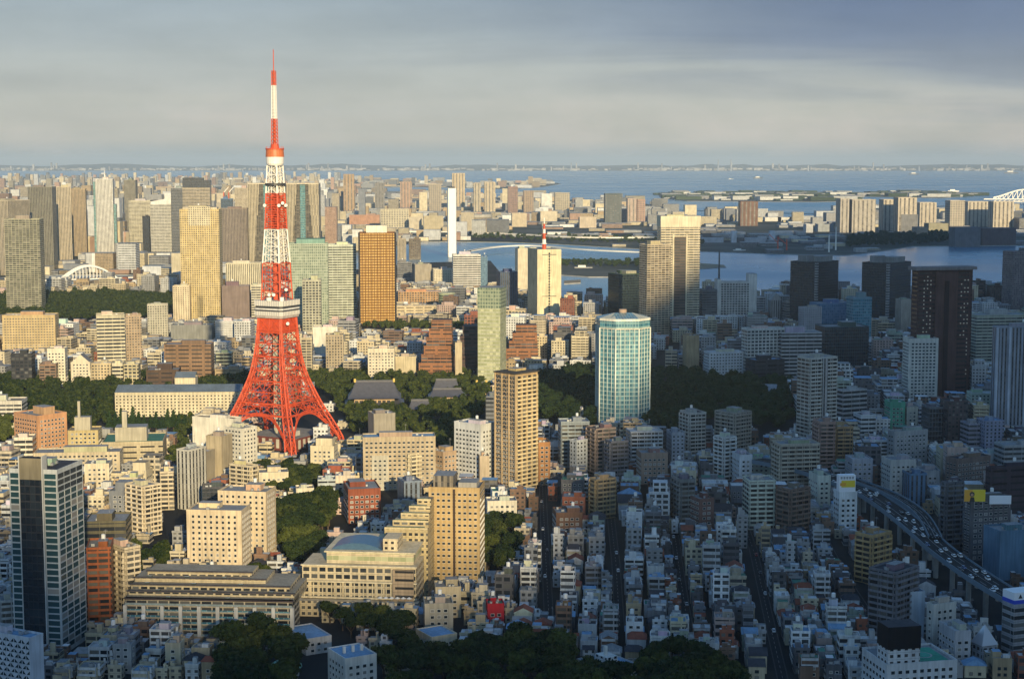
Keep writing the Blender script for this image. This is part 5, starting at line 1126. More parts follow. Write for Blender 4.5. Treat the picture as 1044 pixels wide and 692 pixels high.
    for i_ in range(n):
        A,B=Vector(square(20.25,.07)[i_]),Vector(square(20.25,.07)[(i_+1)%n]); m_=max(1,round((B-A).length/2.2))
        for j in range(m_):
            p=A.lerp(B,j/m_); b.beam((p.x,p.y,111.6),(p.x,p.y,115),.22,'white_paint'); b.beam((p.x,p.y,119.6),(p.x,p.y,124.2),.22,'white_paint')
    b.build('window_posts',o)
    b=MB(); b.cyl(6,-14,124,127.2,1.8,1.8,'white_paint',n=10); b.cyl(-5,-12.5,124,126.8,2.2,2.2,'white_paint',n=10); b.build('roof_drum',o)
    # dish aerials
    for (x,y,z) in ((10.5,-13.2,105),(9,-9,133),(-5,-11,129),(-1,-12,129),(4,-9,203),(-8.6,-4,203),(9,-3,203),(7,-8,205)):
        b=MB(); b.cyl(0,0,0,.8,1.5,1.3,'white_paint',n=12); q=b.build('dish_aerial',o,(x,y,z)); q.rotation_euler=(math.pi/2,0,0)
    # upper shaft in colour bands
    bands=[(124,155),(155,183),(183,213),(213,236)]
    for z0,z1 in bands:
        n=max(2,round((z1-z0)/7)); zz=[z0+(z1-z0)*j/n for j in range(n+1)]; c=colr((z0+z1)/2); b=MB()
        for a_,e_ in zip(zz,zz[1:]):
            for k in range(4):
                A,B,C,D=corner(k,a_),corner(k,e_),corner(k+1,a_),corner(k+1,e_)
                b.beam(A,B,1.0,c); b.beam(A,D,.42,c); b.beam(C,B,.42,c); b.beam(B,D,.6,c)
                mA,mB=A.lerp(C,.5),B.lerp(D,.5); b.beam(mA,mB,.5,c)
                b.beam(corner(k,a_,1.8,1.2),corner(k,e_,1.8,1.2),.5,c)
        b.build('lattice_section',o)
        b=MB(); r=2.6 if z0<183 else 2.9
        if z0 in (124,183): b.box(-r,-r,z0,r,r,z1,'orange_paint')
        else: b.box(-1.8,-1.8,z0,1.8,1.8,z1,'blank',(.5,.48,.42))
        b.build('inner_shaft',o)
    b=MB()
    if 1:
        for k in range(4):   # louvred cladding in the orange band
            A,B,C,D=corner(k,184,.6),corner(k,212,.6),corner(k+1,184,.6),corner(k+1,212,.6)
            for j in range(14):
                p=A.lerp(B,j/14+.02); q_=C.lerp(D,j/14+.02); b.beam(p,q_,.3,'orange_paint',h=1.1)
    b.build('louvre_cladding',o)
    b=MB(); b.cyl(0,0,219.5,221.5,8.6,8.6,'frame_dark',n=20); b.build('ring_gallery',o)
    b=MB(); b.cyl(0,0,236,237.5,6.4,7.2,'white_paint',n=20); b.cyl(0,0,237.5,243.2,7.3,7.6,'white_paint',n=20); b.build('top_deck',o)
    b=MB(); b.cyl(0,0,243.2,249.3,7.8,7.4,'deck_orange',n=20); b.cyl(0,0,249.3,250.2,7.9,7.9,'orange_paint',n=20); b.build('top_deck_crown',o)
    b=MB()
    for k in range(12): a=k*math.pi/6; b.beam((7.2*math.cos(a),7.2*math.sin(a),250.2),(7.2*math.cos(a),7.2*math.sin(a),251.8),.25,'orange_paint')
    b.cyl(0,0,250.2,254,3.8,3.2,'orange_paint',n=8); b.build('crown_rail',o)
    # antenna mast
    for z0,z1,r0,r1,c in ((254,274.5,3.0,2.5,'orange_paint'),(274.5,302,2.3,1.9,'white_paint'),(302,314,2.0,1.9,'orange_paint'),(314,331.5,1.0,.8,'orange_paint')):
        b=MB(); n=max(2,int((z1-z0)/2.6))
        b.cyl(0,0,z0,z1,r0*.42,r1*.42,c,n=6)
        if r0>1:
            for j in range(n):
                a_,e_=z0+(z1-z0)*j/n,z0+(z1-z0)*(j+1)/n; ra=r0+(r1-r0)*j/n
                for k in range(4):
                    t0=k*math.pi/2+.5; t1=t0+math.pi/2
                    p0=(ra*math.cos(t0),ra*math.sin(t0)); p1=(ra*math.cos(t1),ra*math.sin(t1))
                    b.beam((*p0,a_),(*p0,e_),.5,c); b.beam((*p0,a_),(*p1,e_),.35,c); b.beam((*p0,e_),(*p1,e_),.4,c)
        b.build('antenna_mast',o)
    FOOT.append((Xc,Yc,50,PHI+math.pi/4,74,74))
mat('deck_panel',(.50,.48,.44),.4); mat('deck_orange',(.52,.14,.04),.5,noise_=.15,scale=.4)
lattice_tower()
# foot building under the tower
cxx,cyy=G(300,452); o=root('foot_building',(cxx-6,1394,0),R(18.2+45),'dark red and cream low building standing between the tower legs','building')
b=MB(); b.box(-24,-27,0,26,24,11,'blank',(.16,.05,.04),tt=(.3,.28,.25)); b.build('wall',o)
b=MB()
for k in range(7): b.box(-24.4,-24+k*7,2,-24,-21+k*7,9.5,'blank',(.5,.46,.38)); b.box(-21+k*7,-27.4,2,-18+k*7,-27,9.5,'blank',(.5,.46,.38))
b.build('pilaster_row',o)
b=MB(); b.box(-15,-18,11,-5,-8,15,'blank',(.5,.48,.42)); b.box(4,0,11,14,9,14,'blank',(.5,.48,.42)); b.build('roof_plant',o)

# ------------------------------------------------------------------ temple halls
def temple(px,w,d,eave,ridge,label,lower=True,gold=True):
    x,y=G(*px); o=root('temple_hall',(x,y,0),R(4),label,'temple'); ANCH.append((px[0],px[1]-15,px[1],'the '+' '.join(label.split()[:3]) if 0 else label.split(' with ')[0].replace('large','the large').replace('small','the small'),40)) if 'large' in label or 'small' in label else None
    FOOT.append((x,y,math.hypot(w,d)/2,0,w*1.4,d*1.4)); 
    x0,yb_=proj(x-w*.7,y-d*.6); x1,_=proj(x+w*.7,y); keep_rect(x0,x1,proj(x,y,ridge)[1],yb_-2,y-d)
    b=MB(); b.box(-w*.42,-d*.40,0,w*.42,d*.40,eave,'gridL',(.5,.36,.22)); b.build('wall',o)
    def hip(z0,z1,ww,dd,rw,kind):
        b=MB(); n=5; rings=[]
        for k in range(n+1):
            t=k/n; z=z0+(z1-z0)*(t**1.45); hx=ww/2+(rw/2-ww/2)*t; hy=dd/2*(1-t)+.3*t
            rings.append([(-hx,-hy,z),(hx,-hy,z),(hx,hy,z),(-hx,hy,z)])
        for A,B in zip(rings,rings[1:]):
            for i_ in range(4): j=(i_+1)%4; b.face([A[i_],A[j],B[j],B[i_]],'temple_tile')
        b.face(rings[0][::-1],'timber'); b.build(kind,o)
    if lower: hip(eave*.55,eave*.9,w*1.25,d*1.3,w*.9,'lower_roof')
    hip(eave,ridge,w*1.12,d*1.15,w*.8,'main_roof')
    b=MB(); b.box(-w*.41,-.7,ridge-.3,w*.41,.7,ridge+1.5,'temple_tile',kt='temple_tile',bottom=True); b.build('ridge',o)
    if gold:
        for s in (-1,1): b=MB(); b.box(s*w*.41-1,-1,ridge-.4,s*w*.41+1,1,ridge+3,'gilt',kt='gilt'); b.build('ridge_end',o)
mat('gilt',(.6,.4,.08),.4)
temple((382,417),46,34,13,27,'large temple hall with a dark double roof and gilt ridge ends')
temple((428,422),20,16,6,13,'small temple hall with a dark curved roof right of the large one',gold=False)
temple((456,412),34,22,9,15,'wide low temple building with two parallel dark roofs',gold=False)
temple((455,404),26,16,8,17,'rear temple building seen behind the wide low one',gold=False,lower=False)
temple((491,402),12,8,8,12,'little temple gate with a gilt ridge at the wood edge',lower=False)
# white triangular house in the dark park
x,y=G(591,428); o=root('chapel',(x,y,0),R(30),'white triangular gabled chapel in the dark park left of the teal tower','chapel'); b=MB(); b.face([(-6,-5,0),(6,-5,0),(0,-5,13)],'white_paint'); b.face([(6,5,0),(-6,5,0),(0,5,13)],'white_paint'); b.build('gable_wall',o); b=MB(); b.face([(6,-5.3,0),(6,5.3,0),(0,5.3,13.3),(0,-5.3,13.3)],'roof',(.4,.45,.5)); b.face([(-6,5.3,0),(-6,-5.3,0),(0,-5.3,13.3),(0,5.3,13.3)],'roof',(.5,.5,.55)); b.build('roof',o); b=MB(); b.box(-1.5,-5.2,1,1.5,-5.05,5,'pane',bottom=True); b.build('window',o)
keep_rect(583,599,411,427,y-3)
x,y=G(780,402); o=root('park_house',(x,y,0),R(-10),'low grey roofed hall with a white gable in the dark park','hall'); b=MB(); b.box(-13,-7,0,13,7,5,'small',(.3,.3,.3)); b.build('wall',o); b=MB(); b.face([(-14,-8,5),(14,-8,5),(12,0,11),(-12,0,11)],'roof',(.3,.32,.35)); b.face([(14,8,5),(-14,8,5),(-12,0,11),(12,0,11)],'roof',(.3,.32,.35)); b.face([(14,-8,5),(14,8,5),(12,0,11)],'roof',(.5,.5,.5)); b.face([(-14,8,5),(-14,-8,5),(-12,0,11)],'roof',(.5,.5,.5)); b.build('roof',o); FOOT.append((x,y,16,0,30,18))

# ------------------------------------------------------------------ bridges
def arch_bridge():
    x0,y0=G(62,287); x1,y1=G(118,285); o=root('arch_bridge',((x0+x1)/2,(y0+y1)/2,0),math.atan2(y1-y0,x1-x0),'white steel bridge with two parallel arches over the river mouth at left','bridge'); L=math.hypot(x1-x0,y1-y0)
    H_=26
    for s in (-9,9):
        b=MB(); n=16; P=[(-L/2+L*k/n, s, 4+H_*math.sin(math.pi*k/n)) for k in range(n+1)]
        for p,q in zip(P,P[1:]): b.beam(p,q,3.0,'white_paint')
        for p in P[1:-1]: b.beam(p,(p[0],s,4),.9,'white_paint')
        b.build('arch',o)
    b=MB(); b.box(-L*.95,-11,3,L*.95,11,5.2,'white_paint',kt='asphalt',bottom=True); b.build('deck',o)
    for x in (-L/2,L/2): b=MB(); b.box(x-4,-12,-1,x+4,12,3,'concrete'); b.build('pier',o)
arch_bridge(); keep_rect(58,122,272,284,3050)
def gate_bridge():
    Y=9800; x0=atY(1013,200,Y)[0]; x1=atY(1110,200,Y)[0]; z0=atY(1006,203,Y)[1]; o=root('truss_bridge',(x0,Y,0),0,'long pale truss bridge leaving the frame at the right over the bay','bridge'); L=x1-x0
    b=MB(); b.box(-60,-12,z0-3,L,12,z0+3,'white_paint',bottom=True); b.build('deck',o)
    b=MB(); n=20; top=[]
    for k in range(n+1):
        t=k/n; hh=z0+10+46*max(0,math.sin(math.pi*min(1,t*1.5)))**1.5*(1 if t<.67 else .0); low=z0-12
        top.append(hh)
    for k in range(n):
        xa,xb_=L*k/n,L*(k+1)/n; b.beam((xa,0,top[k]),(xb_,0,top[k+1]),7,'white_paint'); b.beam((xa,0,z0),(xb_,0,top[k+1]),4,'white_paint'); b.beam((xa,0,top[k]),(xa,0,z0),4,'white_paint'); b.beam((xa,0,z0-14),(xb_,0,z0-14),5,'white_paint'); b.beam((xa,0,z0-14),(xb_,0,z0),3,'white_paint')
    b.build('truss',o)
    for x in (6,L*.33,L*.66): b=MB(); b.box(x-12,-16,0,x+12,16,z0-14,'white_paint'); b.build('pier',o)
gate_bridge()
def viaduct(name,P,z,w,label,mt='concrete',piers=True,edge='viaduct_blue',loc=True):
    pts=[Vector((*G(px,py,z),z)) for px,py in P]
    # smooth
    for _ in range(2):
        q=[pts[0]]
        for a_,b_ in zip(pts,pts[1:]): q+=[a_.lerp(b_,.25),a_.lerp(b_,.75)]
        q.append(pts[-1]); pts=q
    o=root(name,(0,0,0),0,label,'flyover' if z<30 else 'motorway')
    o.location=(pts[0].x,pts[0].y,0); off=Vector((pts[0].x,pts[0].y,0)); pts=[p-off for p in pts]
    N_=[]
    for i_ in range(len(pts)):
        d=(pts[min(i_+1,len(pts)-1)]-pts[max(i_-1,0)]).normalized(); N_.append(Vector((-d.y,d.x,0)))
    b=MB(); e=MB(); l=[MB(),MB(),MB()]
    for i_ in range(len(pts)-1):
        A,B=pts[i_],pts[i_+1]; n0,n1=N_[i_]*w/2,N_[i_+1]*w/2; dn=Vector((0,0,-1.8))
        b.face([A-n0,B-n1,B+n1,A+n0][::-1] if 0 else [A+n0,A-n0,B-n1,B+n1],'asphalt')
        b.face([A+n0+dn,B+n1+dn,B-n1+dn,A-n0+dn],mt)
        for s in (1,-1):
            a0,b0=A+n0*s,B+n1*s; up=Vector((0,0,1.1)); ou=N_[i_]*s*.35
            e.face([a0+dn+ou,b0+dn+ou,b0+up+ou,a0+up+ou],edge); e.face([a0+up,b0+up,b0,a0],edge); e.face([a0+up+ou,b0+up+ou,b0+up,a0+up],edge)
        for fi_,f_ in enumerate((-.25,0.0,.25)):
            if i_%2==0 or f_==0.0:
                c0,c1=A+N_[i_]*w*f_,B+N_[i_+1]*w*f_; t_=N_[i_]*.14; zz=Vector((0,0,.012)); l[fi_].face([c0+t_+zz,c0-t_+zz,c1-t_+zz,c1+t_+zz],'line_paint')
    b.build('deck',o); e.build('parapet',o); [q.build('lane_line',o) for q in l]
    if piers:
        acc=0
        for i_ in range(1,len(pts)):
            acc+=(pts[i_]-pts[i_-1]).length
            if acc>24:
                acc=0; p=pts[i_]; q=MB(); a_=math.atan2(N_[i_].y,N_[i_].x)
                q.cyl(0,0,0,z-3.6,1.5,1.5,'concrete',n=10); q.box(-w*.42,-1.3,z-3.6,w*.42,1.3,z-1.85,'concrete',kt='concrete',bottom=True); q.build('pier',o,(p.x,p.y,0),a_)
    return [p+off for p in pts],N_
mat('viaduct_blue',(.12,.18,.23),.6,noise_=.1,scale=.2)
FLY=[(770,468),(820,478),(850,489),(880,499),(908,517),(935,538),(958,559),(980,575),(1002,590),(1030,607),(1075,632)]
fl_pts,fl_n=viaduct('elevated_motorway',FLY,19,14,'elevated motorway curving across the lower right, crowded with cars')
ANCH.append((935,535,560,'the elevated motorway',40))
rp_pts,rp_n=viaduct('flyover_ramp',[(862,486),(884,494),(908,503),(926,513),(940,524),(948,536),(954,548)],20,7,'narrow slip road with pale parapets curving behind the elevated motorway',)
keep_poly([(872,492),(930,506),(955,535),(985,565),(1044,600),(1044,618),(1000,603),(950,570),(915,535),(872,508)])
for pts in (fl_pts,rp_pts):
    for p,q in zip(pts,pts[1:]):
        m_=(p+q)/2; FOOT.append((m_.x,m_.y,(q-p).length/2+9,math.atan2(q.y-p.y,q.x-p.x),(q-p).length+2,20))
far_pts,_=viaduct('harbour_motorway',[(340,238),(400,236),(450,236),(520,238),(600,243),(700,241)],14,24,'long pale harbour motorway crossing the islands behind the white chimney',piers=False,edge='white_paint')
ramp_pts,_=viaduct('harbour_ramp',[(478,256),(500,252),(530,250),(560,251),(600,255),(680,258)],16,12,'curved white ramp bridge sweeping over the canal right of the white chimney',piers=False,edge='white_paint')
# masts and cranes at the harbour
for k_,(px,py,yt) in enumerate(((690,258,240),(733,287,252),(748,256,236),(755,257,238),(793,256,240),(802,256,243),(852,256,229),(845,258,238))):
    x,y=G(px,py); hz=atY(px,yt,y)[1]; q=MB(); c='orange_paint' if px in (793,802) else 'white_paint' if px!=733 else 'frame_dark'
    if px in (748,755): continue
    q.cyl(0,0,0,hz*.9,2.2,1.2,c,n=6)
    if c=='orange_paint': q.beam((0,0,hz*.5),(-24,0,hz*1.05),1.6,c)
    tag(q.build('harbour_mast' if c!='orange_paint' else 'harbour_crane',loc=(x,y,1)),{690:'pale mast on the far quay right of the cream twin top',733:'dark mast rising from the water beside a small breakwater',793:'left red crane on the shaded harbour quay',802:'right red crane on the shaded harbour quay',852:'tall pale mast on the quay before the right islands',845:'short pale mast left of the tall one on the quay'}[px],'crane' if c=='orange_paint' else 'mast')
for px,py,yt,wd in ((748,256,236,10),(787,257,236,10),(725,262,243,70),(770,250,243,60)):
    x,y=G(px,py-3 if wd>50 else py); x,y=G(px,248); hz=atY(px,yt,y)[1]; wd=wd if wd>50 else 14
    q=MB(); q.box(-wd/2,-12,0,wd/2,12,max(8,hz),'blank',(.52,.54,.58) if wd<50 else (.40,.42,.46)); q.build('wall',root('harbour_building',(x,y,2),0,{748:'left of two narrow pale harbour silos in shade',787:'right of two narrow pale harbour silos in shade',725:'long pale shed at the canal right of the tall cream twin',770:'long pale shed behind the narrow harbour silos'}[px],'warehouse'))
# boats
def boat(px,py,L,label,c='white_paint'):
    x,y=G(px,py,.5); o=root('boat',(x,y,.5),RN.uniform(-.3,.3),label,'boat'); q=MB()
    W=L*.24; P=[(-L/2,-W/2),(L*.25,-W/2),(L/2,0),(L*.25,W/2),(-L/2,W/2)]; q.prism(P,0,L*.10,c,kt='metal_grey'); q.build('hull',o); q=MB(); q.box(-L*.3,-W*.35,L*.10,L*.12,W*.35,L*.2,'white_paint',kt='white_paint'); q.build('cabin',o)
boat(793,293,22,'small white boat with a wake on the near bay'); boat(585,302,14,'dark small boat on the water right of the cream mast tower','frame_dark'); boat(170,286,45,'white ferry moored at the river mouth on the left'); boat(595,274,40,'pink grey barge beside the sandy park island','concrete'); boat(754,256,34,'white launch at the far quay of the canal'); boat(1031,177,260,'long dark freighter far out on the bay at right','frame_dark'); boat(932,178,180,'dark freighter far out on the bay, centre right','frame_dark'); boat(773,182,130,'tiny freighter far out in the middle of the bay','frame_dark'); boat(972,195.5,90,'pale ship beyond the right islands'); boat(745,183,70,'white speck of a ship left of the tiny freighter','metal_grey')
# ------------------------------------------------------------------ cars on the motorway
def car_proto(c,label,van=False):
    o=root('car',(0,0,0),0,label,'car','cars queueing on the elevated motorway'); k='car_'+c
    q=MB(); H1=.95 if not van else 1.2
    q.prism([(-2.15,-.85),(2.0,-.85),(2.2,-.6),(2.2,.6),(2.0,.85),(-2.15,.85)],.3,H1,k,kt=k); q.build('body',o)
    q=MB(); t=1.45 if not van else 2.1; x0,x1=(-1.9,.9) if not van else (-2.1,1.3)
    A=[(x0,-.78),(x1,-.78),(x1,.78),(x0,.78)]; B=[(x0+.35,-.65),(x1-.5,-.65),(x1-.5,.65),(x0+.35,.65)]
    for i_ in range(4): j=(i_+1)%4; q.face([(*A[i_],H1),(*A[j],H1),(*B[j],t),(*B[i_],t)],'pane')
    q.face([(*p,t) for p in B],k); q.build('cabin',o)
    for x in (-1.35,1.35):
        for s in (-.85,.85): q=MB(); q.cyl(0,0,0,.22,.33,.33,'tyre',n=10); w_=q.build('wheel',o,(x,s-(.11 if s<0 else -.11)+(.0),.33)); w_.rotation_euler=(math.pi/2,0,0)
    for s in (-.6,.6): q=MB(); q.box(2.2,s-.15,.55,2.24,s+.15,.75,'sign_white',bottom=True); q.build('headlight',o)
    return o
for c,v in (('white',(.8,.8,.8)),('black',(.03,.03,.035)),('silver',(.45,.46,.48)),('blue',(.05,.1,.25)),('red',(.4,.03,.03))): mat('car_'+c,v,.3)
def kids(o): return [x for x in o.children]
def copy_thing(o,loc,rz,label=None,par=None):
    r=o.copy(); COL.objects.link(r); r.location=loc; r.rotation_euler=(0,0,rz)
    if label: r['label']=label
    for ch in KID[o.name]: c=ch.copy(); COL.objects.link(c); c.parent=r
    return r
KID={}
protos=[]
for c,van,lb in (('white',False,'white car in the queue on the elevated motorway'),('black',False,'black car in the queue on the elevated motorway'),('silver',False,'silver car in the queue on the elevated motorway'),('white',True,'white van in the queue on the elevated motorway'),('blue',False,'dark blue car in the queue on the elevated motorway')):
    n0=len(bpy.data.objects); o=car_proto(c,lb,van); protos.append(o); bpy.context.view_layer.update(); KID[o.name]=list(o.children)
cum=[0]
for p,q in zip(fl_pts,fl_pts[1:]): cum.append(cum[-1]+(q-p).length)
def along(s,off):
    for i_ in range(len(cum)-1):
        if s<=cum[i_+1]:
            t=(s-cum[i_])/(cum[i_+1]-cum[i_]); p=fl_pts[i_].lerp(fl_pts[i_+1],t); d=(fl_pts[i_+1]-fl_pts[i_]).normalized(); return p+Vector((-d.y,d.x,0))*off, math.atan2(d.y,d.x)
    return None
first=[True]*len(protos); RC=random.Random(9)
for lane,off in enumerate((-5.2,-1.9,1.9,5.2)):
    s=70+RC.uniform(0,20)
    while s<cum[-1]-30:
        r_=along(s,off)
        if r_:
            p,a_=r_; a_+=0 if lane<2 else math.pi; j=RC.choice((0,0,0,1,2,2,3,4))
            if first[j]: protos[j].location=(p.x,p.y,p.z+.02); protos[j].rotation_euler=(0,0,a_); first[j]=False
            else: copy_thing(protos[j],(p.x,p.y,p.z+.02),a_)
        s+=RC.uniform(14,42) if lane<3 else RC.uniform(30,70)
# ------------------------------------------------------------------ streets between the low houses
STREETS=[[(553,494),(556,560),(560,636)],[(622,520),(628,575),(632,640)],[(688,545),(694,590),(703,648)],[(752,515),(768,560),(786,640),(800,700)],[(838,545),(862,590),(895,640)]]
for P in STREETS:
    W=[Vector((*G(px,py),.02)) for px,py in P]; b=MB(); kb=MB(); ln=MB()
    for A,B in zip(W,W[1:]):
        d=(B-A).normalized(); n_=Vector((-d.y,d.x,0))
        b.face([A+n_*2.1,B+n_*2.1,B-n_*2.1,A-n_*2.1][::-1],'asphalt')
        for s in (1,-1): 
            q0,q1=A+n_*s*2.12,B+n_*s*2.12; o0,o1=A+n_*s*2.7,B+n_*s*2.7; up=Vector((0,0,.13)); kb.face([q0+up,q1+up,o1+up,o0+up] if s<0 else [o0+up,o1+up,q1+up,q0+up],'asphalt_worn'); kb.face([q0,q1,q1+up,q0+up],'asphalt_worn')
        L=(B-A).length
        for k in range(int(L/8)): c0,c1=A.lerp(B,k*8/L),A.lerp(B,min(1,(k*8+4)/L)); t_=n_*.09; zz=Vector((0,0,.006)); ln.face([c0+t_+zz,c1+t_+zz,c1-t_+zz,c0-t_+zz][::-1],'line_paint')
        m_=(A+B)/2; FOOT.append((m_.x,m_.y,L/2+6,math.atan2(d.y,d.x),L,5.2))
    struct('road',b); struct('pavement',kb); struct('road_markings',ln)
# sloping avenue left of centre and road beside the near tower
for P,wd in (([(330,560),(352,540),(395,510),(412,492)],12),([(176,500),(178,530),(186,560)],14),([(665,385),(680,365),(695,350)],20),([(765,455),(790,445),(815,437)],14),([(524,566),(524,560)],7)):
    W=[Vector((*G(px,py),.03)) for px,py in P]; b=MB()
    for A,B in zip(W,W[1:]): d=(B-A).normalized(); n_=Vector((-d.y,d.x,0))*wd/2; b.face([A-n_,A+n_,B+n_,B-n_][::-1],'asphalt'); m_=(A+B)/2; FOOT.append((m_.x,m_.y,(B-A).length/2+wd/2,math.atan2(d.y,d.x),(B-A).length,wd))
    struct('road',b)

SC=[]
for c,lb in (('white','white car on one of the narrow streets between the low houses'),('silver','silver car on one of the narrow streets between the low houses'),('black','black car on one of the narrow streets between the low houses'),('red','red car on one of the narrow streets between the low houses')):
    o=car_proto(c,lb); o['group']='cars in the narrow streets'; SC.append(o); bpy.context.view_layer.update(); KID[o.name]=list(o.children)
used_=[True]*4
for P in STREETS[:5]:
    W=[Vector((*G(px,py),.03)) for px,py in P]
    for A,B in zip(W,W[1:]):
        d=(B-A).normalized(); n_=Vector((-d.y,d.x,0)); L=(B-A).length; s=RC.uniform(4,20)
        while s<L-4:
            p=A+d*s+n_*RC.choice((-1,1))*1.05; j=RC.choice((0,0,1,2,0,3)); a_=math.atan2(d.y,d.x)
            if used_[j]: SC[j].location=(p.x,p.y,.03); SC[j].rotation_euler=(0,0,a_); used_[j]=False
            else: copy_thing(SC[j],(p.x,p.y,.03),a_)
            s+=RC.uniform(35,120)
# ------------------------------------------------------------------ trees
def foliage(name,c0,c1):
    m,t,b=newmat(name); g=N(t,'ShaderNodeNewGeometry'); oi=N(t,'ShaderNodeObjectInfo')
    n=N(t,'ShaderNodeTexNoise'); V(n.inputs['Scale'],.28); V(n.inputs['Detail'],4); t.links.new(g.outputs['Position'],n.inputs[0])
    s=math_(t,'ADD',n.outputs[0],math_(t,'MULTIPLY_ADD',oi.outputs['Random'],.3,-.15))
    r=N(t,'ShaderNodeMapRange'); t.links.new(s,r.inputs[0]); V(r.inputs[1],.3); V(r.inputs[2],.7)
    t.links.new(mixc(t,r.outputs[0],c0,c1),b.inputs['Base Color']); V(b.inputs['Roughness'],.75); V(b.inputs['Specular IOR Level'],.08); MATS[name]=m
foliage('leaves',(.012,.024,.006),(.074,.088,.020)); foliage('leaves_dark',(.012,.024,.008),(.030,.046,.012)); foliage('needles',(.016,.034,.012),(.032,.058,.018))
RT=random.Random(21); NP=np.random.RandomState(4)
def leafcloud(parts,n,size,k):
    """many small leaf faces scattered through ellipsoids; parts: (x,y,z,rx,ry,rz)"""
    v=[];f=[]
    tot=sum(p[3]*p[4] for p in parts)
    for (x,y,z,rx,ry,rz) in parts:
        m_=max(6,int(n*rx*ry/tot))
        d=NP.normal(size=(m_,3)); d/=np.linalg.norm(d,axis=1)[:,None]; d[:,2]=np.where(d[:,2]<-.5,-d[:,2],d[:,2])
        rr=(.72+.38*NP.rand(m_))[:,None]; c=np.array((x,y,z))+d*np.array((rx,ry,rz))*rr
        a=d*.6+NP.normal(size=(m_,3))*.55; a/=np.linalg.norm(a,axis=1)[:,None]
        u=np.cross(a,NP.normal(size=(m_,3))); u/=np.linalg.norm(u,axis=1)[:,None]; w_=np.cross(a,u)
        s=(size*(.6+.8*NP.rand(m_)))[:,None]
        for q in range(m_):
            i=len(v); v+= [tuple(c[q]-u[q]*s[q]-w_[q]*s[q]*.6),tuple(c[q]+u[q]*s[q]-w_[q]*s[q]*.5),tuple(c[q]+u[q]*s[q]*.3+w_[q]*s[q]),tuple(c[q]-u[q]*s[q]*.7+w_[q]*s[q]*.7)]; f.append((i,i+1,i+2,i+3))
    return v,f
def blob(x,y,z,rx,ry,rz,seed,nu=7,nv=5):
    v=[];f=[]
    for j in range(nv+1):
        th=math.pi*j/nv
        for i in range(nu):
            ph=2*math.pi*i/nu+j*.4; d=Vector((math.sin(th)*math.cos(ph),math.sin(th)*math.sin(ph),math.cos(th))); r=1+.28*noise.noise(d*2.1+Vector((seed,seed*.7,0)))
            v.append((x+d.x*rx*r,y+d.y*ry*r,z+d.z*rz*r))
    for j in range(nv):
        for i in range(nu): a=j*nu+i; b_=j*nu+(i+1)%nu; f.append((a,b_,b_+nu,a+nu))
    return v,f
def mesh_from(name,chunks,mats):
    V_=[];F_=[];MI=[]
    for (v,f,mi) in chunks: o_=len(V_); V_+=v; F_+=[tuple(i+o_ for i in q) for q in f]; MI+=[mi]*len(f)
    me=bpy.data.meshes.new(name); me.from_pydata(V_,[],F_); 
    for k in mats: me.materials.append(MATS[k])
    me.polygons.foreach_set('material_index',np.array(MI,dtype=np.int32)); me.update(); return me
def crown(kind,s):
    rnd=random.Random(s); parts=[]
    if kind=='conifer':
        ch=[]; n=7
        for k in range(n):
            z=2.5+k*1.9; r=3.0*(1-k/n)+.5; parts.append((rnd.uniform(-.2,.2),rnd.uniform(-.2,.2),z,r,r,1.3)); v,f=blob(0,0,z,r*.75,r*.75,1.1,s+k); ch.append((v,f,0))
        v,f=leafcloud(parts,900,.42,0); ch.append((v,f,0)); return mesh_from('crown',ch,['needles'])
    ch=[]; R0=5.0; n=11
    for k in range(n):
        a=rnd.uniform(0,6.28); d=R0*.62*math.sqrt(rnd.random()); x,y=d*math.cos(a),d*math.sin(a)
        z=6.4+2.4*(1-(d/R0)**2)+rnd.uniform(-1.5,1.5); r=rnd.uniform(1.7,2.7); parts.append((x,y,z,r,r,r*.8)); v,f=blob(x,y,z,r*.8,r*.8,r*.62,s+k*3); ch.append((v,f,0))
    v,f=leafcloud(parts,1500,.40,0); ch.append((v,f,0)); return mesh_from('crown',ch,['leaves' if s%2 else 'leaves_dark'])
CR=[crown('broad',s) for s in range(6)]; CN=[crown('conifer',s) for s in (40,41)]
def trunk(s,con=False):
    rnd=random.Random(s); b=MB(); b.cyl(0,0,-.3,3.2 if not con else 14,.42,.26 if not con else .06,'bark',n=7)
    if not con:
        for k in range(5):
            a=k*1.26+rnd.random(); b.beam((0,0,2.6+k*.2),(2.4*math.cos(a),2.4*math.sin(a),6.2+rnd.random()),.22,'bark')
    return b.mesh('trunk')
TK=[trunk(s) for s in range(3)]; TC=trunk(9,True)
TREES=0
def tree(x,y,sc_,k,label,group,con=False):
    global TREES
    o=root('conifer_tree' if con else 'broadleaf_tree',(x,y,0),RT.uniform(0,6.28),label,'tree',group); o.scale=(sc_,sc_,sc_*RT.uniform(.85,1.15))
    mk_obj('crown',(CN if con else CR)[k%(2 if con else 6)],o); mk_obj('trunk',TC if con else TK[k%3],o); TREES+=1
def scatter(P,step,jit=.4):
    W=[G(*p) for p in P]; x0,x1=min(p[0] for p in W),max(p[0] for p in W); y0,y1=min(p[1] for p in W),max(p[1] for p in W)
    y=y0; r_=0
    while y<y1:
        x=x0+(r_%2)*step/2
        while x<x1:
            a,b_=x+RT.uniform(-jit,jit)*step,y+RT.uniform(-jit,jit)*step
            if inpoly(a,b_,W): yield a,b_
            x+=step
        y+=step*.88; r_+=1
PARKS=[]
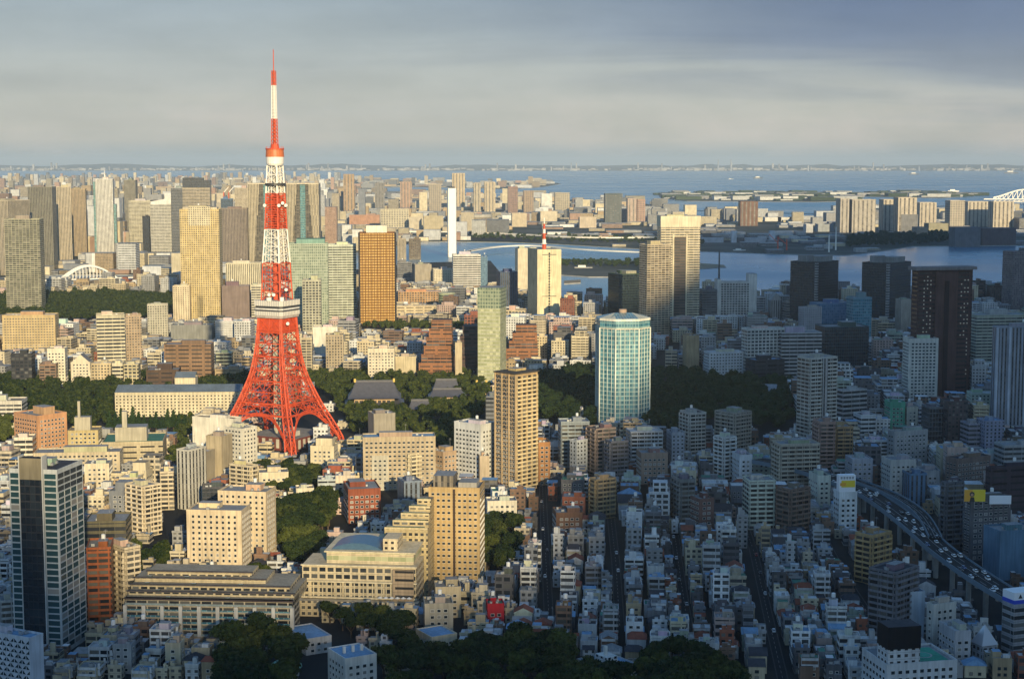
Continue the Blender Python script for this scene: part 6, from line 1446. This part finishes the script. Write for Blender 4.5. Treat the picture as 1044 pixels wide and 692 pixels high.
G1=[ # near groves of single trees: polygon, spacing, scale, label
 ([(262,484),(286,483),(322,484),(336,494),(300,514),(268,506)],8.5,(.8,1.15),'leafy tree in the grove at the feet of the lattice tower'),
 ([(280,535),(300,522),(345,520),(352,545),(322,580),(290,590),(282,560)],10,(1.15,1.6),'big rounded tree in the grove right of the taller cream hotel block'),
 ([(494,545),(526,538),(530,575),(512,600),(498,600)],10,(1.1,1.5),'dark tree in the grove right of the tan hotel tower'),
 ([(216,592),(246,588),(280,590),(278,600),(218,602)],9,(.75,.95),'tree in the row before the nearer cream hotel block'),
 ([(128,560),(165,548),(178,572),(172,590),(140,598)],10,(.8,1.2),'tree beside the dark road right of the cream stepped block'),
 ([(226,694),(232,672),(292,660),(305,676),(300,724),(226,724)],12.5,(1.3,1.9),'large dark tree in the bottom grove left of the low blue roofs'),
 ([(300,640),(345,634),(420,652),(415,690),(385,660),(345,650)],11,(1.0,1.5),'dark tree on the slope below the blue vaulted hall'),
 ([(386,684),(440,680),(500,672),(560,666),(610,676),(642,686),(642,735),(388,735)],13,(1.2,1.7),'large dark tree in the bottom centre wood'),
 ([(640,690),(700,684),(748,700),(770,735),(642,735)],13,(1.2,1.7),'dark tree in the bottom wood right of the chimneyed flat roof'),
 ([(450,600),(470,600),(478,640),(500,650),(480,660),(440,650)],9,(.7,1.0),'small tree among the low blocks under the tan hotel tower'),
]
RESERVE=[([(288,648),(345,645),(390,672),(390,700),(310,700)]),([(420,640),(466,636),(475,668),(425,668)]),([(584,672),(648,676),(648,700),(584,700)]),([(318,655),(388,668),(388,705),(330,705)])]
for P in RESERVE: PARKS.append([G(*p) for p in P])
def low_roof(px,yt,a,name,cat,label,tint,roofc,chim=True,wn=True):
    x0,xc,x1,yb=px; i=hero(name,cat,(x0,xc,x1,yt,yb,a),'blank',tint,label,None,roof=roofc,dep=14,rt=False,parapet=.5,vis=yb)
    LX,LY,h,o=i['LX'],i['LY'],i['h'],i['o']
    if wn: windows(o,LX,LY,0,h,bw=3.4,fh=3.1,w=1.7,h=1.4,limit=40)
    if chim:
        q=MB(); q.box(-LX*.2,-LY*.2,h,LX*.15,LY*.2,h+3.6,'small',white); q.build('roof_room',o); q=MB(); q.box(-LX*.1,-1,h+3.6,-LX*.1+1.4,.4,h+8,'blank',white); q.build('chimney',o)
    return i
low_roof((588,618,650,700),684,35,'flat_roofed_hall','hall','flat blue grey roof with a white windowed box and chimney at the bottom edge',lgrey,'blue')
i=low_roof((334,352,384,706),672,30,'low_white_house','house','low white house with small roof chimneys at the bottom, left of centre',white,'blue',False)
for k in range(3): q=MB(); q.box(-i['LX']*.3+k*i['LX']*.28,-1,i['h'],-i['LX']*.3+k*i['LX']*.28+1.2,.2,i['h']+3,'blank',white); q.build('chimney',i['o'])
low_roof((292,312,338,668),652,30,'low_white_house','house','low house under a blue grey roof above the bottom left grove',lgrey,'blue',False)
low_roof((424,440,466,668),650,30,'low_cream_house','house','cream house with a pale blue roof in front of the tan hotel tower grove',cream,'blue',False)
x,y=G(292,694); o=root('round_pavilion',(x,y,0),0,'pavilion with a pale green curved roof at the bottom edge','pavilion'); q=MB(); q.cyl(0,0,0,7,6,6,'ribbon',lgrey,n=14); q.build('wall',o); q=MB()
for k in range(5): q.cyl(0,0,7+1.1*k*(1-.09*k),7+1.1*(k+1)*(1-.09*(k+1)),7.4*math.cos(k*.3),7.4*math.cos((k+1)*.3),'copper_green',n=18)
mat('copper_green',(.18,.42,.34),.6,noise_=.15,scale=.4); q.build('dome_roof',o); FOOT.append((x,y,8,0,14,14))
RLL={}
G1=G1[5:9]+G1[:5]+G1[9:]
for P,stp,(s0,s1),lb in G1:
    PARKS.append([G(*p) for p in P])
    for x,y in scatter(P,stp):
        s=RT.uniform(s0,s1)
        if overlaps(x,y,0,stp*.75,stp*.75,0) or (any(inpoly(x,y,q) for q in PARKS[:len(RESERVE)])): continue
        if TREES>=275: break
        tree(x,y,s,RT.randrange(60),lb,'trees: '+lb.split(' in the ')[-1].split(' on the ')[-1][:60])
CONP=[(108,414),(196,414),(196,443),(108,443)]; PARKS.append([G(*p) for p in CONP]); keep_poly(CONP)
# conifer row before the very long cream building
for k in range(14):
    px=112+k*5.9; x,y=G(px,440-RT.uniform(0,3)); 
    if TREES<299: tree(x,y,RT.uniform(1.0,1.35),k,'pointed conifer in the row before the very long low cream building','pointed conifers in a row',True)
# street and garden trees between low buildings on the left
cnt=0
for k in range(14):
    px,py=RT.uniform(10,330),RT.uniform(498,640); x,y=G(px,py)
    if overlaps(x,y,0,6,6,0): continue
    s=RT.uniform(.5,.85)
    if cap_height(x,y,3,11*s)<9*s: continue
    tree(x,y,s,RT.randrange(60),'small garden tree standing between the lit blocks at lower left','garden trees of the lower left'); FOOT.append((x,y,4,0,6,6)); cnt+=1
def wood(P,step,sc_,label,mt='leaves',n=60,extra=None):
    W=[G(*p) for p in P]; PARKS.append(W); ch=[]; keep_poly(P)
    for x,y in scatter(P,step,.45):
        if overlaps(x,y,0,step*.5,step*.5,0): continue
        s=sc_*RT.uniform(.75,1.25); parts=[]
        for k in range(4):
            a=RT.uniform(0,6.28); d=RT.uniform(0,3)*s; r=RT.uniform(2.2,3.6)*s; parts.append((x+d*math.cos(a),y+d*math.sin(a),(6.5+RT.uniform(-1.5,2))*s,r,r,r*.85))
        for q in parts: v,f=blob(*q[:3],q[3]*.85,q[4]*.85,q[5]*.85,RT.uniform(0,90),6,4); ch.append((v,f,0))
        v,f=leafcloud(parts,n,.62*sc_,0); ch.append((v,f,0))
    if ch: tag(mk_obj('wood',mesh_from('wood',ch,[mt])),label,'wood',kind='stuff')
wood([(-40,308),(38,304),(100,303),(178,306),(188,310),(188,320),(150,326),(40,330),(-40,328)],15,1.5,'dark green garden wood by the river mouth at left')
wood([(-40,392),(70,386),(178,392),(250,386),(262,396),(246,402),(118,402),(112,414),(112,438),(60,440),(0,428),(-40,430)],12,1.25,'sunlit park wood behind the pink brick hotel',n=90)
wood([(180,428),(182,460),(168,470),(178,480),(192,455),(196,430)],10,.9,'strip of trees left of the sunlit white offices')
wood([(312,388),(362,384),(480,386),(500,398),(484,445),(452,470),(440,452),(380,446),(360,448),(354,432),(336,408),(320,396)],12,1.2,'wood around the temple halls east of the lattice tower',n=90)
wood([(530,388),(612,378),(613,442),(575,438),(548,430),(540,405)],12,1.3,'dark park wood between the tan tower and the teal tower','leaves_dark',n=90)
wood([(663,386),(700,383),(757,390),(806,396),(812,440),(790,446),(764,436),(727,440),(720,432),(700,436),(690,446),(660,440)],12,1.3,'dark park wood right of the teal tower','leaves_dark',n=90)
wood([(370,330),(430,332),(476,334),(476,338),(370,337)],12,1.0,'tree row in front of the peach building')
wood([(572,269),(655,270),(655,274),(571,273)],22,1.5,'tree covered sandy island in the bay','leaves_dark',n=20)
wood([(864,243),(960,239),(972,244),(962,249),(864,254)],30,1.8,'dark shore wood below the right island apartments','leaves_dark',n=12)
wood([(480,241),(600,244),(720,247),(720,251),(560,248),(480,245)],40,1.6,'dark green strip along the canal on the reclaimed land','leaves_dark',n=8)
wood([(0,424),(14,430),(12,452),(0,456),(-30,450)],10,1.0,'trees at the left edge below the white low building')
wood([(28,306),(40,300),(40,330),(30,332)],14,1.2,'trees beside the foot of the olive tower')
# ------------------------------------------------------------------ the packed town between the landmarks
RF=random.Random(77)
PAL={'white':(.62,.62,.60),'pale grey':(.46,.47,.48),'cream':(.54,.47,.33),'beige':(.46,.40,.30),'tan':(.38,.29,.18),'brown':(.19,.12,.085),'brick red':(.28,.10,.06),'slate grey':(.19,.20,.22),'pinkish':(.44,.33,.29),'pale green':(.40,.46,.38),'mid grey':(.31,.31,.31),'dark grey':(.11,.11,.12),'sandy':(.50,.42,.28)}
PAL['bright']=(.72,.73,.74)
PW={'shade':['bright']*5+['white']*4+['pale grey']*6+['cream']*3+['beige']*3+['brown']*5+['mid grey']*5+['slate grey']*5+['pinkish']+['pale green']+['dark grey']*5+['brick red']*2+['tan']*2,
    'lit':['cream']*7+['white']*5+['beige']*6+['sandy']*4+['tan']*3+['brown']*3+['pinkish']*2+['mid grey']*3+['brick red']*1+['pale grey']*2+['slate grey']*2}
def storeys(h): return ['','one','two','three','four','five','six','seven','eight','nine','ten','eleven','twelve','thirteen','fourteen','fifteen','sixteen','seventeen','eighteen'][max(1,min(18,round(h/3.1)))]
CAND=[]; GRIDN={}
def near_foot(x,y,rot,lx,ly,m):
    key=(int(x//60),int(y//60))
    if not GRIDN:
        for f in FOOT:
            r=int((f[2]+30)//60)+1; kx,ky=int(f[0]//60),int(f[1]//60)
            for i_ in range(-r,r+1):
                for j_ in range(-r,r+1): GRIDN.setdefault((kx+i_,ky+j_),[]).append(f)
    return overlaps(x,y,rot,lx,ly,m,GRIDN.get(key,[]))
def shoreY(px):
    for (x0,y0),(x1,y1) in zip(shore,shore[1:]):
        if x0<=px<=x1: return y0+(y1-y0)*(px-x0)/(x1-x0)
    return 330
RC2=R(-4)
def band(Y0,Y1,lot,fn,gap=1.2,rot=RC2,pk=(.66,.97)):
    c,s=math.cos(rot),math.sin(rot); n=int((Y1-Y0)/lot)+6; XM=Y1*.34+80
    for j in range(-4,n):
        for i_ in range(int(-XM/lot)-8,int(XM/lot)+8):
            gx,gy=i_*lot+((i_//5)*1.2),j*lot+((j//4)*1.5); x=gx*c-gy*s+RF.uniform(-.12,.12)*lot; y=Y0+gx*s+gy*c+RF.uniform(-.12,.12)*lot
            if not (Y0<=y<Y1): continue
            px,py=proj(x,y)
            if px<-30 or px>1075 or py>722: continue
            if py<shoreY(px)+1.5: continue
            if any(inpoly(x,y,P) for P in PARKS): continue
            r=fn(px,py)
            if r is None: continue
            kind,hm,hM,pal=r; LX=lot*RF.uniform(*pk)-gap*.2; LY=lot*RF.uniform(*pk)-gap*.2
            h=hm+(hM-hm)*RF.random()**1.9
            if near_foot(x,y,rot,LX,LY,.3):
                LX*=.68; LY*=.68
                if LX<4.2 or near_foot(x,y,rot,LX,LY,.3): continue
            h2=cap_height(x,y-LY/2,LX/2,h)
            if h2<h: h=h2-RF.uniform(0,1)
            if h<4.5: continue
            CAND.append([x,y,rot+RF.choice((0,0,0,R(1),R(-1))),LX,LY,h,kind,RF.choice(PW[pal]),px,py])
            kx,ky=int(x//60),int(y//60)
            for i2 in (-1,0,1):
                for j2 in (-1,0,1): GRIDN.setdefault((kx+i2,ky+j2),[]).append((x,y,math.hypot(LX,LY)/2,rot,LX,LY))
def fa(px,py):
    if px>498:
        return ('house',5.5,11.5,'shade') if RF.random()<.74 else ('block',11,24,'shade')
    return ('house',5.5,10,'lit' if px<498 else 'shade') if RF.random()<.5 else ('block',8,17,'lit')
band(752,1075,11.2,fa); band(752,1075,6.8,lambda px,py: ('house',5,9.5,'shade' if px>498 else 'lit'),pk=(.8,1.0))
def fb(px,py):
    if px>498 and py>500: return ('house',6,12,'shade') if RF.random()<.5 else ('block',12,30,'shade')
    if px>498: return ('block',13,42,'shade')
    return ('block',9,24,'lit')
band(1075,1500,19.5,fb); band(1075,1500,11,lambda px,py: ('house',6,12,'shade' if px>498 else 'lit'),pk=(.8,1.0))
def fc(px,py):
    if px>560: return ('block',12,40,'shade')
    return ('block',9,30,'lit')
band(1500,2100,25,fc); band(1500,2100,15,lambda px,py: ('block',7,16,'shade' if px>560 else 'lit'))
def fd(px,py):
    if px>700: return ('block',12,48,'shade')
    return ('block',12,42,'lit')
band(2100,3100,31,fd); band(2100,3100,20,lambda px,py: ('block',7,18,'shade' if px>600 else 'lit'))
print('candidates',len(CAND),'foot',len(FOOT))
def area(c): return (c[3]+c[4]*.3)*(c[5]+c[4]*.4)/c[1]**2
hs_=sorted([c for c in CAND if c[6]=='house'],key=area,reverse=True); bs_=sorted([c for c in CAND if c[6]=='block'],key=area,reverse=True)
USED=set(o['label'] for o in bpy.data.objects if 'label' in o)
def pick_label(c,kindword,feat,colr):
    px,py,h=c[8],c[9],c[5]; cy=(py+proj(c[0],c[1],h)[1])/2
    A=sorted(ANCH,key=lambda a:(a[0]-px)**2+((a[1]+a[2])/2-cy)**2*1.6)[:9]
    size=storeys(h)+' storey'
    outs=[]
    for a in A:
        dxp=px-a[0]
        if abs(dxp)<a[4]*.5+3: rel='in front of' if py>a[2] else 'behind'
        else:
            side='left' if dxp<0 else 'right'
            rel=('close ' if abs(dxp)<a[4]*.5+22 else '')+side+' of'
            if abs(py-a[2])>28: rel=('below and ' if py>a[2] else 'above and ')+rel
        outs.append((rel,a[3]))
    for ft in (feat,feat):
        for rel,ref in outs:
            for form in (f'{colr} {kindword} {ft}, {rel} {ref}',f'{size} {colr} {kindword} {ft}, {rel} {ref}'):
                if form not in USED and 4<=len(form.split())<=16: USED.add(form); return form
    for q in ('narrow','broad','squat','plain','boxy','deep','small','short','upright','compact','modest','low','slim','wide'):
        for rel,ref in outs:
            form=f'{q} {size} {colr} {kindword}, {rel} {ref}'
            if form not in USED and len(form.split())<=16: USED.add(form); return form
    return f'{colr} {kindword} in the packed town'
def jit(c,k=.12): f=1+RF.uniform(-k,k); return tuple(min(.72,max(.02,q*f)) for q in c)
ROOFW={'grey':['grey']*4,'lit':['grey','tan','pale','grey','pale','grey']}
def feature(kind,lit):
    if kind=='house': rt=RF.choice(('flat','flat','flat','gable','hip')); 
    else: rt='flat'
    rc=RF.choice(('grey','grey','blue','blue','pale','pale','dark','green','white','white') if not lit else ('grey','pale','tan','pale','grey','blue','dark'))
    if kind=='house' and rt!='flat': rc=RF.choice(('dark','blue','grey','red','dark'))
    return rt,rc
RW={'grey':'grey','blue':'blue','pale':'pale','dark':'dark','green':'green','white':'white','red':'red brown','tan':'tan'}
def gable(b,LX,LY,h,rise,rc,tint,hip=False):
    e=.5; x0,x1,y0,y1=-LX/2-e,LX/2+e,-LY/2-e,LY/2+e; ins=LX*.25 if hip else 0; rcc=ROOFC[rc]
    b.face([(x0,y0,h),(x1,y0,h),(x1-ins,0,h+rise),(x0+ins,0,h+rise)],'roof',rcc); b.face([(x1,y1,h),(x0,y1,h),(x0+ins,0,h+rise),(x1-ins,0,h+rise)],'roof',rcc)
    k,t_=('roof',rcc) if hip else ('blank',tint)
    b.face([(x1,y0,h),(x1,y1,h),(x1-ins,0,h+rise)],k,t_); b.face([(x0,y1,h),(x0,y0,h),(x0+ins,0,h+rise)],k,t_)
def make_house(c,rank):
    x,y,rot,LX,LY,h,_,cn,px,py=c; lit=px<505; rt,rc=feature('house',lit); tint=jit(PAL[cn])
    feat=('under a %s %s roof'%(RW[rc],{'flat':'flat','gable':'gabled','hip':'hipped'}[rt]))
    o=root('house',(x,y,0),rot,pick_label(c,'house',feat,{'bright':'bright white'}.get(cn,cn)),'house','packed small houses of the lower town')
    if rt!='flat' and rot<1 and RF.random()<.5:
        o.rotation_euler[2]=rot+math.pi/2; LX,LY=LY,LX
    if rt=='flat':
        wall_and_roof(o,LX,LY,h,'blank',tint,rc,.6)
        if RF.random()<.45: q=MB(); w_=LX*RF.uniform(.35,.6); q.box(-LX/2+.4,-LY/2+.4+LY*.3,h,-LX/2+.4+w_,LY/2-.4,h+2.8,'blank',jit(tint),tt=ROOFC[rc]); q.build('upper_storey',o)
        if RF.random()<.55:      # lower annex with its own roof in front
            q=MB(); sx=RF.choice((-1,1)); w_=LX*RF.uniform(.35,.7); hh=h*RF.uniform(.4,.75); x0=-LX/2 if sx<0 else LX/2-w_
            q.box(x0,-LY/2-RF.uniform(1.2,2.4),0,x0+w_,-LY/2,hh,'blank',jit(tint,.2),tt=ROOFC[RF.choice(('grey','blue','pale','dark'))]); q.build('annex',o)
        for _ in range(RF.choice((1,2,3,4))): mk_obj('air_conditioner',ac_mesh()['a'],o,(RF.uniform(-.3,.3)*LX,RF.uniform(-.35,.0)*LY,h+.05),0)
        if RF.random()<.4: q=MB(); q.box(LX*.05,-LY*.4,h,LX*.4,-LY*.1,h+RF.uniform(1.8,2.6),'blank',jit((.6,.6,.6)),tt=(.5,.5,.5)); q.build('roof_shed',o)
        if RF.random()<.25: mk_obj('antenna',ac_mesh()['n'],o,(LX*.3,LY*.3,h),RF.uniform(0,3))
    else:
        q=MB(); q.box(-LX/2,-LY/2,0,LX/2,LY/2,h,'blank',tint,top=False); q.build('wall',o)
        q=MB(); gable(q,LX,LY,h,LY*.28,rc,tint,rt=='hip'); q.build('roof',o)
    windows(o,LX,LY,max(0,h-9.2),h,bw=RF.choice((2.8,3.3,3.9)),fh=2.95,w=RF.choice((1.3,1.7,2.1)),h=RF.choice((1.1,1.3)),limit=8 if rank>150 else 14,rnd=RF,frame=RF.choice(('frame_white','frame_dark')))
    if rank<160 and RF.random()<.5: balconies(o,LX,LY,h-6.2,h+1.4,jit((.5,.5,.5),.3),depth=1.1,fh=2.95,limit=2)
def make_block(c,rank):
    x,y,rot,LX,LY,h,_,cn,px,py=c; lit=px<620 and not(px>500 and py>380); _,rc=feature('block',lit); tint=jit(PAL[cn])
    st_=RF.choice(('apt','apt','small','ribbon','grid','apt','gridL')); near_=y<1450
    word={'apt':'apartment block','ribbon':'office block','gridL':'office block','small':'block','grid':'block'}[st_]
    feat='with a %s roof'%RW[rc]
    o=root('apartment_block' if st_=='apt' else 'office_block',(x,y,0),rot,pick_label(c,word,feat,{'bright':'bright white'}.get(cn,cn)),'apartment block' if st_=='apt' else 'office block','mid sized blocks of the town')
    geow=near_ and st_ in ('small','grid') and rank<290
    wall_and_roof(o,LX,LY,h,'blank' if geow else st_,tint,rc,.9)
    if geow: windows(o,LX,LY,max(0,h-22),h,bw=3.5,fh=3.2,w=1.7,h=1.3,limit=24,rnd=RF)
    if st_=='apt' and rank<290: balconies(o,LX,LY,0 if h<30 else h-26,h,jit(tuple(min(.7,q*1.15) for q in tint),.05),limit=12)
    elif st_=='ribbon' and rank<200:
        q=MB()
        for f in range(1,int(h/3.7)+1): q.box(-LX/2-.2,-LY/2-.2,f*3.7-.3,LX/2+.2,LY/2+.2,f*3.7+.3,'blank',tint,kt='blank',bottom=True)
        q.build('storey_bands',o)
    if RF.random()<.3 and LX>12:
        q=MB(); q.box(-LX*.3,-LY*.3,h,LX*.4,LY*.45,h+6.2,'blank' if geow else st_,tint,tt=ROOFC[rc]); q.build('upper_storeys',o)
    else: rooftop(o,LX,LY,h,tint,RF,n_ac=RF.choice((2,3,4,6)) if y<1400 else RF.choice((0,1,2)) if y<1800 else 0,tank=None if y<2000 else False,anten=None if y<1600 else False)
for k,c in enumerate(hs_[:300]): make_house(c,k)
for k,c in enumerate(bs_[:290]): make_block(c,k)
def far_stuff(name,L,label,cat):
    b=MB()
    for c in L:
        x,y,rot,LX,LY,h,kd,cn,px,py=c; cc,ss=math.cos(rot),math.sin(rot); t_=jit(PAL[cn],.18); lit=px<620
        def T(a_,b_): return (x+cc*a_-ss*b_,y+ss*a_+cc*b_)
        st_=RF.choice(('apt','grid','ribbon','small','grid')) if kd=='block' else 'small'; rc=ROOFC[feature('block',lit)[1]]
        b.prism([T(-LX/2,-LY/2),T(LX/2,-LY/2),T(LX/2,LY/2),T(-LX/2,LY/2)],0,h,st_,t_,tt=rc)
        if kd=='house' and RF.random()<.45:
            u=RF.uniform(.3,.6); s_=RF.choice((-1,1)); b.prism([T(s_*LX*(.5-u) if s_>0 else -LX/2,-LY*.1),T(LX/2 if s_>0 else -LX*(.5-u),-LY*.1),T(LX/2 if s_>0 else -LX*(.5-u),LY/2),T(s_*LX*(.5-u) if s_>0 else -LX/2,LY/2)],h,h+2.8,'small',jit(t_,.15),tt=ROOFC[RF.choice(('grey','blue','pale','white'))])
        elif kd=='house' and RF.random()<.4:
            rr=ROOFC[RF.choice(('dark','blue','grey','red'))]; A_,B_,C_,D_=T(-LX/2-.4,-LY/2-.4),T(LX/2+.4,-LY/2-.4),T(LX/2+.4,LY/2+.4),T(-LX/2-.4,LY/2+.4); E_,F_=T(-LX/2-.4,0),T(LX/2+.4,0); z2=h+LY*.28
            b.face([(*A_,h+.05),(*B_,h+.05),(*F_,z2),(*E_,z2)],'roof',rr); b.face([(*C_,h+.05),(*D_,h+.05),(*E_,z2),(*F_,z2)],'roof',rr); b.face([(*B_,h+.05),(*C_,h+.05),(*F_,z2)],'blank',t_); b.face([(*D_,h+.05),(*A_,h+.05),(*E_,z2)],'blank',t_); continue
        e=.25; b.prism([T(-LX/2-e,-LY/2-e),T(LX/2+e,-LY/2-e),T(LX/2+e,-LY/2+.4),T(-LX/2-e,-LY/2+.4)],h-.4,h+.9,'blank',t_,tt=t_)
        for _ in range(RF.choice((1,2,3)) if y<1500 else RF.choice((1,1,2))):
            px_,py_=RF.uniform(-.25,.25)*LX,RF.uniform(-.25,.25)*LY; w_,l_,hh=LX*RF.uniform(.07,.24),LY*RF.uniform(.07,.24),RF.uniform(1.0,3.4 if kd=='house' else 5)
            b.prism([T(px_-w_,py_-l_),T(px_+w_,py_-l_),T(px_+w_,py_+l_),T(px_-w_,py_+l_)],h,h+hh,'blank',jit(t_,.2),tt=(.3,.3,.3))
    tag(b.build(name),label,cat,kind='stuff')
far_stuff('small_houses',hs_[300:],'countless small houses filling the gaps of the lower town','houses')
far_stuff('town_blocks',bs_[290:],'countless mid sized blocks packed behind and between the towers','town blocks')
# ------------------------------------------------------------------ city on the reclaimed islands
b=MB(); LAND=polyG(near+far_); RI=random.Random(31)
def island_city(n,Y0,Y1,w0,w1,h0,h1,ylim=None):
    for _ in range(n):
        Y=Y0+(Y1-Y0)*RI.random(); px=RI.uniform(-20,1060); X=(px-522)/F*Y; px,py=proj(X,Y)
        if not inpoly(X,Y,LAND): continue
        if px>430 and py>232 : 
            if RI.random()<.7: continue
        if px>640 and RI.random()<.35: continue
        wd=RI.uniform(w0,w1); dp=RI.uniform(w0,w1); h=h0+(h1-h0)*RI.random()**2.6
        if near_foot(X,Y,0,wd,dp,2): continue
        if (px<360 and RI.random()<.34) or (px<640 and Y>5200 and RI.random()<.05): h=RI.uniform(40,130)*(1 if Y<8000 else .8); wd=RI.uniform(24,44); dp=wd
        h=min(h,cap_height(X,Y-dp/2,wd/2,h))
        if h<4: continue
        if px>520 and py>236 and h>14: h=9
        c=RI.choice((PAL['cream'],PAL['white'],PAL['beige'],PAL['pale grey'],PAL['mid grey'],PAL['slate grey'],PAL['tan'],PAL['cream'],(.36,.24,.18)) if px<640 else (PAL['pale grey'],PAL['mid grey'],PAL['cream'],PAL['slate grey']))
        b.box(X-wd/2,Y-dp/2,2,X+wd/2,Y+dp/2,2+h,RI.choice(('blank','ribbon','grid','blank')),jit(c,.2),kt='roof',tt=RI.choice(((.3,.3,.3),(.4,.4,.4),(.2,.26,.3))))
island_city(2300,3200,5200,22,52,8,60); island_city(2300,5200,8200,28,75,8,55); island_city(2600,8200,22000,45,140,8,55)
for IP in ([(676,198.4),(700,197.5),(860,197.5),(880,199.3),(868,204),(830,205),(700,204),(680,202.5)],[(905,197.2),(960,198),(1000,199.3),(960,201.4),(880,200.3)]):
    LP=[G(*p) for p in IP]; ys_=[p[1] for p in LP]; xs_=[p[0] for p in LP]
    for _ in range(260):
        X,Y=RI.uniform(min(xs_),max(xs_)),RI.uniform(min(ys_),max(ys_))
        if inpoly(X,Y,LP): wd=RI.uniform(40,160); b.box(X-wd/2,Y-60,2,X+wd/2,Y+60,2+RI.uniform(6,26),'blank',jit(RI.choice(((.5,.5,.48),(.3,.3,.3),(.04,.06,.03),(.04,.06,.03),(.05,.07,.035))),.2),tt=RI.choice(((.3,.3,.3),(.04,.06,.03))))
tag(b.build('island_city'),'countless far halls and blocks covering the reclaimed islands','far city',kind='stuff')
for P_ in ([(600,235),(700,237),(860,242),(860,250),(700,246),(600,243)],[(440,240),(560,240),(560,246),(440,245)]):
    Q=ccw(polyG(P_,2.5)); q=MB(); q.face([(x,y,2.5) for x,y in Q],'asphalt'); struct('quay_road',q)
for P_,c in (([(520,243.5),(600,246.5),(700,249),(700,251),(560,249),(520,246)],1),([(700,208),(862,212.5),(862,214),(700,209.5)],0)):
    pass
wpatch([(690,214),(860,219),(900,213),(960,210),(1044,208),(1200,207),(1200,206),(1000,206),(870,208),(700,206.5),(680,209)],2.6)
# warehouses in a white row on the island at right centre
for k,px in enumerate((760,774,787,800,812,824,838)):
    if 753<px<775: continue
    x,y=G(px,226); q=MB(); q.box(-32,-30,0,32,30,16,'blank',(.62,.60,.55),kt='roof',tt=(.7,.68,.62)); q.build('wall',root('warehouse',(x,y,2),0,['','second','leftmost','second','third','fourth','fifth'][0]+f'pale flat warehouse, number {["one","two","three","four","five","six","seven"][k]} from the left in the row behind the harbour','warehouse','pale warehouses in a row on the island'))
haze()
print('objects',len(bpy.data.objects),'trees',TREES,'hs',len(hs_),'bs',len(bs_))
